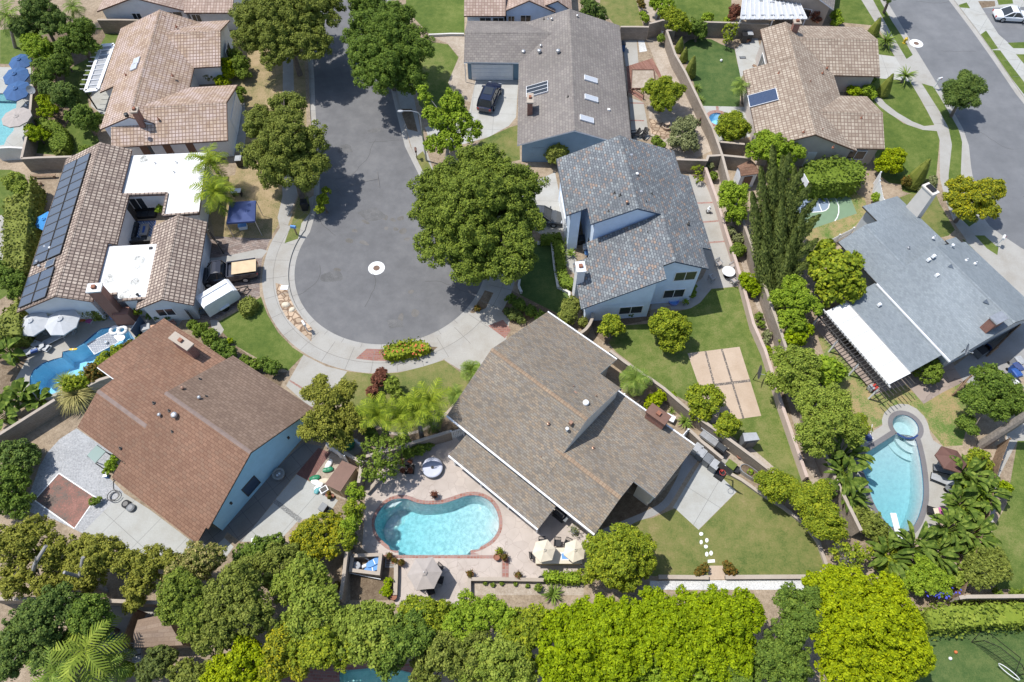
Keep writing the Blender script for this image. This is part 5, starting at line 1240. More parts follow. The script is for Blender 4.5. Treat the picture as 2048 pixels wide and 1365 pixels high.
def cone(label,base,tip,h,r,mat='clipped',name='cone_topiary',seed=0,group=None):
    "clipped cone or cypress standing on the base pixel"
    b=P(*base);root=empty(name,b,0,label,'topiary',group);rg=np.random.default_rng(seed+41);n=int(h*r*700)
    z=h*(1-np.sqrt(rg.uniform(0,1,n)));th=rg.uniform(0,6.283,n);f=z/h;rr=r*np.minimum(1,(1-f)**0.75*1.05)*np.minimum(1,0.7+f*3)
    N=np.stack([np.cos(th),np.sin(th),np.full(n,0.5)],1);C=np.stack([np.cos(th)*rr,np.sin(th)*rr,z],1)+rg.normal(0,0.02,(n,3))
    V,F=leafquads(C,N+rg.normal(size=(n,3))*0.4,0.075,rg)
    nobj('foliage',npmesh('foliage',V,F,L[mat]),root)
    mb=MB();mb.lathe((0,0,0),[(r*0.6,0.02),(r*0.94,h*0.15),(r*0.8,h*0.4),(r*0.5,h*0.7),(r*0.1,h*0.96),(0,h*0.97)],12);mb.build('twigs',L[mat],root)
    VEG[label]=root;return root
def plume(lobes_m,seed):pass
# ---- big street trees
tree('huge round camphor tree spreading over the cul-de-sac kerb and driveway','camphor',[(958,425,95,6.8),(900,385,66,6.0),(1020,385,66,6.2),(895,480,66,5.6),(1015,500,70,5.6),(950,520,62,5.0),(960,340,56,6.6),(1050,440,46,5.4),(865,430,44,5.2)],cat='tree',name='camphor_tree')
tree('large dark green tree on the right verge of the street, nearest the top edge','deep',[(780,95,66,6.6),(738,60,46,6.2),(830,95,44,6.0),(770,150,52,5.2),(730,115,46,5.6),(815,155,42,4.8),(790,40,46,7.0),(735,15,40,5.2)],kind='leafy')
tree('broad olive green tree at the top edge left of the street','olive',[(570,45,62,6.2),(510,40,48,5.8),(630,40,52,6.0),(560,95,48,5.2),(620,90,42,5.4),(500,80,38,5.0),(560,-10,60,6.0),(655,10,36,6.0)],kind='leafy',base=(600,150))
tree('yellowish green tree over the left sidewalk at the mouth of the cul-de-sac','olive',[(575,285,58,5.4),(525,250,42,5.2),(620,290,42,5.0),(560,340,46,4.4),(610,345,42,4.2),(520,310,38,4.6),(580,220,38,5.6),(635,330,28,4.2)],base=(604,395))
tree('thin young light green tree leaning by the street lamp','bright',[(905,205,24,5.8),(880,240,26,4.6),(920,240,26,4.8),(850,195,15,6.0),(862,225,16,5.2),(940,260,22,4.0),(900,280,26,3.4),(870,290,20,3.0),(845,180,10,6.4)],kind='sparse',dens=1.0,step=1.2,base=(893,320))
tree('small bushy tree in the parkway at the street corner beside dark shade','citrus',[(645,400,13,1.9),(640,418,11,1.5),(652,383,9,2.1)],kind='bushy',name='parkway_shrub',cat='shrub')
tree('young dark leaved street tree on the verge of the right road','dark',[(1925,185,30,3.4),(1900,178,18,3.3),(1950,175,20,3.4),(1935,205,20,2.9),(1905,200,17,2.9),(1930,160,16,3.9)],kind='leafy',cr=0.5,base=(1902,233),step=1.5,core=0.3)
tree('small street tree cut by the top edge beside the right road','dark',[(1783,-10,22,4.2),(1800,-25,22,4.2),(1778,-30,22,4.4)],kind='leafy',base=(1768,25))
tree('yellow flowering tree at the bend of the right road','bloom',[(1950,390,38,3.8),(1920,375,26,3.8),(1985,380,24,3.9),(1930,425,26,3.1),(1972,420,26,3.2),(1905,400,18,3.4),(1995,385,14,3.8)],kind='leafy',core=0.35,step=1.35)
# ---- upper left gardens
G1='garden trees behind the pink-brown tiled house'
for i,(lb,mt,lo) in enumerate((
    ('large dark tree at the far upper left behind the pool umbrellas','dark',[(80,30,40,4.8),(50,55,30,4.0),(110,50,30,4.4)]),
    ('dark round tree by the block wall next to the white gable wall','deep',[(160,70,34,4.2),(135,95,26,3.6),(180,95,22,3.4)]),
    ('bright yellow-green tree beside the upper blue umbrella','bright',[(82,100,30,3.4),(60,85,20,3.4),(95,125,20,2.8)]),
    ('soft dark green tree in the middle of the upper left garden','deep',[(98,140,28,3.4),(120,130,24,3.2),(82,160,20,2.8)]),
    ('wide dark tree between the lime bush and the white pergola','dark',[(125,190,30,3.0),(100,180,20,2.8),(145,205,18,2.4)]),
    ('round dark citrus tree below the white pergola','deep',[(172,240,30,2.4),(150,235,18,2.0),(190,245,18,2.0)]),
    ('lime green bush beside the wall at the upper left pool','lime',[(95,220,20,1.6),(85,200,14,1.6)]),
    ('bright yellow shrub inside the curved hedge at the pool wall','lime',[(70,268,20,1.6),(58,258,12,1.5),(90,272,12,1.4)]),
    ('small lime shrub in the lawn above the soft dark green tree','bright',[(128,118,13,1.8)]))):
    tree(lb,mt,lo,group=G1,cat='tree' if i<6 else 'shrub',name='garden_tree' if i<6 else 'shrub')
hedge('clipped horseshoe hedge on the lawn near the upper left pool wall','hedge',Zm(0,0,[(265,930),(330,920),(430,940),(500,1000),(525,1080),(500,1150),(430,1170),(385,1140),(400,1080),(410,1030),(370,990),(300,975)]),1.3)
tree('low round green bush below the horseshoe hedge','clipped',[(122,306,12,0.7)],kind='clipped',trunk=False,name='shrub',cat='shrub')
tree('small round green bush at the eaves of the solar panel house','hedge',[(170,302,12,0.7)],kind='clipped',trunk=False,name='shrub',cat='shrub')
palm('palm tree at the far upper left corner',(30,95),(15,32),5.0,2.6,16,'fan',seed=1)
palm('small palm beside the white wall at the top left edge',(146,42),(146,16),2.6,1.5,14,'fan',seed=2,tr=0.12)
tree('tall lime yellow shrub by the garage corner of the pink-brown house','gold',[(452,128,14,1.7),(456,145,14,1.2)],kind='bushy',name='shrub',cat='shrub',trunk=False)
tree('flat lime yellow bush in front of the entry of the pink-brown house','gold',[(440,163,12,0.7),(452,166,10,0.6)],kind='bushy',name='shrub',cat='shrub',trunk=False)
tree('pale grey-green ball shrub in the entry recess of the pink-brown house','silver',[(418,147,15,0.9)],kind='clipped',trunk=False,name='shrub',cat='shrub')
tree('leafy green bush between the lime shrub and dry lawn','hedge',[(480,128,20,1.4),(486,148,14,1.0),(470,112,14,1.3)],kind='bushy',name='shrub',cat='shrub',trunk=False)
tree('small dark bush at the right gable of the pink-brown house','hedge',[(479,184,12,0.9),(480,200,9,0.7)],kind='bushy',name='shrub',cat='shrub',trunk=False)
# ---- left edge
hedge('tall clipped hedge along the left edge beside the solar panel house','clipped',[(8,395),(48,392),(62,350),(55,450),(46,540),(2,540)],2.6,rough=0.2,leaf=0.14)
hedge('lower clipped hedge at the left edge, below the tall one','clipped',[(-10,640),(36,596),(40,668),(-10,672)],2.2,rough=0.18,leaf=0.14)
tree('leafy dark tree between the two clipped hedges on the left edge','deep',[(22,560,28,2.4),(5,540,24,2.2),(35,585,18,1.8)])
tree('pale mixed shrub at the top of the left hedge','soft',[(30,365,22,1.6),(45,380,18,1.7)],name='shrub',cat='shrub',kind='bushy')
hedge('clipped box hedge between white umbrella and chimney','clipped',Zm(0,600,[(545,20),(690,0),(765,20),(770,80),(740,100),(580,95)]),1.4)
tree('low dark shrubs under the gable window left of the wooden gate','dark',[(300,632,9,0.6),(315,632,9,0.6),(335,631,9,0.6)],kind='bushy',trunk=False,name='shrub',cat='shrub')
tree('bush beside the blue painted wall corner','citrus',[(268,610,10,1.2),(275,622,9,0.9)],kind='bushy',trunk=False,name='shrub',cat='shrub')
palm('slender palm in front of the upper white flat roof',(440,352),(418,322),4.2,2.4,18,'palm',seed=5,tr=0.1)
palm('fuller palm at the corner of the white flat roof above the navy canopy',(448,418),(428,384),4.2,2.7,22,'palm',seed=6,tr=0.12)
tree('green climber in the courtyard of the solar panel house','bright',[(319,418,9,1.2)],kind='bushy',trunk=False,name='shrub',cat='shrub')
hedge('clipped barrel hedge on the lawn by the cargo trailer','clipped',Zm(0,300,[(1850,1210),(1900,1150),(1960,1135),(1995,1170),(1990,1200),(1940,1260),(1890,1270)]),1.0)
G2='planting along the lawn edge of the red-brown roof house'
for lb,mt,lo in(
    ('feathery dark shrub beside the wide chimney','hedge',[(400,660,18,1.2),(420,675,18,1.1),(385,650,12,1.0)]),
    ('dark green shrub at the lower rim of the rock bed','deep',[(440,695,18,1.0),(460,708,16,0.9)]),
    ('glossy bush at the lawn corner by the light driveway','deep',[(545,735,16,1.0),(530,725,14,0.9)]),
    ('low green hedge plant along the eave by the lawn','hedge',[(490,722,14,0.7),(512,730,13,0.7)]),
    ('yellow-green bush in the rock edged bed','lime',[(457,683,8,0.4)])):
    tree(lb,mt,lo,kind='bushy',name='shrub',cat='shrub',group=G2,trunk=False)
G3='pyracantha hedge beside the left pool'
for i,(x,y,r) in enumerate(((285,684,16),(262,696,18),(236,706,18),(212,722,19),(188,745,20),(165,762,18),(140,768,16))):
    tree(('berry dotted bush hanging over the left pool, %s'%['topmost of its row','second from the top of its row','third from the top of its row','middle one of its row','third from the bottom of its row','second from the bottom of its row','lowest of its row'][i]),'rust' if i%3==1 else 'citrus',[(x,y,r,1.8),(x+8,y+8,r*0.7,1.2)],kind='bushy',name='berry_bush',cat='shrub',group=G3,trunk=False)
blades('straw green pampas grass clump left of the red-brown roof',(166,800),0.5,420,2.2,0.035,'straw','pampas_grass',1,droop=1.7,el=(0.5,1.5))
blades('greener fountain grass clump at the foot of the pampas grass',(140,772),0.3,200,1.4,0.035,'soft','fountain_grass',2,droop=1.7,el=(0.5,1.5))
paddles('broad leaved banana clump at the left edge beside the pool lounger',(14,705),2.4,18,1.5,0.35,seed=1)
paddles('broad leaved banana clump below the left pool deck',(40,790),2.2,18,1.4,0.32,seed=2)
paddles('broad leaved plant at the lower tip of the left pool',(75,800),1.8,14,1.2,0.28,seed=3)
paddles('broad leaved banana clump at the left edge by the block wall',(8,830),2.2,16,1.4,0.33,seed=4)
tree('round dark shrub beside the pale gravel yard, upper one','dark',[(40,918,34,1.4),(15,905,24,1.3),(60,905,18,1.0)],kind='bushy',name='shrub',cat='shrub')
tree('wide leafy shrub beside the pale gravel yard, lower one','deep',[(20,968,36,1.7),(40,1010,26,1.3),(5,1005,26,1.5)],kind='bushy',name='shrub',cat='shrub')
tree('small bush in the corner of the red mulch bed','hedge',[(187,1003,9,0.5),(198,999,6,0.5)],kind='bushy',trunk=False,name='shrub',cat='shrub')
tree('leafy shrub under the eave beside the glass lean-to','bright',[(222,930,13,1.3),(215,942,9,0.9),(228,918,8,1.2)],kind='bushy',trunk=False,name='shrub',cat='shrub')
# ---- lower left woods
G4='trees along the bottom left edge'
for i,(lb,mt,kd,lo,kw) in enumerate((
    ('pruned olive tree with grey stubs at the lower left corner of the gravel yard','juniper','feather',[(60,1080,46,4.2),(20,1090,40,4.0),(110,1110,36,3.6),(40,1150,44,3.2),(95,1165,28,2.8)],{}),
    ('pruned olive tree with sawn grey limbs below the pale patio','juniper','feather',[(210,1110,44,4.0),(165,1100,34,3.8),(255,1120,32,3.8),(180,1155,36,3.0),(150,1140,26,3.2)],{}),
    ('olive tree just right of the sawn limbs below the pale patio','juniper','feather',[(300,1130,36,3.6),(280,1170,32,3.0),(335,1120,24,3.6),(270,1205,22,2.4)],{}),
    ('pink tinged leafy tree beside the small concrete pad','pinkleaf','leafy',[(400,1120,40,3.8),(360,1135,30,3.6),(430,1115,26,3.4),(340,1170,26,2.8)],{}),
    ('dense dark green tree at the bottom left edge','dark','leafy',[(85,1240,52,4.6),(40,1270,46,4.0),(120,1200,36,4.4),(100,1300,40,3.2),(20,1320,40,3.4)],{}),
    ('dense green tree above the drooping palm at the bottom left','deep','leafy',[(175,1225,40,4.4),(200,1250,32,3.8),(160,1265,28,3.4)],{}),
    ('mid green rounded tree left of the brown shed roof','camphor','leafy',[(365,1190,46,5.0),(395,1235,46,4.6),(345,1220,30,4.6),(360,1165,28,5.0)],{}),
    ('large mid green rounded tree right of the brown shed roof','olive','leafy',[(470,1180,50,5.0),(440,1235,50,4.8),(500,1230,48,4.6),(420,1275,44,4.2),(480,1150,32,5.0)],{}),
    ('golden green tree in front of the bottom hedge line','gold','leafy',[(490,1320,46,4.0),(450,1345,44,3.8),(525,1345,40,3.6)],{'mat2':1}),
    ('yellow flowering tree at the left of the bottom wood','bloom','leafy',[(560,1285,40,4.0),(540,1335,40,3.6),(590,1325,36,3.4)],{}),
    ('bluish dark shrub in front of the brown shed roof','cypress','bushy',[(315,1325,32,2.6),(290,1345,24,2.2),(335,1315,20,2.6)],{}),
    ('small lime bush in front of the garden clutter at the bottom','lime','bushy',[(253,1340,17,1.2)],{}),
    ('low olive tree on the bottom edge beside the bluish shrub','olive','leafy',[(370,1350,34,3.0),(410,1355,30,3.0)],{}))):
    kw={k:v for k,v in kw.items() if k!='mat2'}
    tree(lb,mt,lo,kind=kd,group=G4,name='tree' if kd!='bushy' else 'shrub',cat='tree' if kd!='bushy' else 'shrub',**kw)
for(x,y,h),(x2,y2,h2) in(((205,1185,0.3),(130,1145,5.2)),((190,1160,2.5),(160,1125,5.0)),((60,1130,2),(95,1090,5.6))):
    pass
palm('drooping palm beside the alley at the bottom left',(205,1345),(172,1300),4.2,3.2,13,'soft',seed=11,droop=1.9,w=0.7)
palm('lower drooping palm on the bottom edge at the left',(150,1365),(110,1345),3.4,2.6,13,'fan',seed=12,droop=1.8,w=0.6)
palm('small palm on the bottom edge left of the lime bush',(228,1365),(215,1335),2.4,2.0,12,'fan',seed=13,droop=1.6,w=0.55)
# ---- between the lower left house and the pool garden
tree('spreading olive juniper at the corner of the red-brown roof','juniper',[(655,800,30,4.2),(690,785,24,3.8),(625,785,20,4.4),(650,850,42,3.6),(700,840,34,3.2),(620,860,22,3.4),(680,870,30,2.8),(640,765,14,4.6)],kind='feather',name='juniper_tree')
tree('open thin crowned tree casting shade on the pool patio','hedge',[(775,905,40,3.0),(745,890,24,2.8),(800,890,24,3.0),(735,925,22,2.6),(770,940,26,2.4),(740,950,16,2.2)],kind='sparse',dens=0.5,step=1.7,cr=0.42,base=(738,958))
tree('dark rounded bush under the four palms by the wall','deep',[(738,862,13,1.2),(748,872,11,1.0)],kind='bushy',name='shrub',cat='shrub',trunk=False)
tree('reddish weeping shrub at the edge of the curved walk','maroon',[(757,758,16,1.2),(745,785,13,0.9),(765,745,10,1.1)],kind='sparse',dens=1.2,step=1.1,name='shrub',cat='shrub')
tree('grey-green wispy shrub on the lawn behind the palms','soft',[(785,770,16,1.2),(795,785,12,0.9)],kind='sparse',dens=1.0,step=1.2,name='shrub',cat='shrub')
GP='queen palms in a row behind the pool garden wall'
for i,(b,t,lb) in enumerate((((779,884),(757,832),'tall palm at the left end of the row above the pool garden wall'),((818,890),(803,836),'second palm from the left in the row above the pool wall'),((845,880),(833,824),'third palm from the left in the row above the pool wall'),((876,865),(862,806),'tall palm at the right end of the row above the pool garden wall'))):
    palm(lb,b,t,4.4,2.15,12,'palm',seed=20+i,group=GP,tr=0.17,els=(1.42,0.5),droop=1.25,w=0.55)
palm('low young palm at the foot of the right palm in the row',(862,852),(858,835),1.6,1.5,12,'fan',seed=26,tr=0.09)
palm('small fan palm beside the pale driveway',(945,765),(942,742),1.6,1.05,16,'fan',seed=27,tr=0.08,els=(1.4,-0.2),droop=1.0)
palm('very short palm at the kerb of the middle front lawn',(914,800),(912,790),0.9,1.0,12,'fan',seed=28,tr=0.07)
G5='tall hedge along the left side of the kidney pool'
for i,(x,y,r,lb) in enumerate(((712,985,20,'topmost hedge tree left of the kidney pool'),(706,1020,21,'second hedge tree left of the kidney pool'),(700,1050,20,'third hedge tree left of the kidney pool'),(695,1078,20,'lowest hedge tree left of the kidney pool'))):
    tree(lb,'bright' if i%2==0 else 'citrus',[(x,y,r,2.6),(x+2,y+10,r*0.8,1.6)],kind='leafy',group=G5,name='hedge_tree',zr=1.2,cr=0.4)
tree('mass of yellow flowering shrub beside the sunny patio slabs','bloom',[(640,1060,38,2.2),(605,1075,28,2.0),(660,1090,30,2.2),(675,1050,20,1.8),(625,1100,28,2.0)],kind='leafy',name='flowering_shrub',cat='shrub')
tree('low dark juniper shrub below the shaded patio strip','deep',[(490,1110,24,1.5),(520,1095,24,1.6),(550,1085,20,1.4)],kind='bushy',name='shrub',cat='shrub')
tree('grey-green tree between the patio strip and bottom wood','olive',[(545,1130,40,2.8),(510,1140,34,2.6),(580,1115,26,2.4)],kind='feather')
tree('dusty green tree below the yellow flowering shrub','soft',[(610,1150,42,3.4),(575,1180,36,3.2),(640,1175,34,3.0)],kind='feather')
# ---- bottom wood
G6='trees of the dense bottom wood'
for lb,mt,kd,lo in(
    ('twiggy grey-green tree at the left of the dense bottom wood','soft','sparse',[(630,1225,52,4.4),(595,1250,40,4.0),(660,1255,40,4.0),(620,1195,34,3.8)]),
    ('yellow-green tree in the dense wood just above the bottom pool','citrus','leafy',[(650,1290,48,4.6),(610,1300,40,4.2),(690,1300,38,4.2)]),
    ('mid green tree right below the brick planter of pool tools','soft','leafy',[(730,1239,46,4.8),(700,1254,36,4.6),(760,1229,32,4.6)]),
    ('tree with bare grey twigs in the dense wood left of centre','soft','sparse',[(745,1275,48,5.0),(715,1285,40,4.6),(775,1270,38,4.8)]),
    ('dark feathery tree in the middle of the dense bottom wood','deep','feather',[(815,1270,52,5.2),(785,1300,40,4.8),(840,1250,36,5.2),(780,1330,30,4.0)]),
    ('mid green tree below the grey umbrella','citrus','leafy',[(850,1231,42,4.8),(825,1221,28,4.6),(885,1226,34,4.8)]),
    ('bright leafy tree under the planter wall at the bottom','bright','leafy',[(940,1241,48,5.0),(975,1226,36,5.0),(905,1256,36,4.8),(1010,1241,34,4.8)]),
    ('olive tree on the bottom edge right of the pool','olive','leafy',[(900,1310,52,4.8),(860,1330,44,4.4),(945,1300,40,5.0)]),
    ('dull grey-green tree on the bottom edge at the centre','soft','leafy',[(1000,1320,56,5.0),(1040,1345,46,4.6),(960,1345,44,4.4)]),
    ('leafy tree between the planter and the lime hedge','citrus','leafy',[(1050,1266,44,5.2),(1030,1296,36,5.0),(1075,1241,32,5.0)])):
    tree(lb,mt,lo,kind=kd,group=G6,**({'dens':1.0,'step':1.3,'core':0.5} if kd=='sparse' else{}))
G7='lime green hedge trees along the bottom right'
for lb,mt,lo in(
    ('lime green hedge tree at the left end of the bottom right row','lime',[(1130,1296,56,5.4),(1110,1256,44,5.4),(1150,1241,40,5.4),(1120,1341,50,4.8)]),
    ('lime green hedge tree below the round citrus tree','lime',[(1220,1270,56,5.6),(1200,1225,40,5.4),(1250,1235,40,5.4),(1225,1320,52,5.2)]),
    ('lime green hedge tree under the steps of the lawn','lime',[(1330,1265,58,5.8),(1310,1220,42,5.6),(1365,1225,42,5.6),(1340,1320,54,5.2)]),
    ('lime green hedge tree left of the dark one in the row','lime',[(1450,1255,58,5.8),(1430,1215,42,5.6),(1490,1220,42,5.6),(1450,1310,54,5.2)]),
    ('shaded green hedge tree on the bottom edge under the lime row','bright',[(1300,1345,56,4.6),(1390,1345,56,4.6),(1220,1355,44,4.4)]),
    ('lime green hedge tree filling the row under the lawn steps','lime',[(1390,1290,48,5.6),(1275,1290,48,5.5),(1395,1235,34,5.8)]),
    ('lime green hedge tree at the seam left of the round citrus','lime',[(1175,1275,42,5.5),(1175,1325,46,5.0),(1275,1240,30,5.6)]),
    ('dark feathery tree standing between the lime hedge trees','deep',[(1584,1206,34,5.8),(1609,1241,32,5.8),(1574,1266,37,5.6),(1544,1306,40,5.2),(1624,1196,22,5.6)]),
    ('dark green hedge tree on the bottom edge right of centre','deep',[(1500,1335,56,4.8),(1580,1330,50,5.0),(1450,1350,44,4.6)]),
    ('huge golden lime tree at the right of the bottom row','gold',[(1730,1250,84,6.2),(1690,1190,50,5.8),(1760,1185,46,5.6),(1800,1280,62,5.8),(1680,1280,56,5.8),(1760,1320,66,5.2),(1830,1320,36,4.8),(1690,1340,56,4.8),(1640,1170,30,5.2)])):
    tree(lb,mt,lo,group=G7,name='hedge_tree',kind='leafy',cr=0.36,leaf=0.086,dens=1.05)
# ---- lower right garden
G8='citrus trees along the right edge of the lower lawn'
for lb,lo in(
    ('citrus tree beside the galvanised trough planter',[(1555,970,34,2.4),(1535,965,22,2.2),(1578,975,20,2.2)]),
    ('citrus tree second down the right edge of the lawn',[(1625,1005,38,2.6),(1600,1000,24,2.4),(1640,985,22,2.6)]),
    ('citrus tree third down the right edge of the lawn',[(1652,1040,36,2.6),(1630,1045,22,2.2),(1670,1060,22,2.2)]),
    ('sparse citrus tree by the lower right corner of the lawn',[(1700,1120,34,2.2),(1680,1100,20,2.0),(1722,1105,22,2.0)])):
    tree(lb,'citrus',lo,kind='leafy' if 'sparse' not in lb else 'sparse',group=G8,name='citrus_tree',cr=0.45)
tree('big round citrus tree overhanging the patio and lawn','citrus',[(1235,1110,58,3.4),(1200,1100,38,3.2),(1275,1095,36,3.2),(1245,1150,40,2.6),(1195,1140,34,2.6),(1285,1130,30,2.6)],name='citrus_tree')
hedge('low clipped hedge along the planter under the cream umbrellas','bright',Zm(680,860,[(1588,1105),(1870,1112),(1870,1185),(1590,1170)]),1.0,leaf=0.1)
tree('red flowered shrub left of the pale garden step','rust',[(1401,1142,10,0.5),(1410,1135,8,0.6),(1394,1146,7,0.4)],kind='bushy',trunk=False,name='flowering_shrub',cat='shrub')
tree('red flowered shrub right of the pale garden step','rust',[(1458,1138,11,0.5),(1452,1128,8,0.7),(1468,1143,8,0.4)],kind='bushy',trunk=False,name='flowering_shrub',cat='shrub')
blades('dark agave clump at the end of the bottom planter',(1105,1190),0.1,60,1.0,0.05,'fan','agave',4,droop=0.7)
tree('small bush at the right end of the bottom planter','hedge',[(1078,1175,8,0.5)],kind='bushy',trunk=False,name='shrub',cat='shrub')
for i,(x,y) in enumerate(((970,1166),(985,1170),(1003,1167),(1030,1168),(1055,1172))):
    tree('tiny seedling in the bare bottom planter, %s from the left'%['first','second','third','fourth','fifth'][i],'hedge',[(x,y,3,0.2)],kind='bushy',trunk=False,name='seedling',cat='plant',group='seedlings in the planter')
tree('bushy shrub in the corner of the soil bed by the umbrella patio','lime',[(776,1165,10,0.6),(772,1182,12,0.6)],kind='bushy',trunk=False,name='shrub',cat='shrub')
tree('dry brown shrub at the end of the patio wall','rust',[(675,1172,9,0.6)],kind='sparse',name='shrub',cat='shrub')
tree('green climber on the pool garden wall under the palms','hedge',[(840,898,16,0.8),(818,905,14,0.8),(858,890,10,0.6)],kind='bushy',trunk=False,name='shrub',cat='shrub')
# ---- middle garden
G9='citrus trees in the middle back garden'
for lb,lo,kd in(
    ('yellowing citrus tree by the curved wall under the pale house',[(1222,650,22,1.9),(1210,660,14,1.6),(1236,655,14,1.7)],'sparse'),
    ('full citrus tree on the lawn beside the beige slab',[(1340,655,36,2.4),(1318,650,22,2.2),(1362,660,22,2.2),(1345,682,24,1.6),(1335,635,20,2.6)],'bushy'),
    ('thin citrus tree at the lower left corner of the beige slab',[(1410,800,32,2.2),(1395,790,20,2.0),(1428,795,20,2.0),(1405,825,22,1.6)],'sparse'),
    ('round citrus tree against the wall by the grey storage box',[(1455,848,24,1.9),(1445,860,18,1.5),(1470,850,14,1.6)],'bushy')):
    tree(lb,'citrus',lo,kind=kd,group=G9,name='citrus_tree',**({'dens':1.2,'step':1.1} if kd=='sparse' else{}))
palm('feathery palm between the grey-brown roof and the wall',(1276,792),(1270,760),2.4,1.6,18,'fan',seed=31,tr=0.12,droop=1.4)
tree('lime bush beside the feathery palm under the wall','gold',[(1310,800,18,1.2),(1300,808,13,0.9),(1322,792,12,1.0)],kind='bushy',trunk=False,name='shrub',cat='shrub')
blades('dark strappy plant behind the chimney of the grey-brown house',(1370,845),0.2,70,0.9,0.05,'fan','strappy_plant',6)
blades('small strappy plant beside the white side table',(1342,825),0.1,30,0.5,0.03,'fan','strappy_plant',7)
tree('thin creeper on the wall below the middle lawn','bright',[(1347,790,7,1.0),(1318,775,6,1.1)],kind='bushy',trunk=False,name='climber',cat='plant')
for i,(x,y,r) in enumerate(((1142,612,20),(1135,632,19),(1165,645,10))):
    tree('trimmed round shrub by the curved wall, %s'%['upper of three','middle of three','smallest of three'][i],'clipped',[(x,y,r,1.1 if i<2 else 0.7)],kind='clipped',name='clipped_shrub',cat='shrub',group='trimmed shrubs by the curved wall',trunk=False)
tree('trimmed drum shrub in the shade of the slate blue gable','clipped',[(1114,304,26,1.5)],kind='clipped',name='clipped_shrub',cat='shrub',zr=0.95,trunk=False)
hedge('dark box hedge beside the shaded front lawn of the pale house','hedge',Zm(1020,300,[(330,660),(390,650),(415,720),(430,850),(440,960),(500,1010),(505,1060),(400,1060),(365,930)]),0.8)
hedge('clipped hedge across the top of the shaded front lawn','hedge',Zm(1020,300,[(250,660),(390,645),(400,700),(330,705),(240,715)]),0.8)
blades('spiky cycad by the front path of the pale blue house, upper',(1137,488),0.3,40,0.75,0.05,'fan','cycad',8)
blades('spiky cycad by the front path of the pale blue house, lower',(1142,512),0.3,40,0.75,0.05,'fan','cycad',9)
tree('low dark hedge along the foot of the shaded front lawn','deep',[(1040,610,14,0.6),(1062,622,14,0.6),(1082,634,14,0.6),(1022,598,12,0.6)],kind='bushy',trunk=False,name='shrub',cat='shrub')
tree('blue tinged low bush on the corner by the driveway','cypress',[(1028,630,16,0.5),(1018,625,10,0.4),(1042,640,9,0.4)],kind='bushy',trunk=False,name='shrub',cat='shrub')
tree('small rust coloured plant in the kerb bed by the driveway','rust',[(955,617,8,0.4)],kind='bushy',trunk=False,name='shrub',cat='shrub')
tree('green ball at the corner of the pale house by the back lawn','hedge',[(1382,575,11,0.9),(1384,588,10,0.7)],kind='bushy',trunk=False,name='shrub',cat='shrub')
tree('dark leafy shrubs at the foot of the back wall','dark',[(1240,622,9,0.5),(1262,626,8,0.5),(1278,618,8,0.5),(1235,612,6,1.2)],kind='bushy',trunk=False,name='shrub',cat='shrub')
hh=hedge('flowering hedge in the parkway bed at the foot of the cul-de-sac','citrus',Zm(510,660,[(1000,120),(1130,90),(1290,75),(1350,110),(1360,150),(1200,190),(1030,215),(1000,180)]),0.9,rough=0.22,leaf=0.12)
rg=np.random.default_rng(3);q=[P(510+x/3.9,660+y/3.9,1.0)-Vector(hh.location) for x,y in[(rg.uniform(1010,1345),rg.uniform(105,195)) for _ in range(34)]]
V,F=leafquads(np.array([tuple(p) for p in q]),np.tile([0,-0.3,1.0],(len(q),1)),0.09,rg);M['petal']=plain('orange_petals',(0.55,0.09,0.03),0.6);nobj('flowers',npmesh('flowers',V,F,M['petal']),hh)
# ---- planting bed beside the pink wall and the long side garden
G10='plants in the bed between the pink wall and the block wall'
for lb,mt,lo,kd in(
    ('soft green podocarpus tree in the bed next to the cypress','bright',[(1465,400,30,3.0),(1458,380,22,3.2),(1470,425,24,2.4),(1480,385,18,3.0)],'feather'),
    ('square clipped shrub in the bed beside the round table','hedge',[(1476,500,16,0.8)],'clipped'),
    ('lime feathery bush in the bed below the round table','lime',[(1500,567,19,1.2),(1510,580,14,0.9),(1490,555,12,1.2)],'bushy'),
    ('silver blue shrub at the top of the bed by the block wall','silver',[(1421,333,9,0.7)],'bushy'),
    ('small clipped shrub under the silver blue one','hedge',[(1427,352,10,0.6)],'bushy'),
    ('white flowering shrub in the bed beside the brick bands','silver',[(1478,478,12,0.7),(1462,462,10,0.8)],'bushy'),
    ('small dark bush in the bed right of the back lawn corner','hedge',[(1518,632,9,0.6),(1523,648,8,0.5)],'bushy'),
    ('white rose bush in the bed right of the back lawn','silver',[(1534,670,10,0.6),(1532,685,8,0.6)],'bushy'),
    ('yellow-green bush in the bed right of the satellite dish','lime',[(1536,700,9,0.6)],'bushy'),
    ('yellow sprig bush on the patio end of the bed','citrus',[(1394,340,11,1.0),(1398,358,9,0.7)],'sparse')):
    tree(lb,mt,lo,kind=kd,name='tree' if 'tree' in lb else 'shrub',cat='tree' if 'tree' in lb else 'shrub',group=G10,trunk='tree' in lb)
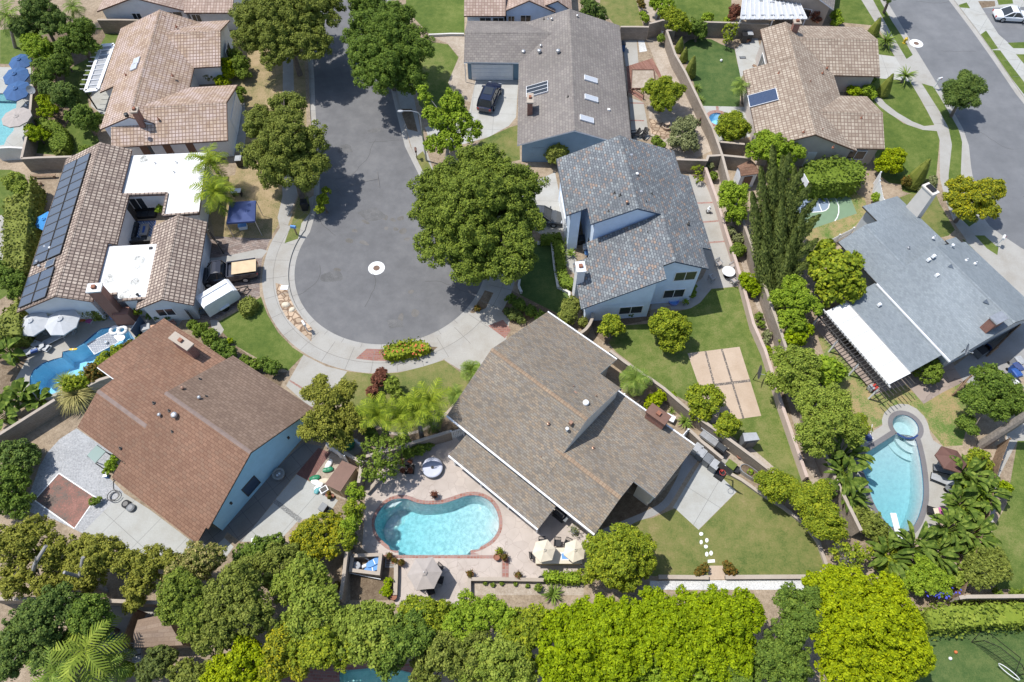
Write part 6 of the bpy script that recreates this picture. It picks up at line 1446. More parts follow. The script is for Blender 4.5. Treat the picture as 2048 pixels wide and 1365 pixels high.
# ---- top middle side garden
tree('yellow fruited citrus tree on the bare side yard','citrus',[(1325,190,32,2.6),(1305,185,22,2.4),(1348,185,20,2.4),(1325,210,22,2.0),(1330,172,18,2.8)],name='citrus_tree',cr=0.45)
tree('grey half bare shrub beside the stone fountain','silver',[(1368,262,26,1.8),(1375,285,22,1.3),(1355,280,18,1.3),(1380,245,14,1.8)],kind='sparse',dens=1.0,step=1.2,name='shrub',cat='shrub')
tree('small leafy bush between the adirondack chairs and grey shrub','hedge',[(1313,282,12,0.8),(1322,290,9,0.6)],kind='bushy',trunk=False,name='shrub',cat='shrub')
tree('small upright bush at the wall by the white slab bed','hedge',[(1322,78,9,0.8)],kind='bushy',trunk=False,name='shrub',cat='shrub')
tree('dark round citrus tree beside the blue spa','citrus',[(1465,255,30,2.2),(1448,262,18,1.9),(1482,258,18,2.0),(1462,272,20,1.6),(1468,238,16,2.4)],name='citrus_tree',cr=0.42)
for i,(b,t,h,r) in enumerate(((1354,108),(0,0),1.9,0.62),) if False else enumerate((((1357,103),None,2.0,0.6),((1366,123),None,2.0,0.55),((1378,154),None,3.0,0.75))):
    cone('clipped cypress cone along the side wall, %s'%['farthest','middle','nearest and tallest'][i],b,t,h,r,'clipped',group='cypress cones along the side wall',seed=i)
blades('spiky plant at the foot of the side wall, upper',(1393,180),0.15,50,0.8,0.04,'fan','spiky_plant',12)
blades('spiky plant at the foot of the side wall, lower',(1400,203),0.15,40,0.7,0.04,'fan','spiky_plant',13)
palm('small palm at the lawn edge beside the tan tiled roof',(1485,208),(1483,172),2.6,1.3,14,'fan',seed=41,tr=0.1)
G11='trees by the top walls'
for lb,mt,lo,kd in(
    ('citrus tree behind the block wall at the top middle','citrus',[(1355,45,26,2.2),(1340,30,18,2.2),(1370,55,16,1.8)],'leafy'),
    ('leafy tree at the top edge right of the brown side lawn','bright',[(1330,15,22,2.0),(1310,5,16,1.8)],'leafy'),
    ('dark tree by the wall over the small green lawn','deep',[(1392,55,20,1.8),(1402,66,14,1.4)],'leafy'),
    ('thin citrus tree by the bins behind the tan house','citrus',[(1460,62,18,1.6),(1455,78,12,1.2)],'sparse'),
    ('bright low bush along the top lawn','bright',[(1415,35,12,0.7),(1455,42,9,0.5)],'bushy'),
    ('dark spreading tree at the gable end of the grey roof','dark',[(1180,15,20,3.2),(1170,35,18,2.6),(1200,30,16,2.4)],'leafy'),
    ('maroon leaved shrub at the left end of the white patio roof','maroon',[(1472,22,14,1.4),(1466,35,9,1.0)],'bushy'),
    ('maroon leaved shrub between white patio roof and taupe wall','maroon',[(1630,25,14,1.6),(1635,38,10,1.0)],'bushy'),
    ('pink flowering shrub by the narrow top path','rust',[(1284,10,8,0.9),(1280,2,7,0.8)],'bushy'),
    ('bright green bush under the pink flowering shrub','bright',[(1291,38,9,0.7),(1285,28,7,0.6)],'bushy'),
    ('white flowered hydrangea bush beside the taupe house','bright',[(1672,30,11,0.8),(1680,42,9,0.6),(1670,47,8,0.5)],'bushy')):
    tree(lb,mt,lo,kind=kd,name='tree' if kd=='leafy' or 'tree' in lb else 'shrub',cat='tree' if 'tree' in lb else 'shrub',group=G11,trunk='tree' in lb)
# ---- tan house front and cypress
cone('tall clipped cone at the far corner of the tan tile house',(1743,72),None,2.6,0.75,'clipped',seed=11)
cone('tall clipped cone beside the garden path of the tan house',(1763,190),None,3.0,0.75,'clipped',seed=12)
cone('large clipped cone in front of the lime bush by the sidewalk',(1822,372),None,4.0,0.95,'clipped',seed=13)
blades('cycad with orange heart on the front lawn of the tan house',(1803,165),0.9,60,1.4,0.07,'fan','cycad',21,droop=0.9,el=(-0.1,1.2),trunk=1)
blades('large dark cycad by the garage of the tan house',(1768,92),0.5,70,1.5,0.08,'fan','cycad',22,droop=1.0,el=(0.0,1.3))
tree('rounded lime hedge bush in front of the tan entry','lime',[(1710,184,13,0.8),(1700,180,9,0.7)],kind='bushy',trunk=False,name='shrub',cat='shrub')
tree('leafy green bush at the entry of the tan house','bright',[(1735,182,14,0.8),(1745,190,9,0.6)],kind='bushy',trunk=False,name='shrub',cat='shrub')
tree('dark bush in the shaded entry court of the tan house','deep',[(1690,160,10,1.0),(1745,160,8,0.9)],kind='bushy',trunk=False,name='shrub',cat='shrub')
tree('round lime bush at the lower corner of the tan house','gold',[(1783,322,26,1.8),(1795,312,18,1.8),(1770,332,18,1.4)],kind='bushy',name='shrub',cat='shrub',trunk=False)
tree('rusty leaved shrub in the bed by the white gate','rust',[(1815,362,12,0.8),(1825,368,9,0.6)],kind='bushy',trunk=False,name='shrub',cat='shrub')
tree('white flowering shrub at the sidewalk by the big cone','silver',[(1860,368,13,0.8),(1845,376,10,0.6),(1868,358,8,0.7)],kind='bushy',trunk=False,name='shrub',cat='shrub')
tree('green bush beside the white gate and the court','bright',[(1752,395,11,0.8)],kind='bushy',trunk=False,name='shrub',cat='shrub')
hedge('thick dark hedge between the tan house and the ball court','hedge',Zm(1528,300,[(300,150),(380,80),(600,60),(760,95),(800,180),(760,240),(600,265),(420,270),(310,240)]),2.2,rough=0.3,leaf=0.15)
tree('bright green tree between the tan house and the cypress','bright',[(1545,300,34,3.4),(1515,300,26,3.2),(1580,305,28,3.0),(1530,275,20,3.4),(1560,335,26,2.6)])
def cypress():
    root=None;rg=np.random.default_rng(77);Vs,Fs=[],[];n0=0;mb=MB()
    b0=P(1545,600);root=empty('cypress_tree',b0,0,'tall many plumed dark cypress beside the ball court','tree')
    for bx,by,bh,tx,ty,h,r in((1552,560,0,1546,292,9.6,0.7),(1560,575,0,1566,312,9.0,0.6),(1545,580,0,1522,335,8.4,0.65),(1572,580,0,1590,335,8.6,0.6),(1535,590,0,1505,385,7.2,0.65),(1548,600,0,1530,400,6.8,0.65),(1570,600,0,1608,420,6.4,0.55),(1555,610,0,1565,400,7.0,0.65),(1540,612,0,1510,445,5.4,0.6),(1560,615,0,1592,455,5.6,0.6),(1555,625,0,1580,500,4.4,0.65),(1545,625,0,1528,480,4.6,0.6),(1590,470,4.0,1640,430,6.2,0.42),(1575,430,5.0,1622,370,8.2,0.42),(1570,400,6.0,1606,338,9.0,0.42),(1580,520,3.0,1636,478,4.9,0.42),(1570,560,2.0,1626,518,3.5,0.42),(1560,380,6.5,1580,306,9.6,0.42),(1585,450,4.5,1634,398,7.0,0.42),(1570,600,1.2,1604,560,2.6,0.45),(1578,490,3.6,1626,452,5.4,0.42),(1545,420,5.4,1548,350,8.0,0.45)):
        b=P(bx,by,bh);t=P(tx,ty,h);ax=t-b;r*=1.22;n=int((h-bh)*r*750)+150
        f=rg.uniform(0,1,n)**0.8;th=rg.uniform(0,6.283,n);rr=r*np.sin(np.pi*np.clip(f*0.82+0.16,0,1))**0.75*rg.uniform(0.5,1.05,n)*(1+0.25*np.sin(f*34+th*2))
        C=np.array(b)+f[:,None]*np.array(ax)+np.stack([np.cos(th)*rr,np.sin(th)*rr,np.zeros(n)],1)
        N=np.stack([np.cos(th),np.sin(th),np.full(n,0.45)],1)+rg.normal(size=(n,3))*0.3
        up=unit(np.tile(np.array(ax),(n,1)))+np.stack([np.cos(th),np.sin(th),np.zeros(n)],1)*0.35
        v,fc=leafquads(C-np.array(b0),N,0.14,rg,0.4,up);Vs.append(v);Fs.append(fc+n0);n0+=len(v)
        o=b-b0;e=t-b0;mb.tube([o,o.lerp(e,0.5),o.lerp(e,0.85)],[r*0.5,r*0.42,0.05],8)
    nobj('crown',npmesh('crown',np.concatenate(Vs),np.concatenate(Fs),L['cypress']),root);mb.build('trunk',L['cypress'],root)
cypress()
# ---- right side gardens
tree('round magnolia like tree with pale leaf tips by the court lawn','citrus',[(1670,545,46,3.6),(1645,525,30,3.4),(1695,530,32,3.6),(1660,585,34,2.8),(1700,575,30,3.0),(1650,500,20,3.6)],cr=0.4,leaf=0.19)
tree('bright green tree below the cypress by the block wall','bright',[(1592,600,36,3.2),(1565,600,24,3.0),(1622,610,24,3.0),(1590,570,24,3.2),(1585,640,30,2.4)])
tree('yellow leaved bush at the end of the white patio cover','lime',[(1592,672,22,1.7),(1575,680,16,1.4),(1612,660,16,1.6)],kind='bushy',name='shrub',cat='shrub')
tree('soft green feathery tree upper of two along the bed','soft',[(1590,740,44,3.6),(1570,725,30,3.4),(1610,720,28,3.6),(1560,760,28,3.0),(1600,770,34,3.0)],kind='feather')
tree('large soft green feathery tree lower of two along the bed','soft',[(1650,835,52,4.2),(1620,800,38,4.0),(1690,850,40,3.8),(1630,870,42,3.4),(1670,800,30,3.8),(1700,870,26,3.2)],kind='feather')
tree('citrus dotted shrub hugging the lower feathery tree','citrus',[(1712,850,26,2.4),(1722,865,18,2.0)],kind='leafy',cr=0.4)
tree('open leaved magnolia shrub on the dry lawn','bright',[(1655,735,24,1.8),(1672,745,20,1.6),(1645,755,18,1.4),(1640,725,14,1.9)],kind='sparse',dens=1.2,step=1.15,leaf=0.18,name='shrub',cat='shrub')
tree('clipped round bush at the corner of the grey porch roof','hedge',[(1860,745,24,1.2),(1870,735,16,1.3)],kind='bushy',name='shrub',cat='shrub',trunk=False)
tree('dense dark round tree behind the leaning palm trunk','deep',[(1983,784,50,3.4),(1953,799,32,3.0),(2018,799,36,3.2),(2000,810,36,2.6),(1936,852,20,1.6),(1978,754,30,3.6)])
tree('bushy shrub behind the brown umbrella','citrus',[(1955,918,22,1.5),(1968,930,16,1.3),(1945,930,14,1.2)],kind='bushy',name='shrub',cat='shrub',trunk=False)
root=palm('tall leaning palm trunk crossing the right edge',(1962,890),(2290,678),14.0,2.6,18,'fan',seed=51,tr=0.3)
G12='bird of paradise clumps round the right pool'
for i,(x,y,h,n,lb) in enumerate(((1695,905,2.8,18,'bird of paradise leaning over the left rim of the drop shaped pool'),(1690,950,2.6,18,'bird of paradise at the left rim of the drop shaped pool, middle'),(1690,985,2.2,16,'bird of paradise at the left rim of the drop shaped pool, lowest'),(1935,950,2.6,20,'bird of paradise behind the sun loungers, upper'),(1965,985,2.4,20,'bird of paradise by the wooden fence at the right pool'),(1925,1010,2.0,18,'bird of paradise right of the striped towel'),(1900,1060,2.2,20,'bird of paradise at the lower right of the drop shaped pool'),(1830,1095,2.4,20,'bird of paradise in front of the diving board'),(1775,1110,2.2,18,'bird of paradise at the bottom left of the diving board'),(1945,1070,2.2,18,'bird of paradise by the fence at the lower right'),(1870,1110,2.0,16,'bird of paradise nearest the blue flowered shrub'))):
    paddles(lb,(x,y),h,int(n*1.5),1.35,0.2,spread=1.0,seed=60+i,group=G12,droop=1.4)
blades('bright yucca rosette beside the striped towel, left',(1905,1028),0.4,60,0.9,0.045,'palm','yucca',31,el=(-0.1,1.3),droop=0.5)
blades('bright yucca rosette beside the striped towel, right',(1938,1012),0.5,60,0.9,0.045,'palm','yucca',32,el=(-0.1,1.3),droop=0.5)
blades('grassy yucca clump below the left bird of paradise',(1715,1005),0.2,70,1.1,0.04,'fan','yucca',33)
tree('brown tinged shrub between the citrus trees and the pool','olive',[(1745,1050,26,1.3),(1725,1030,18,1.3),(1760,1075,18,1.1)],kind='sparse',dens=1.1,step=1.2,name='shrub',cat='shrub')
for i,(x,y,r) in enumerate(((2008,975,16),(1975,1078,15),(1968,1100,15))):
    tree('variegated lime ball shrub along the fence, %s'%['upper','middle','lower'][i],'lime',[(x,y,r,1.0)],kind='bushy',trunk=False,name='shrub',cat='shrub',group='lime ball shrubs along the fence')
tree('wispy olive tree beyond the fence on the right lawn','olive',[(1970,1135,32,2.4),(1990,1125,26,2.4),(1955,1150,26,2.0),(2000,1140,18,2.2)],kind='sparse',dens=1.3,step=1.1)
for lb,mt,lo in(('leafy undergrowth at the foot of the left bird of paradise','hedge',[(1672,930,18,0.8),(1680,960,18,0.8),(1700,1010,16,0.7)]),('green undergrowth behind the sun loungers','bright',[(1948,975,22,0.9),(1970,1005,20,0.9),(1950,1035,20,0.9)]),('green undergrowth below the striped towel','hedge',[(1895,1085,22,0.9),(1930,1095,20,0.9),(1860,1120,20,0.8)]),('leafy undergrowth left of the diving board','citrus',[(1790,1090,20,0.9),(1765,1125,20,0.9),(1805,1125,18,0.8)]),('mixed shrub at the lower end of the fence','soft',[(1935,1140,20,1.1),(1915,1160,18,1.0)])):
    tree(lb,mt,lo,kind='bushy',trunk=False,name='shrub',cat='shrub',group='undergrowth around the right pool')
sh=tree('green shrub with blue flowers at the fence corner','bright',[(1850,1150,36,1.8),(1880,1165,26,1.4),(1825,1165,26,1.6)],kind='leafy',name='flowering_shrub',cat='shrub',trunk=False)
rg=np.random.default_rng(9);q=[P(1528+x/3.938,1065+y/3.938,1.7)-Vector(sh.location) for x,y in zip(rg.normal(1400,60,60),rg.normal(470,22,60))]
V,F=leafquads(np.array([tuple(p) for p in q]),np.tile([0,0,1.0],(60,1)),0.09,rg);M['bluepetal']=plain('blue_petals',(0.07,0.08,0.5),0.6);nobj('flowers',npmesh('flowers',V,F,M['bluepetal']),sh)
hedge('long grey-green hedge along the bottom right lawn','soft',[(1850,1222),(1900,1210),(2120,1205),(2120,1248),(1980,1250),(1865,1262)],1.5,rough=0.3,leaf=0.13)
tree('low bush at the right wall by the neighbour lawn','hedge',[(2030,1188,12,0.6),(1995,1186,12,0.6),(2050,1190,12,0.5)],kind='bushy',trunk=False,name='shrub',cat='shrub')
tree('tall bush left of the golden tree by the lawn corner','gold',[(1660,1145,16,2.0),(1675,1150,12,2.2)],kind='bushy',trunk=False,name='shrub',cat='shrub')
# ================================================================ walls, fences
def wall(label,px,h=1.8,th=0.2,mat='block',capm='cap',name='block_wall',cat='wall',group=None,z0=-0.05,cap=True,world=False):
    "wall whose top runs along the photo pixels px"
    q=[Vector(p) for p in px] if world else W2(px,h);c=q[0];q=[p-c for p in q];n=len(q)
    root=empty(name,(c.x,c.y,0),0,label,cat,group)
    def side(d):
        out=[]
        for i in range(n):
            e=[]
            if i>0:e.append((q[i]-q[i-1]).normalized())
            if i<n-1:e.append((q[i+1]-q[i]).normalized())
            m=sum(e,Vector((0,0)));m=m.normalized();k=Vector((-m.y,m.x));f=1/max(0.5,e[0].dot(m));out.append(q[i]+k*d*f)
        return out
    a,b=side(th/2),side(-th/2);mb=MB();s=0
    for i in range(n-1):
        l=(q[i+1]-q[i]).length
        for A,B in((a[i+1],a[i]),(b[i],b[i+1])):
            mb.face([(A.x,A.y,z0),(B.x,B.y,z0),(B.x,B.y,h),(A.x,A.y,h)],0,[(s,0),(s+l,0),(s+l,h),(s,h)])
        s+=l
    for p,r in((a[0],b[0]),(b[-1],a[-1])):mb.quadn((p.x,p.y,z0),(r.x,r.y,z0),(r.x,r.y,h),(p.x,p.y,h))
    if not cap:
        for i in range(n-1):mb.face([(b[i].x,b[i].y,h),(b[i+1].x,b[i+1].y,h),(a[i+1].x,a[i+1].y,h),(a[i].x,a[i].y,h)])
    mb.build('wall_body',M[mat],root)
    if cap:
        a,b=side(th/2+0.03),side(-th/2-0.03);mb=MB()
        for i in range(n-1):
            for A,B,z1,z2 in((b,a,h+0.06,h+0.06),):mb.face([(A[i].x,A[i].y,z1),(A[i+1].x,A[i+1].y,z1),(B[i+1].x,B[i+1].y,z2),(B[i].x,B[i].y,z2)])
            for A,B in((a[i+1],a[i]),(b[i],b[i+1])):mb.quadn((A.x,A.y,h),(B.x,B.y,h),(B.x,B.y,h+0.06),(A.x,A.y,h+0.06))
        mb.build('coping',M[capm],root)
    return root
t3=lambda p:Zm(1020,0,p)
W_='garden block walls'
wall('long tan block wall running from the upper side yards down past the cypress',t3([(1222,240),(1290,430),(1365,560),(1500,840),(1580,1000),(1655,1215)])+Zm(1020,300,[(1712,260),(1818,560),(1885,745),(1965,1000),(2028,1185)])+[(1562,665),(1592,760),(1645,895),(1672,960),(1722,1062)],group=W_)
wall('low pink stucco wall along the middle patio and back lawn',[(1411,335),(1435,402),(1453,464),(1471,520),(1483,559),(1507,648),(1530,700),(1542,738),(1562,805),(1614,955)],0.9,0.22,'pinkwall','pinkwall','low_wall')
wall('tan block wall stepping down beside the grey-brown house',Zm(1020,600,[(780,398),(900,490),(1060,592),(1200,692),(1330,805),(1470,922),(1700,1082),(1900,1230),(2080,1370)]),1.6,group=W_)
wall('inner block wall behind the row of grey bins',Zm(1020,600,[(1392,1010),(1500,1110),(1660,1240)]),1.3,group=W_)
wall('low stone edge around the lower lawn',Zm(1150,860,[(1170,320),(1300,390),(1440,490),(1620,600),(1800,740),(1900,880),(1960,1050)]),0.25,0.2,'cap','cap','lawn_edge',cat='edging')
wall('low tan wall left of the step at the foot of the lower lawn',Zm(1150,860,[(650,1148),(1042,1152)]),0.3,0.25,'cap','cap','low_wall',group='low walls at the foot of the lawn')
wall('low tan wall right of the step at the foot of the lower lawn',Zm(1150,860,[(1172,1150),(1500,1148),(1890,1146),(1965,1065)]),0.3,0.25,'cap','cap','low_wall',group='low walls at the foot of the lawn')
wall('curved tan wall by the trimmed round shrubs',Zm(1020,600,[(645,105),(640,150),(620,195),(590,232),(550,262)]),1.5,group=W_)
wall('block wall at the end of the grey roof, top middle',t3([(862,212),(975,212),(1082,214)]),1.8,group=W_)
wall('raised block wall with stepped ends beside the narrow top path',t3([(1086,188),(1150,172),(1190,160),(1238,166)]),2.1,group=W_)
wall('long block wall behind the small green lawn at the top',t3([(1240,166),(1400,172),(1700,180),(2020,192)]),1.9,group=W_)
wall('short block wall joining the side walls at the top',t3([(1226,241),(1290,241)]),1.7,group=W_)
wall('block wall across the bare yard behind the two-storey roof',t3([(1300,1246),(1534,1254),(1546,1220),(1652,1214),(1880,1236)]),1.7,group=W_)
wall('block wall under the dark citrus tree by the spa',t3([(1640,1110),(1830,1128)]),1.7,group=W_)
wall('block wall between the white gable wall and pink-brown roof',Zm(0,0,[(760,158),(920,158),(1080,160)]),1.8,group=W_)
wall('grey wall beside the upper left pool deck',Zm(0,0,[(262,560),(250,700),(235,870),(210,1050),(168,1240)]),1.8,group=W_)
wall('wall between the upper left lawn and the solar panel house',Zm(0,0,[(165,1240),(300,1232),(560,1225)]),1.8,group=W_)
wall('white wall with lattice at the lower end of the left pool deck',Zm(0,0,[(-60,1160),(80,1152),(180,1158)]),1.7,0.18,'whitewall','whitewall','white_wall')
wall('dark block wall from the left edge up to the pampas grass',[(-30,888),(0,869),(62,830),(110,800)],1.8,group=W_)
wall('shaded wall behind the fountain grass by the red-brown roof',[(176,772),(200,760),(226,752)],1.8,group=W_)
wall('tan block wall behind the row of queen palms',Zm(510,660,[(860,990),(1140,914),(1260,872),(1400,830),(1528,792)]),1.6,group=W_)
wall('block wall beside the brown shed at the pool garden corner',Zm(510,660,[(690,952),(770,1000),(832,1035),(822,1110),(808,1195)]),1.6,group=W_)
wall('block wall at the lower left of the pool patio, below the hedge',[(694,1096),(690,1130),(686,1165),(680,1200)],1.7,group=W_)
wall('low kerb along the upper edge of the pool patio',Zm(510,660,[(868,1272),(970,1162),(1130,1030),(1240,990)]),0.35,0.22,'cap','cap','low_wall',cat='edging')
wall('low retaining wall left of the grey umbrella patio',Zm(680,860,[(438,1005),(436,1150),(430,1290)]),0.4,0.25,'block','cap','low_wall')
wall('low planter wall along the bare bottom bed',Zm(680,860,[(1008,1290),(1008,1165),(1300,1166),(1590,1172)]),0.5,0.2,'block','cap','low_wall')
wall('tan wall along the bottom left trees',[(-20,1198),(60,1198),(140,1199),(240,1203),(330,1206)],1.7,group=W_)
wall('dark wall along the top of the grey-green hedge at lower right',[(1918,1196),(1930,1194),(2130,1192)],1.7,group=W_,mat='w_tan')
wall('white stucco kerb wall along the shaded front lawn',Zm(1020,300,[(210,722),(325,718),(345,900),(372,1062),(462,1112),(466,1185)]),0.3,0.16,'whitewall','whitewall','low_wall',cat='edging')
wall('white kerb at the left side of the shaded front lawn',Zm(1020,300,[(75,1010),(68,1060),(90,1110)]),0.3,0.16,'whitewall','whitewall','low_wall',cat='edging')
wall('low white step edge on the front lawn at the top middle',Zm(510,0,[(1355,272),(1420,270),(1525,265),(1630,266)]),0.25,0.15,'whitewall','whitewall','low_wall',cat='edging')
wall('tan garden kerb on the middle back lawn by the wall',Zm(1020,600,[(780,400),(860,470),(980,555),(1180,680),(1280,738),(1380,750)]),0.15,0.15,'cap','cap','lawn_edge',cat='edging') if False else None
def box_planter(label,px,h,th,mat):
    q=W2(px,h);return wall(label,list(q)+[q[0]],h,th,mat,'cap','planter_wall',world=True)
box_planter('square block enclosure holding pool gear',Zm(510,1065,[(768,185),(990,176),(972,325),(752,298)],3.938),1.0,0.2,'block')
def fence(label,px,h,mat='trim_white',board=0.14,gap=0.02,name='board_fence',cat='fence',group=None,posts=True):
    q=W2(px,h);c=q[0];root=empty(name,(c.x,c.y,0),0,label,cat,group);mb=MB()
    for a,b in zip(q,q[1:]):
        e=(b-a);l=e.length;e/=l;k=int(l/(board+gap));rz=math.atan2(e.y,e.x)
        for i in range(k):
            p=a+e*(i+0.5)*l/k-c;mb.box((p.x,p.y,0.08),(board,0.03,h-0.08-0.03*(i%2)),rz)
    mb.build('boards',M[mat],root);mb=MB()
    for a,b in zip(q,q[1:]):
        e=(b-a).normalized();k=Vector((-e.y,e.x))*0.05
        for z in(0.35,h-0.35):mb.bar(((a-c+k).x,(a-c+k).y,z),((b-c+k).x,(b-c+k).y,z),0.05,0.09)
    mb.build('rails',M[mat],root)
    for p in q:
        mb=MB();p=p-c;mb.box((p.x,p.y+0.0,0),(0.12,0.12,h+0.08));mb.build('post',M[mat],root)
    return root
fence('white board fence by the ball court and lime bush',[(1762,345),(1760,362),(1768,400)],1.7)
fence('low white picket fence at the corner of the blue-grey roof',[(1653,484),(1680,470),(1708,456)],1.2,board=0.08,gap=0.08)
fence('brown wooden fence behind the right pool garden',[(2020,878),(2004,920),(1992,960),(1978,1040),(1960,1085),(1928,1190)],1.7,'wood')
fence('short wooden fence beside the bins of the blue-grey house',[(1995,695),(2040,650)],1.6,'wood')
fence('wooden gate panel below the blue-grey house',[(1925,775),(1943,752)],1.6,'wood')
fence('white vinyl gate at the top of the pool garden',Zm(510,660,[(1530,792),(1622,762)]),1.6,board=0.1,gap=0.03,name='gate',cat='gate')
fence('white side gate by the outdoor chimney',Zm(1020,600,[(1352,1055),(1390,1012)]),1.5,board=0.1,gap=0.03,name='gate',cat='gate')
fence('dark wooden gate between the white garage wall and driveway pavers',Zm(0,300,[(1415,1225),(1465,1270)]),1.7,'trim_dark',name='gate',cat='gate')
fence('dark open gate at the garage side of the solar panel house',Zm(0,300,[(1625,625),(1700,730)]),1.6,'trim_dark',name='gate',cat='gate')
fence('white panel fence at the side path of the lower left house',Zm(510,660,[(560,888),(640,945),(700,985)]),1.5,'trim_white',0.3,0.01)
fence('white panel fence at the head of the side path',Zm(510,660,[(680,800),(750,835),(815,885)]),1.5,'trim_white',0.3,0.01)
# ================================================================ umbrellas, tents
def umbrella(label,px,h,r,mat,n=6,rise=0.45,tilt=(0,0),name='umbrella',group=None,rz=0.3,cat='umbrella',vent=True):
    c=P(px[0],px[1],h);root=empty(name,(c.x,c.y,0),0,label,cat,group);mb=MB()
    up=Matrix.Rotation(tilt[0],3,'X')@Matrix.Rotation(tilt[1],3,'Y');C=Vector((0,0,h))
    f=lambda x,y,z:C+up@Vector((x,y,z))
    rim=[]
    for k in range(n):
        a0,a1=rz+6.2832*k/n,rz+6.2832*(k+1)/n
        p=lambda a,rr,z:f(rr*math.cos(a),rr*math.sin(a),z)
        am=(a0+a1)/2;sg=r*math.cos(math.pi/n)*0.985
        A,B=(a0,r),(a1,r)
        for t0,t1 in((0.0,0.5),(0.5,1.0)):
            z0,z1=-rise*t0**1.15,-rise*t1**1.15
            if t0==0:mb.face([p(a0,0,0),p(a0,r*t1,z1),p(am,sg*t1,z1-0.02),p(a1,r*t1,z1)])
            else:
                mb.face([p(a0,r*t0,z0),p(a0,r*t1,z1),p(am,sg*t1,z1+0.0),p(am,sg*t0,z0-0.02)]);mb.face([p(am,sg*t0,z0-0.02),p(am,sg*t1,z1),p(a1,r*t1,z1),p(a1,r*t0,z0)])
        mb.face([p(a0,r,-rise),p(a0,r,-rise-0.12),p(am,sg,-rise-0.12),p(am,sg,-rise)]);mb.face([p(am,sg,-rise),p(am,sg,-rise-0.12),p(a1,r,-rise-0.12),p(a1,r,-rise)])
    can=mb.build('canopy',M[mat],root)
    if vent:
        mb=MB();m=12
        for k in range(n):mb.face([f(0,0,0.10),f(r*0.2*math.cos(rz+6.2832*k/n),r*0.2*math.sin(rz+6.2832*k/n),-0.01),f(r*0.2*math.cos(rz+6.2832*(k+1)/n),r*0.2*math.sin(rz+6.2832*(k+1)/n),-0.01)])
        mb.build('vent',M[mat],can)
    mb=MB();e=f(0,0,0.16);mb.tube([(0,0,0),(0,0,h*0.72),e],0.03,7);mb.lathe((0,0,0),[(0.28,0.0),(0.28,0.06),(0.1,0.1),(0.05,0.3)],14);mb.build('pole',M['galv'],root)
    mb=MB()
    for k in range(n):
        a0=rz+6.2832*k/n;mb.bar(f(0.05*math.cos(a0),0.05*math.sin(a0),-0.05),f(r*0.98*math.cos(a0),r*0.98*math.sin(a0),-rise-0.03),0.02)
    mb.build('ribs',M['galv'],can);return root
z3=lambda x,y:(680+x/3.9,860+y/3.9)
UC='cream umbrellas over the outdoor counter'
umbrella('cream umbrella left of the two over the outdoor counter',z3(1592,935),2.4,0.9,'canvas_cream',6,0.35,rz=0.2,group=UC)
umbrella('cream umbrella right of the two over the outdoor counter',z3(1832,935),2.4,0.88,'canvas_cream',6,0.35,rz=0.35,group=UC)
umbrella('large grey hexagonal umbrella on the lower pool patio',z3(655,1112),2.5,1.3,'canvas_grey',6,0.4,rz=0.1)
umbrella('brown tilted umbrella beside the right pool',(1600+1400/s5,800+520/s5),2.4,1.25,'canvas_brown',6,0.4,(-0.15,0.1),rz=0.75)
UW='white umbrellas beside the left pool'
umbrella('white umbrella nearer the hedge beside the left pool',(59,641),2.3,1.4,'canvas_pale',8,0.55,(0.05,-0.08),rz=0.3,group=UW)
umbrella('larger white umbrella right of its twin by the left pool',(118,637),2.4,1.55,'canvas_pale',8,0.55,(0,0),rz=0.4,group=UW)
UB='blue umbrellas by the upper left pool'
umbrella('blue umbrella partly under the bright tree, topmost of three',(36,118),2.4,1.35,'canvas_blue',8,0.45,(0.1,0),group=UB)
umbrella('blue umbrella in the middle of three by the upper left pool',(27,147),2.4,1.5,'canvas_blue',8,0.45,(0.12,0),rz=0.1,group=UB)
umbrella('blue umbrella closest to the water of three',(29,176),2.4,1.55,'canvas_blue',8,0.45,(0.12,0),rz=0.2,group=UB)
umbrella('flat beige umbrella with dark vents at the left pool edge',(31,232),2.5,1.6,'canvas_grey',10,0.2,rz=0.2)
umbrella('bright blue umbrella behind the solar panel roof',(86,438),2.0,1.15,'canvas_sky',6,0.35,(0.1,-0.1),rz=0.6)
def tent(label,c4,h,rise,mat):
    q=[P(x,y,h) for x,y in c4];o=sum(q,Vector())/4;root=empty('canopy_tent',(o.x,o.y,0),0,label,'canopy tent');q=[p-Vector((o.x,o.y,0)) for p in q];t=Vector((0,0,h+rise));mb=MB()
    for i in range(4):
        a,b=q[i],q[(i+1)%4];m1,m2=a.lerp(t,0.5)+Vector((0,0,0.06)),b.lerp(t,0.5)+Vector((0,0,0.06))
        mb.face([a,b,m2,m1][::-1]);mb.face([m1,m2,t][::-1]);mb.face([a,b,b-Vector((0,0,.22)),a-Vector((0,0,.22))])
    mb.build('canopy',M[mat],root)
    for p in q:mb=MB();mb.bar(p-Vector((0,0,0.1)),(p.x,p.y,0),0.05);mb.build('leg',M['galv'],root)
    return root
tent('navy pop up canopy tent on the dry lawn',Zm(0,300,[(1790,408),(1995,396),(1988,555),(1765,572)]),2.3,0.45,'canvas_navy')
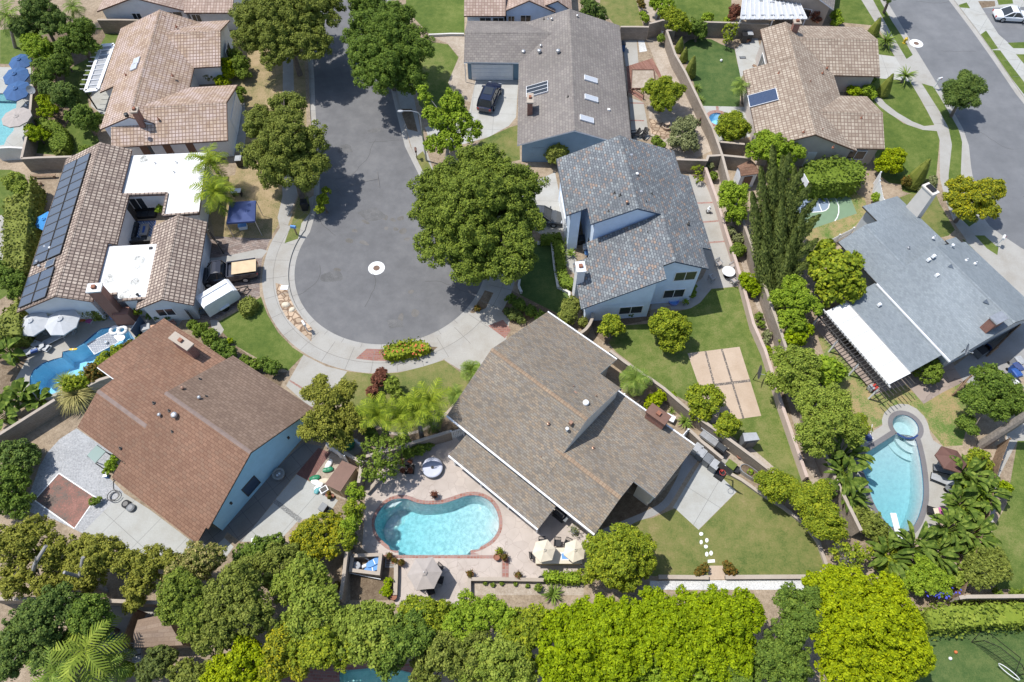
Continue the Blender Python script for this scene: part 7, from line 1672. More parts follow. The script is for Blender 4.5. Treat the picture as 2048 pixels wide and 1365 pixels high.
# ================================================================ vehicles
def vehicle(label,rear,front,L_,W_,H_,paint,kind,name,group=None):
    a,b=P(*rear,0.8),P(*front,0.8);c=(a+b)/2;d=b-a;rz=math.atan2(d.y,d.x)
    root=empty(name,(c.x,c.y,0 if True else 0),rz,label,'car' if kind!='pickup' else 'pickup truck',group)
    hl,hw=L_/2,W_/2;wr=0.36 if kind!='sedan' else 0.32
    # body lofted from cross sections: x, half width, bottom, shoulder
    belt=H_*0.56 if kind!='pickup' else H_*0.54
    nose=belt*0.80
    sec=[(-hl,hw*0.80,0.45,belt*0.88),(-hl+0.12,hw*0.93,0.33,belt*0.96),(-hl*0.55,hw,0.24,belt),(0,hw,0.24,belt),(hl*0.42,hw,0.24,belt*0.98),(hl*0.7,hw*0.97,0.26,belt*0.92),(hl-0.18,hw*0.88,0.32,nose*0.97),(hl,hw*0.70,0.42,nose*0.78)]
    mb=MB();rows=[]
    for x,w,z0,z1 in sec:
        ring=[(x,-w*0.96,z0),(x,-w,(z0+z1)*0.5),(x,-w*0.98,z1-0.1),(x,-w*0.86,z1),(x,0,z1+0.03),(x,w*0.86,z1),(x,w*0.98,z1-0.1),(x,w,(z0+z1)*0.5),(x,w*0.96,z0)]
        rows.append(ring)
    for r0,r1 in zip(rows,rows[1:]):
        for k in range(len(r0)-1):mb.face([r0[k],r1[k],r1[k+1],r0[k+1]][::-1],0,smooth=True)
        mb.face([r0[0],r0[-1],r1[-1],r1[0]])
    mb.face(rows[0]);mb.face(rows[-1][::-1])
    # roof shell on pillars
    cab={'suv':(-hl+0.16,-hl+0.55,hl*0.16,hl*0.50),'sedan':(-hl*0.62,-hl*0.22,hl*0.12,hl*0.48),'pickup':(-hl*0.02,hl*0.06,hl*0.36,hl*0.60)}[kind]
    x0,x1,x2,x3=cab;tw=hw*0.76;bw=hw*0.88;zr=H_
    rf=[(x1,-tw,zr-0.05),(x2,-tw,zr-0.05),(x2,tw,zr-0.05),(x1,tw,zr-0.05)]
    m=[((x1+x2)/2,-tw*0.8,zr),((x1+x2)/2,tw*0.8,zr)]
    mb.face([rf[0],rf[1],m[0]]);mb.face([rf[1],rf[2],m[1],m[0]],smooth=True);mb.face([rf[2],rf[3],m[1]]);mb.face([rf[3],rf[0],m[0],m[1]],smooth=True)
    z1=belt-0.02
    B=[(x0,-bw,z1),(x3,-bw,z1),(x3,bw,z1),(x0,bw,z1)]
    for i in range(4):mb.bar(B[i],rf[i],0.1,0.08)
    for i in(0,2):mb.bar(rf[i],rf[(i+1)%4],0.08,0.07);
    for f in((0.45,) if kind!='suv' else(0.35,0.68)):
        for s in(-1,1):mb.bar((x0+(x3-x0)*f,s*bw,z1),(x1+(x2-x1)*f,s*tw,zr-0.06),0.09,0.06)
    if kind=='pickup':
        bx0,bx1=-hl+0.1,-hl*0.06
        for s in(-1,1):mb.box(((bx0+bx1)/2,s*(hw-0.08),belt-0.06),(bx1-bx0,0.14,0.26))
        mb.box((bx0,0,belt-0.1),(0.1,W_*0.9,0.3));mb.box((bx1,0,belt-0.1),(0.1,W_*0.9,0.32))
    body=mb.build('body',M[paint],root)
    ins=lambda p,k:Vector(p)
    for nm,q in(('windscreen',[B[1],B[2],rf[2],rf[1]]),('rear_window',[B[3],B[0],rf[0],rf[3]]),('side_window',[B[0],B[1],rf[1],rf[0]]),('side_window',[B[2],B[3],rf[3],rf[2]])):
        g=MB();cq=sum((Vector(p) for p in q),Vector())/4;n=(Vector(q[1])-Vector(q[0])).cross(Vector(q[3])-Vector(q[0])).normalized()
        g.face([Vector(p)*0.94+cq*0.06-n*0.015 for p in q]);g.face([Vector(p)*0.94+cq*0.06-n*0.05 for p in q[::-1]]);g.build(nm,M['glass'],root)
    for sx in(-0.58,0.60):
        for s in(-1,1):
            g=MB();p=Vector((hl*sx,s*(hw-0.10),wr));k=18
            ringA=[p+Vector((wr*math.cos(6.2832*i/k),-0.12,wr*math.sin(6.2832*i/k))) for i in range(k)];ringB=[q+Vector((0,0.24,0)) for q in ringA]
            for i in range(k):j=(i+1)%k;g.face([ringA[i],ringA[j],ringB[j],ringB[i]],smooth=True)
            g.face(ringA);g.face(ringB[::-1]);wh=g.build('wheel',M['rubber'],root)
            g=MB();yo=s*0.125;rr=[p+Vector((wr*0.62*math.cos(6.2832*i/k),yo,wr*0.62*math.sin(6.2832*i/k))) for i in range(k)];g.face(rr if s<0 else rr[::-1]);g.build('rim',M['galv'],wh)
    for s in(-1,1):
        g=MB();g.box((hl-0.14,s*hw*0.62,nose*0.72),(0.16,0.34,0.15));g.build('headlight',M['skylight'],root)
        g=MB();g.box((-hl+0.04,s*hw*0.70,belt*0.66),(0.1,0.22,0.22));g.build('tail_light',M['redp'],root)
        g=MB();g.box((x3-0.2,s*(hw+0.12),belt),(0.14,0.2,0.14));g.build('mirror',M[paint],root)
    if kind=='suv':
        g=MB();q=[(x1+0.9,-0.5),(x2-0.15,-0.5),(x2-0.15,0.5),(x1+0.9,0.5)];g.face([(x,y,zr+0.012) for x,y in q]);g.face([(x,y,zr-0.02) for x,y in q[::-1]]);g.build('sunroof',M['glass'],root)
        for s in(-1,1):
            g=MB();g.bar((x1+0.1,s*tw*0.93,zr+0.03),(x2-0.2,s*tw*0.93,zr+0.03),0.05,0.05);g.build('roof_rail',M['black'],root)
    return root
vehicle('dark navy SUV parked on the pale driveway by the grey garage',Zm(510,0,[(1786,850)])[0],Zm(510,0,[(1872,640)])[0],4.9,1.95,1.72,'carnavy','suv','parked_suv')
vehicle('charcoal car half hidden by the big camphor tree',(1058,428),(1107,432),4.5,1.8,1.45,'cargrey','sedan','parked_car')
vehicle('white two door car parked on the upper right driveway',(2000,25),(2056,28),4.6,1.82,1.36,'carwhite','sedan','parked_car')
pk=vehicle('dark pickup truck with a plywood sheet on its bed',(508,537),(396,553),5.9,1.95,1.85,'carblack','pickup','pickup_truck')
mb=MB();a,b=P(508,537,0.8),P(396,553,0.8);mb.box((-1.85,0.1,1.32),(2.3,1.45,0.05));o=mb.build('plywood_sheet',M['woodpale'],None,pk.location,pk.rotation_euler.z);tag(o,'pale plywood sheet lying on the bed of the pickup','plywood')
# cargo trailer
a,b=P(0+1800/3.9,300+1250/3.9,0.9),P(1640/3.9,300+1150/3.9,0.9)
q=[P(x/3.9,300+y/3.9,1.9) for x,y in((1610,1200),(1785,1095),(1745,1042),(1570,1150))];c=sum(q,Vector())/4;d=q[1]-q[0];rz=math.atan2(d.y,d.x)
tr=empty('cargo_trailer',(c.x,c.y,0),rz,'white enclosed cargo trailer on the pavers beside the pickup','trailer')
mb=MB();prof=[(-1.6,0.45),(1.45,0.45),(1.75,0.7),(1.75,1.7),(1.5,1.95),(-1.6,1.95)]
for s in(-0.85,0.85):mb.face([(x,s,z) for x,z in(prof if s<0 else prof[::-1])])
for(x0,z0),(x1,z1) in zip(prof,prof[1:]+prof[:1]):mb.quadn((x0,0.85,z0),(x0,-0.85,z0),(x1,-0.85,z1),(x1,0.85,z1)) if False else mb.face([(x0,-0.85,z0),(x0,0.85,z0),(x1,0.85,z1),(x1,-0.85,z1)][::-1])
mb.build('body',M['trim_white'],tr)
for s in(-1,1):
    g=MB();k=16;p=Vector((0,s*0.82,0.33));rA=[p+Vector((0.33*math.cos(6.2832*i/k),-0.09,0.33*math.sin(6.2832*i/k))) for i in range(k)];rB=[v+Vector((0,0.2,0)) for v in rA]
    for i in range(k):j=(i+1)%k;g.face([rA[i],rA[j],rB[j],rB[i]])
    g.face(rA);g.face(rB[::-1]);g.build('wheel',M['rubber'],tr);g=MB();g.box((0,s*0.93,0.62),(0.95,0.22,0.08));g.build('fender',M['trim_white'],tr)
mb=MB();mb.bar((1.7,0.5,0.45),(2.9,0,0.45),0.08);mb.bar((1.7,-0.5,0.45),(2.9,0,0.45),0.08);mb.bar((2.8,0,0.45),(2.8,0,0),0.07);mb.build('tow_bar',M['iron'],tr)
mb=MB();mb.bar((-1.5,-0.78,2.03),(1.4,-0.78,2.03),0.12,0.1);mb.bar((-1.5,0.3,2.03),(1.4,0.3,2.03),0.05,0.08);mb.build('roof_rack',M['trim_white'],tr)
# ================================================================ garden furniture and equipment
def at(px,z=0.0):return P(px[0],px[1],z)
def thing(name,label,cat,px,z=0.0,rz=0.0,group=None):
    p=at(px,z);return empty(name,(p.x,p.y,0),rz,label,cat,group)
def part(root,name,mat,fn):
    mb=MB();fn(mb);return mb.build(name,M[mat],root)
def chair(label,px,rz,mat='iron',group=None,name='patio_chair',seat='black',h=0.9):
    r=thing(name,label,'chair',px,0.4,rz,group)
    part(r,'seat',seat,lambda m:m.box((0,0,0.42),(0.5,0.5,0.06)))
    def back(m):
        m.bar((-0.24,0.26,0.42),(-0.24,0.34,h),0.04);m.bar((0.24,0.26,0.42),(0.24,0.34,h),0.04);m.bar((-0.24,0.34,h),(0.24,0.34,h),0.05)
        for k in range(4):m.bar((-0.15+k*0.1,0.27,0.46),(-0.15+k*0.1,0.34,h),0.03)
    part(r,'backrest',mat,back)
    for x in(-0.22,0.22):
        for y in(-0.22,0.22):part(r,'leg',mat,lambda m:m.bar((x,y,0),(x,y,0.42),0.04))
        part(r,'armrest',mat,lambda m:(m.bar((x*1.15,-0.22,0.64),(x*1.15,0.28,0.66),0.05),m.bar((x*1.15,-0.22,0.42),(x*1.15,-0.22,0.64),0.035)))
    return r
def pot(label,px,r=0.22,h=0.35,mat='terra',plant='hedge',pr=0.3,name='flower_pot',group=None,spiky=False,z0=0.0):
    root=thing(name,label,'flower pot',px,0.2,0,group)
    part(root,'pot',mat,lambda m:m.lathe((0,0,z0),[(r*0.7,0),(r,h*0.85),(r*1.08,h*0.86),(r*1.08,h),(r*0.85,h),(r*0.8,h*0.85)],14))
    if plant:
        rg=np.random.default_rng(int(px[0]*7+px[1]));n=90;u=unit(rg.normal(size=(n,3))+np.array([0,0,0.5]));C=u*pr*rg.uniform(0.4,1,(n,1))+np.array([0,0,z0+h+pr*0.45])
        V,F=leafquads(C,u+rg.normal(size=(n,3))*0.5,0.09 if not spiky else 0.13,rg,0.5 if not spiky else 0.25);nobj('plant',npmesh('plant',V,F,L[plant]),root)
    return root
def bin_(label,px,rz,mat,lid,group,h=1.05):
    r=thing('wheelie_bin',label,'bin',px,h,rz,group)
    part(r,'body',mat,lambda m:m.prism([(-0.3,-0.36),(0.3,-0.36),(0.3,0.36),(-0.3,0.36)],0.06,h-0.06))
    def ld(m):
        m.box((0,0,h-0.06),(0.66,0.78,0.07));m.box((0,-0.02,h+0.01),(0.5,0.58,0.03),top=0.85)
    part(r,'lid',lid,ld);part(r,'handle',mat,lambda m:m.bar((-0.26,0.44,h-0.1),(0.26,0.44,h-0.1),0.04))
    for s in(-0.3,0.3):part(r,'wheel','rubber',lambda m:m.tube([(s-0.04,0.34,0.13),(s+0.04,0.34,0.13)],0.13,12))
    return r
h5a=R(-40.1)
BG='grey bins beside the pad'
for(x,y),m1,m2,lb in(((960,140),'lgrey','lgrey','pale grey bin half under the roof corner, first of four'),((990,175),'grey','lgrey','light lidded grey bin, second of four along the wall'),((1042,222),'grey','grey','dark lidded bin, third of four along the wall'),((1095,268),'grey','lgrey','pale lidded bin nearest the hoop, last of four')):
    bin_(lb,Zm(1150,860,[(x,y)])[0],h5a,m1,m2,BG)
BB='bins beside the blue-grey house'
for(x,y),m1,m2,lb in(((2000,470),'lgrey','lgrey','grey bin at the back of three beside the blue-grey house'),((1988,520),'bluep','canvas_navy','dark blue bin in the middle beside the blue-grey house'),((1975,565),'bluep','bluep','bright blue bin in front beside the blue-grey house')):
    bin_(lb,Zm(1528,600,[(x,y)])[0],0.3,m1,m2,BB)
bin_('black bin with pale lid at the far wall behind the tan house',t3([(1876,258)])[0],0,'black','lgrey','bins behind the tan house')
bin_('black round topped bin left of the pale lidded one behind the tan house',t3([(1835,268)])[0],0,'black','black','bins behind the tan house')
bin_('black bin with light lid in the driveway gap left of the street',Zm(0,0,[(1855,1235)])[0],0.1,'black','lgrey','bins left of the street')
bin_('dark bin in the tree shade on the left verge',(606,404),0.1,'black','black','bins left of the street')
bin_('dark bin behind the roof edge of the grey house',t3([(882,335)])[0],0.0,'canvas_blue','black','bins by the grey house')
g_=thing('wheelie_bin','round green plastic tub by the white panel fence','tub',(697,888),0.5)
part(g_,'tub','greenp',lambda m:m.lathe((0,0,0),[(0.42,0),(0.55,0.8),(0.6,0.85),(0.5,0.95),(0.2,1.02)],14));part(g_,'handle','greenp',lambda m:m.bar((-0.3,0,1.0),(0.3,0,1.0),0.06));g_.name='plastic_tub'
# sheds
def shed(label,eave_px,h,ridge,wallm,roofm,name='garden_shed',flat=False,inset=0.12,mats2=None):
    "four eave corners in photo pixels at height h; ridge runs along the first edge"
    q=[P(x,y,h) for x,y in eave_px];o=sum(q,Vector())/4;o.z=0;root=empty(name,o,0,label,'shed');q=[p-o for p in q]
    mb=MB();m0,m1=q[1].lerp(q[2],0.5)+Vector((0,0,ridge)),q[3].lerp(q[0],0.5)+Vector((0,0,ridge));t=Vector((0,0,-0.07))
    if flat:
        mb.prism([p.xy for p in q],h-0.06,h+0.03)
    else:
        for f in([q[0],q[1],m0,m1],[q[2],q[3],m1,m0]):
            if(f[1]-f[0]).cross(f[3]-f[0]).z<0:f=f[::-1]
            mb.quadn(*f);mb.quadn(*[p+t for p in f[::-1]])
            for i in range(4):j=(i+1)%4;mb.quadn(f[i]+t,f[j]+t,f[j],f[i])
    mb.build('roof',M[roofm],root);mb=MB();c=Vector((0,0));w=[p.xy*(1-inset) for p in q];mb.prism(w,0,h-0.08)
    if not flat:
        for a,b,m in((w[1],w[2],m0),(w[3],w[0],m1)):mb.face([(a.x,a.y,h-0.08),(b.x,b.y,h-0.08),(m.x*(1-inset),m.y*(1-inset),m.z-0.08)])
    mb.build('wall',M[wallm],root)
    e=(w[1]-w[0]) if True else 0;n=Vector((e.y,-e.x)).normalized();mid=w[0].lerp(w[1],0.5);n=n if n.dot(mid)>0 else-n;rz=math.atan2(e.y,e.x)
    mb=MB();p=mid+n*0.02;mb.box((p.x,p.y,0.06),(min(1.0,e.length*0.5),0.05,h*0.8),rz);mb.build('door',M[mats2 or wallm],root);return root
shed('small white shed with brown roof by the cypress',Zm(1020,300,[(1800,205),(1945,185),(1880,78),(1770,128)]),2.0,0.3,'trim_white','r_H4',mats2='trim_brown')
shed('grey plastic storage shed on the middle lawn',Zm(1020,600,[(1830,1105),(1948,1092),(1920,1035),(1815,1040)]),1.75,0.0,'grey','canvas_grey' if False else 'lgrey','storage_shed',flat=True,inset=0.04)
shed('rusty brown corrugated shed by the bags on the patio',Zm(510,660,[(665,1265),(545,1205),(680,1020),(795,1070)]),1.8,0.0,'woodpale','trim_brown','garden_shed',flat=True,inset=0.08)
shed('wooden shed with worn tan roof under the bottom left trees',Zm(0,1065,[(1055,910),(1440,890),(1310,640),(1085,690)],3.938),2.3,0.35,'wood','shedroof') if M.setdefault('shedroof',tiles('worn_shed_shingles',[(0.25,0.18,0.13),(0.30,0.225,0.165),(0.27,0.2,0.15)],(0.2,0.14,0.1),0.8,0.3,0.015,bmp=0.3)) else None
# street furniture
def mailbox(label,px,rz,mat,postm='wood',h=1.1):
    r=thing('mailbox',label,'mailbox',px,0.0,rz)
    part(r,'post',postm,lambda m:m.bar((0,0,0),(0,0,h),0.1));
    b=part(r,'box',mat,lambda m:(m.box((0,0.05,h),(0.22,0.55,0.2)),m.tube([(0,-0.225,h+0.2),(0,0.325,h+0.2)],0.11,10)))
    part(b,'flag','redp',lambda m:m.box((0.13,0.1,h+0.15),(0.02,0.06,0.2)));return r
mailbox('blue mailbox on a leaning post by the driveway pavers',(594,470),1.4,'bluefab')
mailbox('white mailbox standing on the flagstone strip',(615,662),0.6,'white','trim_white')
mailbox('brown mailbox at the kerb beside the street lamp',(834,318),0.2,'trim_brown')
mailbox('white mailbox on the verge of the right road',(1868,176),-1.2,'white','trim_white')
mailbox('white mailbox on a slanting post at the right kerb',(1992,492),-0.6,'white','trim_white')
r=thing('utility_box','pale utility box lid on the flagstone strip','utility box',(569,576));part(r,'lid','trim_white',lambda m:m.box((0,0,0),(0.7,0.5,0.06)));part(r,'handle','galv',lambda m:m.box((0,0,0.06),(0.1,0.05,0.03)))
r=thing('street_lamp','pale street lamp arching over the road beside the thin tree','street lamp',(853,322))
t=P(510+1310/3.9,965/3.9,6.6)-r.location;e=P(510+1215/3.9,985/3.9,6.7)-r.location;m_=t.lerp(e,0.5)+Vector((0,0,0.15))
k0=Vector((0.0,0.0,6.5));f_=Vector((-2.0,-0.3,6.8))
part(r,'pole','galv',lambda m:m.tube([(0,0,0),(0,0,3),(0,0,6.3),(-0.15,0,6.6)],[0.11,0.09,0.07,0.05],9));part(r,'arm','galv',lambda m:m.tube([(-0.15,0,6.6),(-0.8,0,6.8),(-1.7,0,6.8)],0.04,7));part(r,'lamp_head','lgrey',lambda m:m.lathe((-1.9,0,6.68),[(0.05,0.0),(0.16,0.05),(0.14,0.14),(0.02,0.18)],10,sx=2.0))
r=thing('fire_hydrant','yellow fire hydrant on the grass verge of the right road','fire hydrant',Zm(1528,0,[(1092,338)])[0])
part(r,'barrel','yellow',lambda m:m.lathe((0,0,0),[(0.2,0),(0.2,0.06),(0.13,0.07),(0.13,0.55),(0.19,0.58),(0.17,0.68),(0.06,0.78),(0.05,0.84)],14))
for s in(-1,1):part(r,'outlet','yellow',lambda m:m.tube([(s*0.1,0,0.42),(s*0.26,0,0.42)],0.075,9))
# hoops
def hoop(label,base,rz,board='white',h=3.05):
    r=thing('basketball_hoop',label,'basketball hoop',base,0,rz)
    part(r,'pole','iron',lambda m:m.tube([(0,0,0),(0,0,2.3),(0,-0.7,3.0)],0.06,8));part(r,'base','black',lambda m:m.box((0,0.2,0),(0.8,1.1,0.2),top=0.8))
    b=part(r,'backboard',board,lambda m:m.box((0,-0.72,2.85),(1.2,0.05,0.8)));part(b,'rim','redp',lambda m:m.tube([(0.23*math.cos(k*0.628),-1.0+0.23*math.sin(k*0.628),3.0) for k in range(11)],0.02,6));return r
hoop('basketball hoop at the concrete pad corner by the bins',Zm(1150,860,[(1125,362)])[0],R(-40),'black')
hoop('basketball hoop under the cypress at the ball court',(1574,408),R(100),'white')
def dish(label,px,z,h,rz,r_=0.45,par=None,name='satellite_dish'):
    p=P(px[0],px[1],z);r=empty(name,p,rz,label,'satellite dish')
    part(r,'mast','iron',lambda m:m.tube([(0,0,0),(0,0,h)],0.035,7))
    def bowl(m):
        n=18
        for i in range(3):
            for k in range(n):
                f=lambda i,k:Vector((r_*(i/3)*math.cos(6.2832*k/n),-0.12-0.28*(1-(i/3)**2)*-0.35+0.0,h+0.15+r_*(i/3)*math.sin(6.2832*k/n)*0.9))+Vector((0,0.25*(i/3)*math.sin(6.2832*k/n),0))
                m.face([f(i,k),f(i,k+1),f(i+1,k+1),f(i+1,k)],smooth=True)
    part(r,'reflector','lgrey',bowl);part(r,'feed_arm','galv',lambda m:(m.bar((0,-0.1,h-0.15),(0,-0.6,h+0.05),0.03),m.box((0,-0.6,h+0.02),(0.1,0.1,0.1))));return r
dish('satellite dish on a mast beside the beige slab',(1506,760),0,1.4,1.1,0.65)
dish('grey satellite dish on the blue-grey roof near its chimney',Zm(1528,600,[(1540,410)])[0],4.0,0.5,0.9,0.5)
dish('small white dish on the wall beside the upper left umbrellas',Zm(0,0,[(255,720)])[0],1.85,0.25,0.4,0.45)
# pool things
r=thing('daybed','round silver daybed with folding hood on the pool patio','daybed',(865,936),0.4,0.1);r.scale=(0.86,)*3
part(r,'base','grey',lambda m:m.lathe((0,0,0),[(0.95,0),(1.0,0.1),(1.0,0.38),(0.95,0.42)],28));part(r,'cushion','silver',lambda m:m.lathe((0,0,0.4),[(0.95,0),(0.97,0.1),(0.88,0.16),(0.15,0.14)],28));part(r,'table','black',lambda m:m.lathe((0,0,0.5),[(0.14,0),(0.14,0.12)],14))
def hood(m):
    for i in range(5):
        for k in range(14):
            f=lambda i,k:Vector((1.02*math.cos(math.pi*k/14),0,0))+Vector((0,1.0*math.sin(math.pi*k/14)*math.cos(0.25*i),0.5+1.0*math.sin(math.pi*k/14)*math.sin(0.25*i)))
            m.face([f(i,k),f(i,k+1),f(i+1,k+1),f(i+1,k)],smooth=True)
part(r,'hood','silver',hood)
# outdoor counter with chairs
q=[P(*z3(x,y),0.9) for x,y in((1555,1040),(1860,1045),(1850,930),(1560,915))];c=sum(q,Vector())/4
r=empty('outdoor_counter',(c.x,c.y,0),0.0,'tiled outdoor counter with sink under the cream umbrellas','counter')
part(r,'base','slab',lambda m:m.box((0,0,0),(3.4,1.05,0.85)));part(r,'worktop','canvas_cream',lambda m:m.box((0,0,0.85),(3.55,1.2,0.07)));s_=part(r,'sink','trim_white',lambda m:m.box((0.45,-0.05,0.92),(0.62,0.6,0.03)));part(s_,'basin','bluefab',lambda m:m.box((0.45,-0.05,0.951),(0.45,0.42,0.012)))
CG='black iron chairs around the outdoor counter'
chair('black iron chair at the left end of the outdoor counter',z3(1510,985),R(95),group=CG);chair('black iron chair above the left cream umbrella',z3(1575,880),R(0),group=CG);chair('black iron chair with round back between the cream umbrellas',z3(1695,885),R(-5),group=CG);chair('black iron chair beside the right cream umbrella',z3(1775,890),R(-25),group=CG)
chair('dark chair at the lower left under the grey umbrella',z3(625,1215),R(150),group='chairs under the grey umbrella');chair('dark chair on the right under the grey umbrella',z3(775,1175),R(-100),group='chairs under the grey umbrella');chair('dark chair in the shade below the grey umbrella',z3(710,1260),R(200),group='chairs under the grey umbrella');chair('dark chair above the grey umbrella edge',z3(768,1085),R(-40),group='chairs under the grey umbrella')
r=thing('patio_table','dark round table under the grey umbrella','table',z3(690,1170),0.7);part(r,'tabletop','grey',lambda m:m.lathe((0,0,0.7),[(0.7,0),(0.7,0.04)],24));part(r,'pedestal','iron',lambda m:m.lathe((0,0,0),[(0.35,0),(0.06,0.06),(0.05,0.7)],12))
r=thing('barbecue','black covered barbecue by the house wall near the pool','barbecue',z3(1715,655),0.8,R(-40));part(r,'cart','black',lambda m:m.box((0,0,0),(1.0,0.6,0.75)));part(r,'lid','black',lambda m:m.tube([(-0.42,0,0.8),(0.42,0,0.8)],0.28,12));part(r,'shelf','grey',lambda m:m.box((0.62,0,0.72),(0.24,0.5,0.04)))
for lb,px,mt,pl,pr in(('terracotta pot with rust plant at the left end of the pool edge',z3(388,990),'terra','rust',0.32),('small rust plant pot beside the soil bed grate',z3(430,1028),'terra','rust',0.25),('bronze spiky pot plant at the patio corner of the soil bed',z3(482,1040),'terra','rust',0.32),('dark spiky pot plant above the middle of the pool',z3(738,515),'black','maroon',0.38),('tall plant pot at the right end of the pool edge',z3(1245,955),'terra','citrus',0.38),('low plant pot beside the brick steps',z3(1282,1000),'terra','rust',0.35),('tiny terracotta pot at the pool edge',z3(1222,997),'terra',None,0.2),('leafy pot at the end of the planter wall',z3(1018,1130),'terra','rust',0.36),('dry leafed pot below the brick steps',z3(1388,1140),'terra','rust',0.38),('wide terracotta pot of earth at the foot of the retaining wall',z3(420,1305),'terra',None,0.3),('blue-green potted agave by the sliding door',z3(1822,790),'grey','silver',0.55),('black pot at the right end of the planter wall',z3(1570,1168),'black',None,0.2)):
    pot(lb,px,0.24,0.4,mt,pl,pr,group='pots around the kidney pool',spiky=True)
r=thing('plant_stand','iron plant stand with pots in the dappled shade of the thin tree','plant stand',(817,938),0.5);part(r,'frame','iron',lambda m:[m.bar((x,y,0),(x,y,0.7),0.03) for x in(-.4,.4) for y in(-.3,.3)] and m.box((0,0,0.5),(0.9,0.7,0.04)) or m.box((0,0,0.2),(0.9,0.7,0.04)))
for k in range(4):pot('terracotta pot on the iron plant stand, %s'%['front left','front right','back left','back right'][k],(807+k%2*16,948-(k//2)*18),0.15,0.28,'terra','maroon',0.26,group='pots on the plant stand',z0=0.55)
# pool gear in the block enclosure
z7=lambda x,y:(510+x/3.938,1065+y/3.938)
r=thing('pool_filter','round white pool filter in the block enclosure','pool filter',z7(798,262),0.6);part(r,'tank','canvas_pale',lambda m:m.lathe((0,0,0),[(0.3,0),(0.32,0.5),(0.3,0.62),(0.1,0.72)],18));part(r,'cap','black',lambda m:m.lathe((0,0,0.7),[(0.07,0),(0.07,0.06)],10))
def board(label,px,z,rz,l,w,mat,name,cat,group=None):
    r=thing(name,label,cat,px,z,rz,group)
    n=16;pl=[(l/2*math.copysign(abs(math.cos(k*6.2832/n))**0.7,math.cos(k*6.2832/n)),w/2*math.copysign(abs(math.sin(k*6.2832/n))**0.7,math.sin(k*6.2832/n))) for k in range(n)]
    part(r,'board',mat,lambda m:m.prism(pl,z,z+0.08));part(r,'strap','trim_white',lambda m:m.box((0,0,z+0.08),(0.06,w*0.8,0.012)));return r
board('light blue float board, upper of two in the block enclosure',z7(940,235),0.7,0.5,1.3,0.5,'bluefab','float_board','float','float boards');board('light blue float board, lower of two in the block enclosure',z7(925,285),0.6,0.35,1.3,0.5,'bluefab','float_board','float','float boards')
r=thing('pool_pump','white pool pump with pipes in the block enclosure','pump',z7(870,262),0.3,0.4);part(r,'motor','trim_white',lambda m:m.tube([(-0.3,0,0.25),(0.3,0,0.25)],0.15,10));part(r,'pipe','trim_white',lambda m:m.tube([(0.3,0,0.3),(0.35,0.3,0.4),(0.1,0.6,0.4)],0.05,7));part(r,'basket','grey',lambda m:m.lathe((0.4,0,0),[(0.14,0),(0.14,0.4)],10))
r=thing('drain_grate','square metal grate in the soil bed','grate',z3(390,1038),0,0);part(r,'frame','lgrey',lambda m:[m.box((0,y,0.01),(0.7,0.05,0.04)) for y in(-0.32,0.32)] and[m.box((x,0,0.01),(0.05,0.6,0.04)) for x in(-0.33,0.33)]);part(r,'slats','lgrey',lambda m:[m.box((0,-0.24+k*0.12,0.015),(0.6,0.03,0.03)) for k in range(5)])
r=thing('pool_pole','long white pole propped across the soil bed','pole',z7(860,345),0.3,-0.18);part(r,'shaft','trim_white',lambda m:m.tube([(-1.3,0,0.45),(1.3,0,0.3)],0.03,7));part(r,'bracket','iron',lambda m:(m.bar((-1.0,0,0),(-1.0,0,0.42),0.05),m.bar((1.0,0,0),(1.0,0,0.3),0.05)))
# lower right pool
zp=lambda x,y:(1600+x/s5,800+y/s5)
def lounger(label,a,b,mat,group,frame='iron',back=0.5):
    p,q=P(*a,0.35),P(*b,0.35);d=q-p;rz=math.atan2(d.y,d.x);c=(p+q)/2;r=empty('sun_lounger',(c.x,c.y,0),rz,label,'sun lounger',group)
    part(r,'frame',frame,lambda m:(m.bar((-0.95,-0.3,0.32),(0.95,-0.3,0.32),0.04),m.bar((-0.95,0.3,0.32),(0.95,0.3,0.32),0.04),m.bar((-0.95,-0.3,0.32),(-0.95,0.3,0.32),0.04),m.bar((0.95,-0.3,0.32),(0.95,0.3,0.32),0.04)))
    part(r,'seat',mat,lambda m:m.box((-0.3,0,0.34),(1.25,0.56,0.04)));part(r,'backrest',mat,lambda m:m.bar((0.34,0,0.36),(0.95,0,0.36+back),0.56,0.04))
    for x in(-0.8,0.7):
        for y in(-0.3,0.3):part(r,'leg',frame,lambda m:m.bar((x,y,0),(x,y,0.32),0.04))
    return r
LG='sun loungers by the drop shaped pool'
lounger('grey sun lounger in the shade of the brown umbrella',zp(1225,615),zp(1420,665),'grey',LG);lounger('grey sun lounger in the sun below the shaded one',zp(1210,695),zp(1395,770),'lgrey',LG)
r=thing('side_table','small round dark table by the sun loungers','table',zp(1350,805),0.4);part(r,'tabletop','grey',lambda m:m.lathe((0,0,0.45),[(0.28,0),(0.28,0.03)],16));part(r,'leg','iron',lambda m:m.lathe((0,0,0),[(0.2,0),(0.04,0.03),(0.03,0.45)],10))
r=lounger('dark chair draped with a purple and cream towel',zp(1215,1010),zp(1330,1045),'black','x');del r['group']
tw=MB();tw.box((0,0,0),(0.55,0.75,0.02));t_=tw.build('towel',M['canvas_cream'],None,P(*zp(1255,1028),0.41).to_tuple());t_.location.z=0.405;tag(t_,'cream towel spread on the dark chair','towel','towels on the dark chair')
tw=MB();tw.box((0,0,0),(0.5,0.72,0.03));t_=tw.build('towel',M['pinkfab'],None);t_.location=P(*zp(1300,1020),0.6);tag(t_,'purple towel heaped beside the cream one','towel','towels on the dark chair')
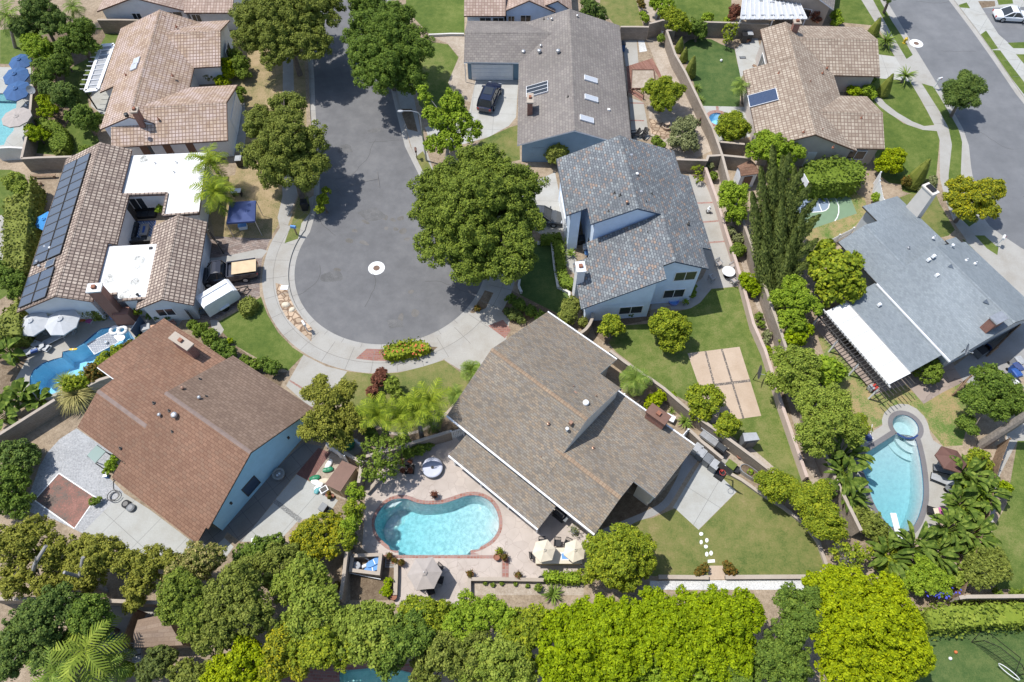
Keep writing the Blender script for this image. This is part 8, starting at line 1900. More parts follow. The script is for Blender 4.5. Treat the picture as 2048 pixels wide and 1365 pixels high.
r=thing('diving_board','white diving board at the narrow end of the drop shaped pool','diving board',zp(885,1180),0.5,R(88));part(r,'board','trim_white',lambda m:m.box((0,0,0.45),(2.6,0.46,0.07)));part(r,'stand','galv',lambda m:(m.box((-1.0,0,0),(0.5,0.4,0.45)),m.box((-0.4,0,0),(0.12,0.4,0.45))))
r=thing('pool_cleaner','small pool cleaner on a white stand at the deck corner','pool cleaner',zp(625,340),0.3,0.6);part(r,'body','canvas_navy',lambda m:m.lathe((0,0,0.1),[(0.3,0),(0.34,0.15),(0.2,0.32),(0.05,0.36)],14));part(r,'stand','trim_white',lambda m:(m.box((0,0,0),(0.8,0.6,0.1)),m.tube([(0.3,0,0.1),(0.9,0.6,0.7)],0.03,6)))
# left pool things
zl=lambda x,y:(x/3.9,600+y/3.9)
def ring(label,px,r1,mat,group,z=-0.08):
    r=thing('swim_ring',label,'swim ring',px,0,0,group);n=18
    part(r,'tube',mat,lambda m:m.tube([(r1*math.cos(6.2832*k/n),r1*math.sin(6.2832*k/n),z+0.12) for k in range(n+1)],0.16,9,caps=False));part(r,'valve','trim_dark',lambda m:m.box((r1,0,z+0.27),(0.05,0.05,0.02)));return r
ring('white swim ring, left of two in the corner of the left pool',zl(898,240),0.38,'white','white swim rings');ring('white swim ring, right of two in the corner of the left pool',zl(955,240),0.38,'white','white swim rings')
board('white float in the left pool below the swim rings',zl(935,292),-0.08,-0.6,1.1,0.7,'white','pool_float','float');board('yellow banana shaped float at the rim of the left pool',zl(573,388),-0.05,0.1,0.75,0.22,'yellow','pool_float','float')
q=[P(*zl(x,y),0) for x,y in((675,345),(865,245),(925,328),(735,425))];c=sum(q,Vector())/4
M['mat']=tiles('floating_mat',[(0.40,0.42,0.45),(0.5,0.51,0.53)],(0.22,0.25,0.30),0.22,0.19,0.03,0.5,coord='Object')
r=empty('floating_mat',(c.x,c.y,0),0,'pale patterned floating mat on the left pool','float');part(r,'pad','mat',lambda m:m.prism([(p-c).xy for p in q],-0.1,-0.02));part(r,'trim','trim_white',lambda m:[m.bar((q[i]-c).xyz+Vector((0,0,-0.04)),(q[(i+1)%4]-c)+Vector((0,0,-0.04)),0.05) for i in range(4)])
r=thing('play_ball','small white ball resting on the floating mat','ball',zl(835,337),0);part(r,'ball','white',lambda m:m.lathe((0,0,-0.02),[(0.001,0),(0.12,0.05),(0.15,0.15),(0.12,0.25),(0.001,0.3)],14));part(r,'patch','bluefab',lambda m:m.lathe((0,0,0.27),[(0.05,0),(0.001,0.02)],8))
LL='white seats on the left pool deck'
lounger('pale cushioned bench beside the white umbrellas',zl(380,320),zl(460,280),'canvas_pale',LL,'trim_white',0.25);lounger('white lounger by the banana plants at the left pool',zl(285,345),zl(350,370),'canvas_pale',LL,'trim_white',0.2);lounger('white lounger with a blue towel at the left pool',zl(240,395),zl(300,375),'canvas_pale',LL,'trim_white',0.3)
tw=MB();tw.box((0,0,0),(0.6,0.4,0.03));t_=tw.build('towel',M['bluep'],None);t_.location=P(*zl(265,400),0.42);t_.rotation_euler=(0,0,0.4);tag(t_,'bright blue towel on the white lounger','towel')
def boxy(name,label,cat,px,z,rz,parts,group=None):
    r=thing(name,label,cat,px,z,rz,group)
    for nm,mt,c,d in parts:part(r,nm,mt,lambda m:m.box(c,d))
    return r
boxy('storage_crate','white crate on the left pool deck by the tall lattice','crate',zl(1140,222),0.3,0.3,(('box','trim_white',(0,0,0),(0.75,0.6,0.5)),('lid','lgrey',(0,0,0.5),(0.8,0.65,0.06))))
boxy('side_table','low copper table between the crate and tiled slab','table',zl(1210,218),0.3,0.2,(('top','copper',(0,0,0.4),(0.8,0.5,0.05)),('base','wood',(0,0,0),(0.6,0.35,0.4))))
q=[P(*zl(x,y),0.15) for x,y in((1170,265),(1360,160),(1385,195),(1205,300))];c=sum(q,Vector())/4
r=empty('tile_bench',(c.x,c.y,0),0,'long reddish tiled bench beside the crate','bench');part(r,'top','brick',lambda m:m.prism([(p-c).xy for p in q],0.3,0.4));part(r,'base','cap',lambda m:m.prism([(p-c).xy*0.9 for p in q],0,0.3))
boxy('lattice_screen','dark lattice screen standing on the left pool deck','screen',zl(1085,220),0.5,R(75),(('panel','trim_blue',(0,0,0.1),(1.6,0.05,1.2)),('foot','iron',(0,0,0),(1.6,0.3,0.08))))
boxy('toy_slide','orange toy beside the chimney at the left pool deck','toy',zl(625,145),0.3,0.2,(('seat','redp' if False else 'orange',(0,0,0.1),(0.9,0.5,0.25)),('side','bluep',(-0.5,0,0),(0.1,0.6,0.6)))) if M.setdefault('orange',plain('orange_plastic',(0.55,0.16,0.05),0.5)) else None
boxy('toy_chair','small pink and white toy chair on the left pool deck','toy',zl(690,160),0.3,-0.3,(('seat','pinkfab',(0,0,0.2),(0.5,0.5,0.06)),('back','trim_white',(0,0.25,0.2),(0.5,0.06,0.45)),('base','trim_white',(0,0,0),(0.4,0.4,0.2))))
ring('turquoise swim ring lying on the left pool deck',zl(898,130),0.3,'bluefab','x',0.02)
# yard of the lower left house
zy=lambda x,y:(350+x/5.055,880+y/5.055)
r=thing('lean_to','glass roofed lean-to beside the gravel yard','lean-to',Zm(0,600,[(755,1205)])[0],1.6);q=[P(*Zm(0,600,[a])[0],1.6)-r.location for a in((680,1215),(755,1135),(825,1185),(745,1275))]
part(r,'roof_panel','mirror',lambda m:m.prism([p.xy for p in q],1.58,1.64));part(r,'frame','trim_dark',lambda m:[m.bar((q[i].x,q[i].y,0),(q[i].x,q[i].y,1.58),0.06) for i in range(4)])
r=thing('stool','dark hourglass shaped stool set on the pale patio','stool',(256,1012),0.2);part(r,'seat','black',lambda m:(m.lathe((-0.22,0.15,0),[(0.33,0),(0.33,0.25),(0.2,0.3)],16)));part(r,'seat','grey',lambda m:m.lathe((0.25,-0.15,0),[(0.33,0),(0.33,0.25),(0.2,0.3)],16));
r=thing('garden_hose','coiled black hose at the eave by the pale patio','hose',(229,992),0.1)
part(r,'coil','black',lambda m:m.tube([((0.28+0.01*k)*math.cos(k*0.5),(0.28+0.01*k)*math.sin(k*0.5),0.06+0.012*k) for k in range(26)],0.035,6));part(r,'loose_end','black',lambda m:m.tube([(0.2,0.2,0.06),(-0.3,0.6,0.05),(-0.5,1.2,0.05),(0,1.7,0.05)],0.03,6))
boxy('pot_bucket','small teal bucket at the eave corner of the gravel yard','bucket',(213,952),0.1,0,(('tub','bluefab',(0,0,0),(0.3,0.3,0.3)),('rim','trim_white',(0,0,0.3),(0.34,0.34,0.03))))
r=thing('round_planter','round stone planter with white rim by the teal gable wall','planter',zy(1050,350),0.3);part(r,'bowl','concg',lambda m:m.lathe((0,0,0),[(0.4,0),(0.5,0.4),(0.52,0.45),(0.36,0.45),(0.34,0.3),(0.001,0.3)],18));part(r,'stones','trim_white',lambda m:[m.lathe((x,y,0.3),[(0.1,0),(0.08,0.1),(0.001,0.12)],8) for x,y in((0.05,0.05),(-0.1,-0.1))])
boxy('barbecue','small black barbecue on the sunlit patio slab','barbecue',zy(1502,690),0.5,R(60),(('box','black',(0,0,0.3),(0.62,0.5,0.4)),('lid','grey',(0,0,0.7),(0.64,0.52,0.1)),('stand','iron',(0,0,0),(0.5,0.4,0.3))))
rr=random.Random(8)
for lb,x,y,mt,rz in(('green topped sack on the pile beside the brown shed',1412,385,'greenp',0.3),('white sack in the middle of the pile beside the brown shed',1425,430,'white',-0.4),('second white sack lying across the pile',1452,470,'white',0.9),('teal and white sack at the foot of the pile',1442,495,'tealbag',1.3),('bright green bag lying above the pile',1545,300,'greenp',0.2),('white bag against the wall above the green bag',1555,245,'white',1.1),('crumpled pale sack beside the shed corner',1510,415,'canvas_cream',0.1)):
    M.setdefault('tealbag',plain('teal_sack',(0.1,0.34,0.36),0.5));r=thing('garden_sack',lb,'sack',zy(x,y),0.15,rz,'sacks beside the brown shed')
    def sk(m):
        n=10;rows=[]
        for i in range(7):
            u=i/6;w=0.24*(math.sin(math.pi*(0.1+0.8*u))**0.5);rows.append([((u-0.5)*0.85,w*math.cos(6.2832*k/n),0.14+0.13*math.sin(6.2832*k/n)*(w/0.24)*(0.8+0.3*rr.random())) for k in range(n)])
        for a,b in zip(rows,rows[1:]):
            for k in range(n):m.face([a[k],b[k],b[(k+1)%n],a[(k+1)%n]],smooth=True)
        m.face(rows[0]);m.face(rows[-1][::-1])
    part(r,'sack',mt,sk);part(r,'tie','trim_dark',lambda m:m.box((0.4,0,0.1),(0.05,0.18,0.1)))
boxy('wooden_crate','white framed crate in front of the brown shed','crate',zy(1505,505),0.2,0.6,(('frame','trim_white',(0,0,0),(0.65,0.5,0.3)),('contents','trim_dark',(0,0,0.3),(0.5,0.36,0.03))))
for i,(x,y) in enumerate(((1540,560),(1565,585),(1590,570),(1560,545))):
    pot('small brown pot in the cluster before the shed, %s'%['left','lowest','right','upper'][i],zy(x,y),0.15,0.28,'terra','rust' if i%2 else None,0.18,group='pots before the brown shed')
boxy('lawn_ornament','small white ornament at the end of the shaded patio strip','ornament',zy(808,1028),0.2,0.2,(('base','trim_white',(0,0,0),(0.4,0.4,0.1)),('stem','trim_white',(0,0,0.1),(0.12,0.12,0.35)),('bowl','trim_white',(0,0,0.45),(0.35,0.35,0.08))))
# side yard behind the grey-brown house
zs=lambda x,y:(1020+x/3.9,600+y/3.9)
boxy('side_table','white side table on the gravel behind the outdoor chimney','table',zs(1250,920),0.5,R(-30),(('top','trim_white',(0,0,0.5),(0.8,0.6,0.05)),('base','lgrey',(0,0,0),(0.6,0.4,0.5))))
SY='clutter along the side wall'
boxy('metal_cart','metal cart loaded with boards beside the block wall','cart',zs(1560,1075),0.5,R(-42),(('tray','galv',(0,0,0.3),(1.6,0.8,0.3)),('boards','lgrey',(-0.2,0.25,0.6),(1.7,0.25,0.1)),('base','black',(0,0,0),(1.2,0.6,0.3))),SY)
boxy('covered_grill','black covered grill at the end of the side yard','grill',zs(1640,1165),0.6,R(-42),(('cover','black',(0,0,0.1),(0.9,0.65,0.85)),('lid','cushion',(0,0,0.95),(0.75,0.5,0.12))),SY)
pot('white round bucket beside the covered grill',zs(1693,1145),0.28,0.5,'canvas_cream',None,0.1,'bucket',SY)
pot('terracotta jar leaning at the foot of the block wall',zs(1790,1220),0.25,0.35,'terra',None,0.1,'jar',SY)
boxy('storage_box','green topped storage box by the edge of the lawn','box',zs(1722,1290),0.4,R(-42),(('box','hedgebox',(0,0,0),(0.75,0.6,0.5)),('lid','mossgreen',(0,0,0.5),(0.8,0.65,0.08))),SY) if M.setdefault('hedgebox',plain('olive_box',(0.10,0.11,0.04),0.8)) and M.setdefault('mossgreen',plain('moss_green',(0.12,0.16,0.03),0.9,0.3)) else None
pot('dark round pot beside the green topped box',zs(1762,1325),0.3,0.35,'black',None,0.1,'flower_pot',SY)
r=thing('trough_planter','oval galvanised trough planter with a young plant','planter',(1150+1362/3.9,860+325/3.9),0.5,R(-38))
def trough(m):
    n=24;o=[(0.75*math.copysign(1,math.cos(k*6.2832/n))*0.62*(abs(math.cos(k*6.2832/n))**0.3)+0.36*math.cos(k*6.2832/n),0.42*math.sin(k*6.2832/n)) for k in range(n)]
    for k in range(n):
        j=(k+1)%n;a,b=o[k],o[j]
        m.face([(a[0],a[1],0),(b[0],b[1],0),(b[0],b[1],0.55),(a[0],a[1],0.55)],smooth=True);m.face([(a[0],a[1],0.55),(b[0],b[1],0.55),(b[0]*0.94,b[1]*0.9,0.55),(a[0]*0.94,a[1]*0.9,0.55)]);m.face([(b[0]*0.94,b[1]*0.9,0.55),(b[0]*0.94,b[1]*0.9,0.42),(a[0]*0.94,a[1]*0.9,0.42),(a[0]*0.94,a[1]*0.9,0.55)])
    return o
part(r,'tub','galv',trough);part(r,'earth','soil',lambda m:m.prism([(0.75*math.copysign(1,math.cos(k*0.2618))*0.62*(abs(math.cos(k*0.2618))**0.3)*0.93+0.33*math.cos(k*0.2618),0.37*math.sin(k*0.2618)) for k in range(24)],0.3,0.43))
rg=np.random.default_rng(4);u=unit(rg.normal(size=(60,3))+np.array([0,0,0.6]));V,F=leafquads(u*0.28+np.array([0.05,0,0.5]),u,0.11,rg,0.4);nobj('plant',npmesh('plant',V,F,L['bright']),r)
boxy('toy','red and white toy beside the last grey bin','toy',(1150+1155/3.9,860+305/3.9),0.3,0.5,(('body','redp',(0,0,0),(0.5,0.3,0.3)),('handle','trim_white',(0.2,0,0.3),(0.08,0.3,0.3))))
# patio of the two-storey house
zt=lambda x,y:(1020+x/3.9,300+y/3.9)
r=thing('patio_table','round white table on the beige patio beside the pink wall','table',zt(1706,948),0.72);part(r,'tabletop','white',lambda m:m.lathe((0,0,0.7),[(0.62,0),(0.62,0.04)],28));part(r,'pedestal','iron',lambda m:m.lathe((0,0,0),[(0.35,0),(0.06,0.06),(0.05,0.7)],12))
TC='pale chairs around the round white table'
chair('pale chair above left of the round white table',zt(1628,888),R(30),'galv',TC,seat='canvas_grey');chair('pale chair right of the round white table',zt(1735,905),R(-60),'galv',TC,seat='canvas_grey');chair('pale chair below left of the round white table',zt(1575,1000),R(120),'galv',TC,seat='canvas_grey');chair('pale chair below right of the round white table',zt(1745,1025),R(210),'galv',TC,seat='canvas_grey')
r=thing('garden_statue','small white statue on the beige patio','statue',zt(1550,472),0.3);part(r,'figure','white',lambda m:m.lathe((0,0,0.15),[(0.16,0),(0.13,0.2),(0.2,0.4),(0.08,0.55),(0.12,0.68),(0.001,0.8)],12));part(r,'plinth','trim_dark',lambda m:m.box((0,0,0),(0.4,0.4,0.15)))
r=thing('paddling_pool','round blue paddling tub on the shaded patio','tub',zt(1277,1182),0.2);part(r,'tub','paddle',lambda m:m.lathe((0,0,0),[(0.42,0),(0.5,0.3),(0.44,0.3),(0.4,0.08),(0.001,0.08)],20)) if M.setdefault('paddle',plain('periwinkle_plastic',(0.22,0.26,0.58),0.5)) else None;part(r,'water','bluefab',lambda m:m.lathe((0,0,0.1),[(0.4,0),(0.001,0.01)],20))
for i,(x,y,pl) in enumerate(((1165,1125,'hedge'),(1200,1130,'deep'),(1240,1150,'bright'),(1290,1135,'hedge'),(1335,1128,'deep'),(1365,1200,'bright'))):
    pot('potted plant on the shaded patio of the pale blue house, %s from the left'%['first','second','third','fourth','fifth','last'][i],zt(x,y),0.22,0.35,'terra' if i!=5 else 'lgrey',pl,0.35,group='pots on the shaded patio')
r=thing('storage_bench','black storage bench by the entry of the pale blue house','bench',zt(545,700),0.4,0.1);part(r,'box','black',lambda m:m.box((0,0,0),(0.9,0.7,0.6)));part(r,'lid','cushion',lambda m:m.box((0,0,0.6),(0.95,0.75,0.08)))
chair('white garden chair at the entry of the pale blue house',zt(588,765),R(-90),'trim_white','entry chairs',seat='trim_white');chair('blue garden chair at the entry of the pale blue house',zt(603,808),R(-90),'bluefab','entry chairs',seat='bluefab')
pot('pot of red leaves at the path by the pale blue house',zt(480,705),0.25,0.35,'terra','rust',0.35,'flower_pot');pot('brown pot at the edge of the two-storey driveway',zt(402,372),0.22,0.4,'terra','maroon',0.2)
# side yard of the grey house
AD='black adirondack chairs behind the grey house'
def adirondack(label,px,rz):
    r=thing('adirondack_chair',label,'chair',px,0.3,rz,AD)
    part(r,'seat','black',lambda m:m.bar((0,-0.35,0.38),(0,0.25,0.25),0.55,0.04))
    part(r,'backrest','black',lambda m:[m.bar((-0.22+k*0.11,0.22,0.27),(-0.26+k*0.13,0.6,1.0-abs(k-2)*0.05),0.1,0.03) for k in range(5)])
    for s in(-1,1):part(r,'armrest','black',lambda m:(m.bar((s*0.36,-0.4,0.56),(s*0.36,0.4,0.54),0.13,0.03),m.bar((s*0.34,-0.35,0),(s*0.34,-0.35,0.55),0.08)))
adirondack('black adirondack chair nearer the grey roof',t3([(972,1050)])[0],R(-75));adirondack('black adirondack chair further from the grey roof',t3([(1040,1055)])[0],R(-40))
r=thing('fountain','small round stone fountain in the bare side yard','fountain',t3([(1222,985)])[0],0.3);part(r,'basin','slab',lambda m:m.lathe((0,0,0),[(0.45,0),(0.5,0.35),(0.4,0.35),(0.36,0.2),(0.001,0.2)],18));part(r,'bowl','slab',lambda m:m.lathe((0,0,0.2),[(0.1,0),(0.09,0.4),(0.3,0.5),(0.3,0.55),(0.05,0.52)],16))
boxy('white_cabinet','white box by the wall at the top of the bare side yard','box',t3([(1205,240)])[0],0.6,0.1,(('box','trim_white',(0,0,0),(0.9,0.6,0.7)),('lid','white',(0,0,0.7),(0.95,0.65,0.06))))
for i,(x,y) in enumerate(((1245,405),(1478,945))):
    boxy('wall_planter','rusty metal plaque leaning at the long wall, %s one'%['upper','lower'][i],'plaque',t3([(x,y)])[0],0.4,1.2,(('plate','trim_brown',(0,0,0.2),(0.7,0.06,0.7)),('foot','wood',(0,0,0),(0.5,0.2,0.2))),'plaques along the long wall')
r=thing('deck_railing','brown low railing along the wood deck','railing',t3([(975,700)])[0],0.5,0);q=[P(*p,0.6)-r.location for p in t3([(920,715),(960,690),(1045,745)])]
part(r,'rail','trim_brown',lambda m:[m.bar((a.x,a.y,0.62),(b.x,b.y,0.62),0.08) for a,b in zip(q,q[1:])]);[part(r,'post','trim_brown',lambda m:m.bar((a.x,a.y,0),(a.x,a.y,0.6),0.1)) for a in q]
r=thing('raised_bed','framed sand bed set in the reddish wood deck','raised bed',t3([(1040,615)])[0],0.2);q=[P(*p,0.2)-r.location for p in t3([(952,545),(1122,545),(1135,690),(945,690)])]
part(r,'frame','trim_brown',lambda m:[m.bar((q[i].x,q[i].y,0.12),(q[(i+1)%4].x,q[(i+1)%4].y,0.12),0.09,0.22) for i in range(4)]);part(r,'sand','dust',lambda m:m.prism([p.xy*0.96 for p in q],0,0.15))
# tan house patio
boxy('door_mat','dark mat on the patio of the tan house, upper one','mat',t3([(1815,452)])[0],0,0.05,(('mat','cushion',(0,0,0),(0.75,0.45,0.03)),('trim','grey',(0,0,0.03),(0.6,0.32,0.01))),'mats on the tan house patio');boxy('door_mat','brown mat at the door of the tan house, lower one','mat',t3([(1915,520)])[0],0,-0.7,(('mat','trim_brown',(0,0,0),(0.75,0.45,0.03)),('trim','wood',(0,0,0.03),(0.6,0.32,0.01))),'mats on the tan house patio')
boxy('garden_bench','small reddish bench by the bins behind the tan house','bench',t3([(1843,315)])[0],0.3,0.1,(('seat','terra',(0,0,0.35),(0.9,0.35,0.05)),('frame','wood',(0,0,0),(0.7,0.25,0.35))))
# pergola beside the pink-brown house and the white patio roof at the top
q=[P(*p,2.5) for p in Zm(0,0,[(665,712),(762,700),(888,350),(790,358)])];c=sum(q,Vector())/4;r=empty('pergola',(c.x,c.y,0),0,'white pergola with clear panels along the pink-brown house','pergola');q=[p-Vector((c.x,c.y,0)) for p in q]
part(r,'frame','trim_white',lambda m:[m.bar(q[i],q[(i+1)%4],0.35 if i%2 else 0.5,0.12) for i in range(4)] and[m.bar(q[0].lerp(q[3],k/9),q[1].lerp(q[2],k/9),0.07,0.1) for k in range(10)]);part(r,'panel','lgrey',lambda m:m.prism([(p*0.96).xy for p in q],2.42,2.45))
part(r,'rafters','trim_white',lambda m:[m.bar(q[0].lerp(q[3],(k+0.5)/10)-Vector((0.9,0,0.08)),q[0].lerp(q[3],(k+0.5)/10)+Vector((0.3,0,-0.08)),0.06,0.1) for k in range(10)])
for p in(q[0],q[3],q[0].lerp(q[3],0.5)):part(r,'post','trim_dark',lambda m:m.bar((p.x,p.y,0),(p.x,p.y,2.4),0.12))
q=[P(*p,2.6) for p in Zm(1528,0,[(-185,152),(335,150),(280,30),(-165,-30)])];c=sum(q,Vector())/4;r=empty('patio_cover',(c.x,c.y,0),0,'white corrugated patio roof at the top edge by the taupe house','patio cover');q=[p-Vector((c.x,c.y,0)) for p in q]
part(r,'roof_panel','canvas_pale',lambda m:m.prism([p.xy for p in q],2.52,2.6))
part(r,'ribs','trim_white',lambda m:[m.bar(q[0].lerp(q[1],k/14)+Vector((0,0,0.06)),q[3].lerp(q[2],k/14)+Vector((0,0,0.06)),0.06,0.08) for k in range(15)])
for i in range(7):
    p=q[0].lerp(q[1],(i+0.5)/7)+Vector((0,0.7,0));part(r,'bracket','galv',lambda m:m.box((p.x,p.y,2.6),(0.5,0.12,0.12)))
for i in range(5):p=q[3].lerp(q[2],(i+0.5)/5)-Vector((0,0.6,0));part(r,'bracket','galv',lambda m:m.box((p.x,p.y,2.6),(0.5,0.12,0.12)))
for p in(q[0],q[1],q[0].lerp(q[1],.5)):part(r,'post','trim_white',lambda m:m.bar((p.x*0.97,p.y*0.9,0),(p.x*0.97,p.y*0.9,2.52),0.12))
# courtyard of the solar panel house
zc=lambda x,y:(x/3.9,300+y/3.9)
r=thing('rug','blue and white lattice rug in the courtyard','rug',zc(1135,630),0.02);M['rug']=tiles('lattice_rug',[(0.5,0.53,0.58),(0.62,0.64,0.66)],(0.10,0.17,0.34),0.22,0.22,0.05,0.5,coord='Object',rot=0.78)
q=[P(*zc(x,y),0.0)-r.location for x,y in((1070,560),(1215,555),(1180,700),(1060,700))];part(r,'pile','rug',lambda m:m.prism([p.xy for p in q],0.004,0.02));part(r,'border','canvas_navy',lambda m:[m.bar((q[i].x,q[i].y,0.012),(q[(i+1)%4].x,q[(i+1)%4].y,0.012),0.1,0.025) for i in range(4)])
r=thing('fire_table','grey rectangular fire table with blue glass on the rug','fire table',zc(1122,622),0.5,R(-84));part(r,'base','grey',lambda m:m.box((0,0,0),(1.3,0.6,0.45)));t_=part(r,'tabletop','concg',lambda m:m.box((0,0,0.45),(1.5,0.78,0.07)));part(t_,'burner','bluep',lambda m:m.box((0,0,0.52),(0.85,0.22,0.03)))
def sofa(label,px,l,rz,group='courtyard sofas'):
    r=thing('sofa',label,'sofa',px,0.4,rz,group);part(r,'base','black',lambda m:m.box((0,0,0),(l,0.8,0.3)))
    for k in range(int(l/0.7)):part(r,'cushion','cushion',lambda m:m.box((-l/2+0.35+k*0.7,-0.05,0.3),(0.66,0.66,0.16),top=0.95))
    part(r,'backrest','black',lambda m:m.box((0,0.36,0.3),(l,0.14,0.45)))
sofa('black cushioned sofa along the left side of the courtyard',zc(1030,625),2.1,R(96));sofa('black cushioned sofa under the courtyard windows',zc(1130,495),2.1,R(5));sofa('black cushioned sofa at the lower end of the courtyard',zc(1110,705),2.1,R(185))
# front garden clutter left of the street
boxy('folding_table','white folding table with tools below the palms','table',Zm(0,300,[(1840,320)])[0],0.7,0.1,(('top','white',(0,0,0.7),(1.0,0.6,0.05)),('leg','iron',(-0.4,0,0),(0.06,0.5,0.7)),('leg','iron',(0.4,0,0),(0.06,0.5,0.7))))
boxy('cool_box','white cool box under the navy canopy','cool box',Zm(0,300,[(1890,590)])[0],0.4,0.2,(('box','white',(0,0,0),(0.8,0.5,0.45)),('lid','bluefab',(0,0,0.45),(0.84,0.54,0.07))))
r=thing('bicycle_rack','black metal frame standing behind the trailer','rack',Zm(0,300,[(1870,1135)])[0],0.3,0.6);part(r,'frame','iron',lambda m:[m.bar(a,b,0.05) for a,b in(((-0.6,0,0),(0.3,0.3,0.7)),((0.6,0,0),(-0.3,0.3,0.7)),((-0.6,0.6,0),(0.3,0.3,0.7)),((-0.6,0.3,0.1),(0.6,0.3,0.1)))]);part(r,'wheel','rubber',lambda m:m.tube([(-0.5,0.3,0.1),(-0.5,0.36,0.1)],0.12,10))
boxy('wheelbarrow','yellow handled tool cart beside the cargo trailer','tool cart',Zm(0,300,[(1585,1262)])[0],0.3,0.4,(('tray','grey',(0,0,0.2),(0.7,0.45,0.3)),('handle','yellow',(-0.5,0,0.45),(0.5,0.05,0.05)),('handle','yellow',(0.1,0.28,0.5),(0.7,0.05,0.05))))
boxy('scooter','red toy car by the garage corner','toy',Zm(0,300,[(1548,1128)])[0],0.3,0.2,(('body','redp',(0,0,0.1),(0.8,0.4,0.25)),('seat','black',(0,0,0.35),(0.3,0.3,0.15))))
GB='timber garden bed frames behind the solar panel house'
for i,(a,b) in enumerate((((262,145),(440,138)),((250,212),(440,206)),((270,270),(325,264)),((280,310),(322,306)))):
    p,q_=P(*zc(*a),0.2),P(*zc(*b),0.2);c=(p+q_)/2;d=q_-p;r=empty('garden_bench',(c.x,c.y,0),math.atan2(d.y,d.x),'weathered timber bench behind the solar panels, %s in the row'%['topmost','second','third','lowest'][i],'bench',GB);l=d.length
    part(r,'plank','wood',lambda m:m.box((0,0,0.35),(l,0.3,0.06)));part(r,'leg','wood',lambda m:m.box((-l*0.4,0,0),(0.1,0.25,0.35)));part(r,'leg','wood',lambda m:m.box((l*0.4,0,0),(0.1,0.25,0.35)))
# blue-grey house yard
boxy('air_conditioner','dark air conditioner by the brick chimney of the blue-grey house','air conditioner',Zm(1528,600,[(1690,400)])[0],0.5,R(30),(('case','grey',(0,0,0),(0.9,0.9,0.75)),('grille','black',(0,0,0.75),(0.8,0.8,0.05))))
r=thing('hose_reel','dark hose reel behind the air conditioner','hose reel',Zm(1528,600,[(1742,368)])[0],0.4,0.5);part(r,'reel','black',lambda m:m.lathe((0,0,0),[(0.45,0),(0.5,0.3),(0.3,0.35),(0.28,0.1),(0.001,0.1)],16));part(r,'hose','bluep',lambda m:m.tube([(0.38*math.cos(k*0.5),0.38*math.sin(k*0.5),0.34) for k in range(14)],0.04,6))
q=[P(*p,1.9) for p in Zm(1528,600,[(1720,640),(1795,568),(1960,612),(2030,680),(1900,760)])];c=sum(q,Vector())/5;r=empty('shade_sail',(c.x,c.y,0),0,'white awning sheet half under the dense dark tree','awning');part(r,'sheet','membrane',lambda m:m.prism([(p-c).xy for p in q],1.88,1.92));[part(r,'post','galv',lambda m:m.bar(((p-c).x,(p-c).y,0),((p-c).x,(p-c).y,1.9),0.06)) for p in q[:4]]
boxy('toy_car','red ride-on toy at the end of the white patio cover','toy',Zm(1528,600,[(868,678)])[0],0.3,R(30),(('body','redp',(0,0,0.1),(0.7,0.45,0.3)),('hood','lgrey',(-0.45,0.1,0.1),(0.4,0.5,0.4))))
for i,(x,y) in enumerate(((680,365),(730,420),(640,330))):chair('dark chair under the slats of the white patio cover, %s'%['middle','lowest','topmost'][i],Zm(1528,600,[(x,y)])[0],R(120),'iron','chairs under the patio cover')
# alley at the lower left
za=lambda x,y:(x/3.938,1065+y/3.938)
r=thing('metal_gate','metal pipe gate frame in the alley under the trees','gate',za(900,890),0.8,0.05);part(r,'frame','galv',lambda m:[m.bar(a,b,0.05) for a,b in(((-1.6,0,0.2),(1.6,0,0.2)),((-1.6,0,1.3),(1.6,0,1.3)),((-1.6,0,0),(-1.6,0,1.3)),((1.6,0,0),(1.6,0,1.3)),((0,0,0.2),(0,0,1.3)))]);part(r,'brace','galv',lambda m:m.bar((-1.6,0,0.2),(0,0,1.3),0.04))
boxy('storage_crate','small teal crate lying in the alley','crate',za(868,842),0.2,0.6,(('box','tealbag',(0,0,0),(0.5,0.35,0.3)),('lid','greenp',(0,0,0.3),(0.52,0.37,0.05))))
boxy('wooden_fence_panel','orange brown slatted panel beside the worn shed','fence panel',za(1045,760),1.0,R(80),(('panel','wood',(0,0,0.1),(2.4,0.08,1.7)),('post','trim_brown',(-1.2,0,0),(0.12,0.12,1.9)),('post','trim_brown',(1.2,0,0),(0.12,0.12,1.9))))
boxy('storage_crate','white bundle on the ground beside the worn shed','bundle',za(1078,970),0.3,0.3,(('bundle','lgrey',(0,0,0),(0.6,0.8,0.35)),('strap','trim_dark',(0,0,0.35),(0.62,0.08,0.02))))
r=thing('wire_arch','white metal arch in the garden clutter at the bottom left','arch',za(985,945),0.5);part(r,'arch','trim_white',lambda m:m.tube([(0.55*math.cos(k*0.3142),0,0.7*math.sin(k*0.3142)) for k in range(11)],0.03,6));part(r,'tie','galv',lambda m:m.bar((-0.5,0,0.3),(0.5,0,0.3),0.02))
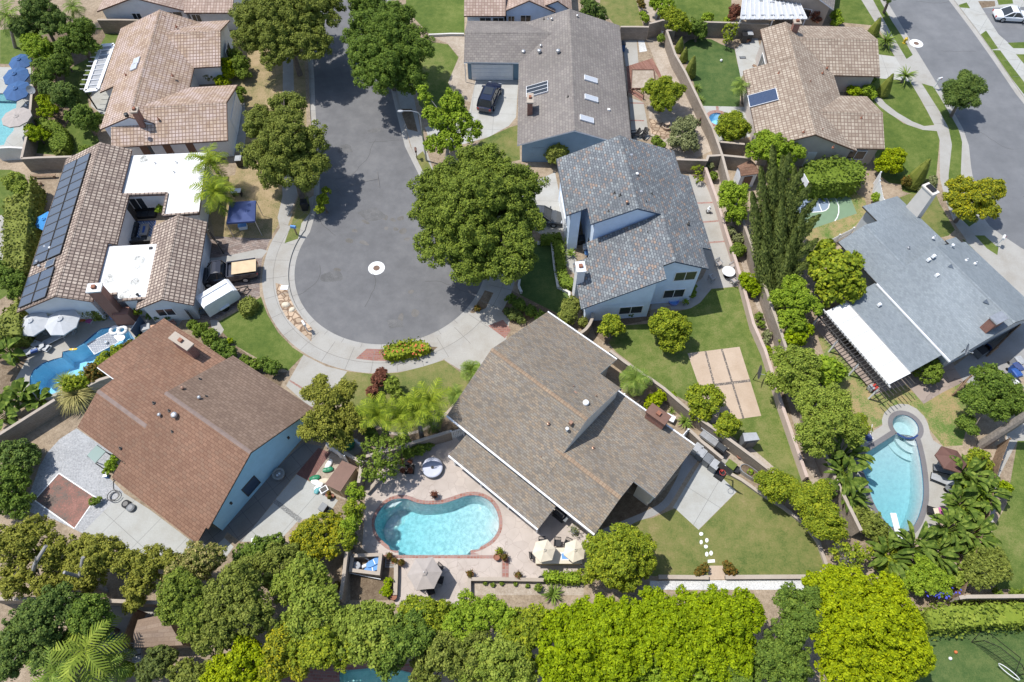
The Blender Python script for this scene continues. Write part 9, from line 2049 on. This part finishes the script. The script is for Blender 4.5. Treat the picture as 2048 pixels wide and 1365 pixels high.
# practice net on the lower right lawn
r=thing('practice_net','black practice net with a white hoop on the bottom right lawn','sports net',Zm(1528,1065,[(1800,1000)],3.938)[0],0.0,R(-45))
part(r,'frame','iron',lambda m:(m.tube([(-1.6,0,0),(-1.5,0,1.4),(-0.8,0,2.1),(0.8,0,2.1),(1.5,0,1.4),(1.6,0,0)],0.03,6),m.tube([(-1.6,0,0),(-1.4,1.5,0.02),(1.4,1.5,0.02),(1.6,0,0)],0.03,6)))
def net(m):
    for k in range(13):m.bar((-1.5+k*0.25,0.0,0.1),(-1.5+k*0.25,0.05,2.0-0.9*max(0,abs(k-6)/6-0.4)),0.012)
    for k in range(8):m.bar((-1.5,0.02,0.15+k*0.25),(1.5,0.02,0.15+k*0.25),0.012)
part(r,'netting','black',net);part(r,'target','white',lambda m:m.tube([(0.9+0.75*math.cos(k*0.349),-0.35,0.75+0.3*math.sin(k*0.349)) for k in range(19)],0.03,6))
for lb,x,y,mt in(('orange ball on the bottom right lawn',1503,945,'orange'),('white ball on the bottom right lawn',1460,995,'white')):
    r=thing('play_ball',lb,'ball',Zm(1528,1065,[(x,y)],3.938)[0]);part(r,'ball',mt,lambda m:m.lathe((0,0,0),[(0.001,0),(0.09,0.03),(0.12,0.12),(0.09,0.21),(0.001,0.24)],12));
r=thing('play_ball','white ball on the small green lawn at the top','ball',t3([(1645,482)])[0]);part(r,'ball','white',lambda m:m.lathe((0,0,0),[(0.001,0),(0.12,0.04),(0.16,0.16),(0.12,0.28),(0.001,0.32)],12))
for i,(x,y,s) in enumerate(((240,1052,0.36),(290,1090,0.3))):
    r=thing('boulder','pale boulder on the flagstone strip, %s'%['upper','lower'][i],'boulder',Zm(510,340,[(x,y)])[0],0,i*0.8,'boulders on the flagstone');part(r,'rock','canvas_cream',lambda m:m.lathe((0,0,-0.05),[(s*0.9,0),(s,s*0.25),(s*0.7,s*0.55),(s*0.2,s*0.66),(0.001,s*0.68)],9,sx=1.15,sy=0.85))
# sawn grey limbs standing out of the lower left olive trees
for lb,pts in(('sawn grey limb at the far left olive tree',[((62,1165),1.5),((70,1128),4.6),((92,1092),5.4)]),('sawn grey limb leaning out of the second olive tree',[((205,1182),0.4),((165,1155),3.6),((128,1145),5.0)]),('forked grey limb in the middle of the second olive tree',[((180,1170),2.0),((160,1150),4.0),((166,1115),5.2)])):
    p=[P(a[0],a[1],z) for a,z in pts];b=p[0].copy();b.z=0;r=empty('tree_limb',b,0,lb,'branch','sawn limbs in the lower left trees');part(r,'limb','barkgrey',lambda m:m.tube([Vector((0,0,0))]+[q-b for q in p],[0.26,0.2,0.14,0.12],9));part(r,'twig','barkgrey',lambda m:m.tube([p[1]-b,p[1]-b+Vector((0.5,0.3,0.9))],[0.08,0.03],6))
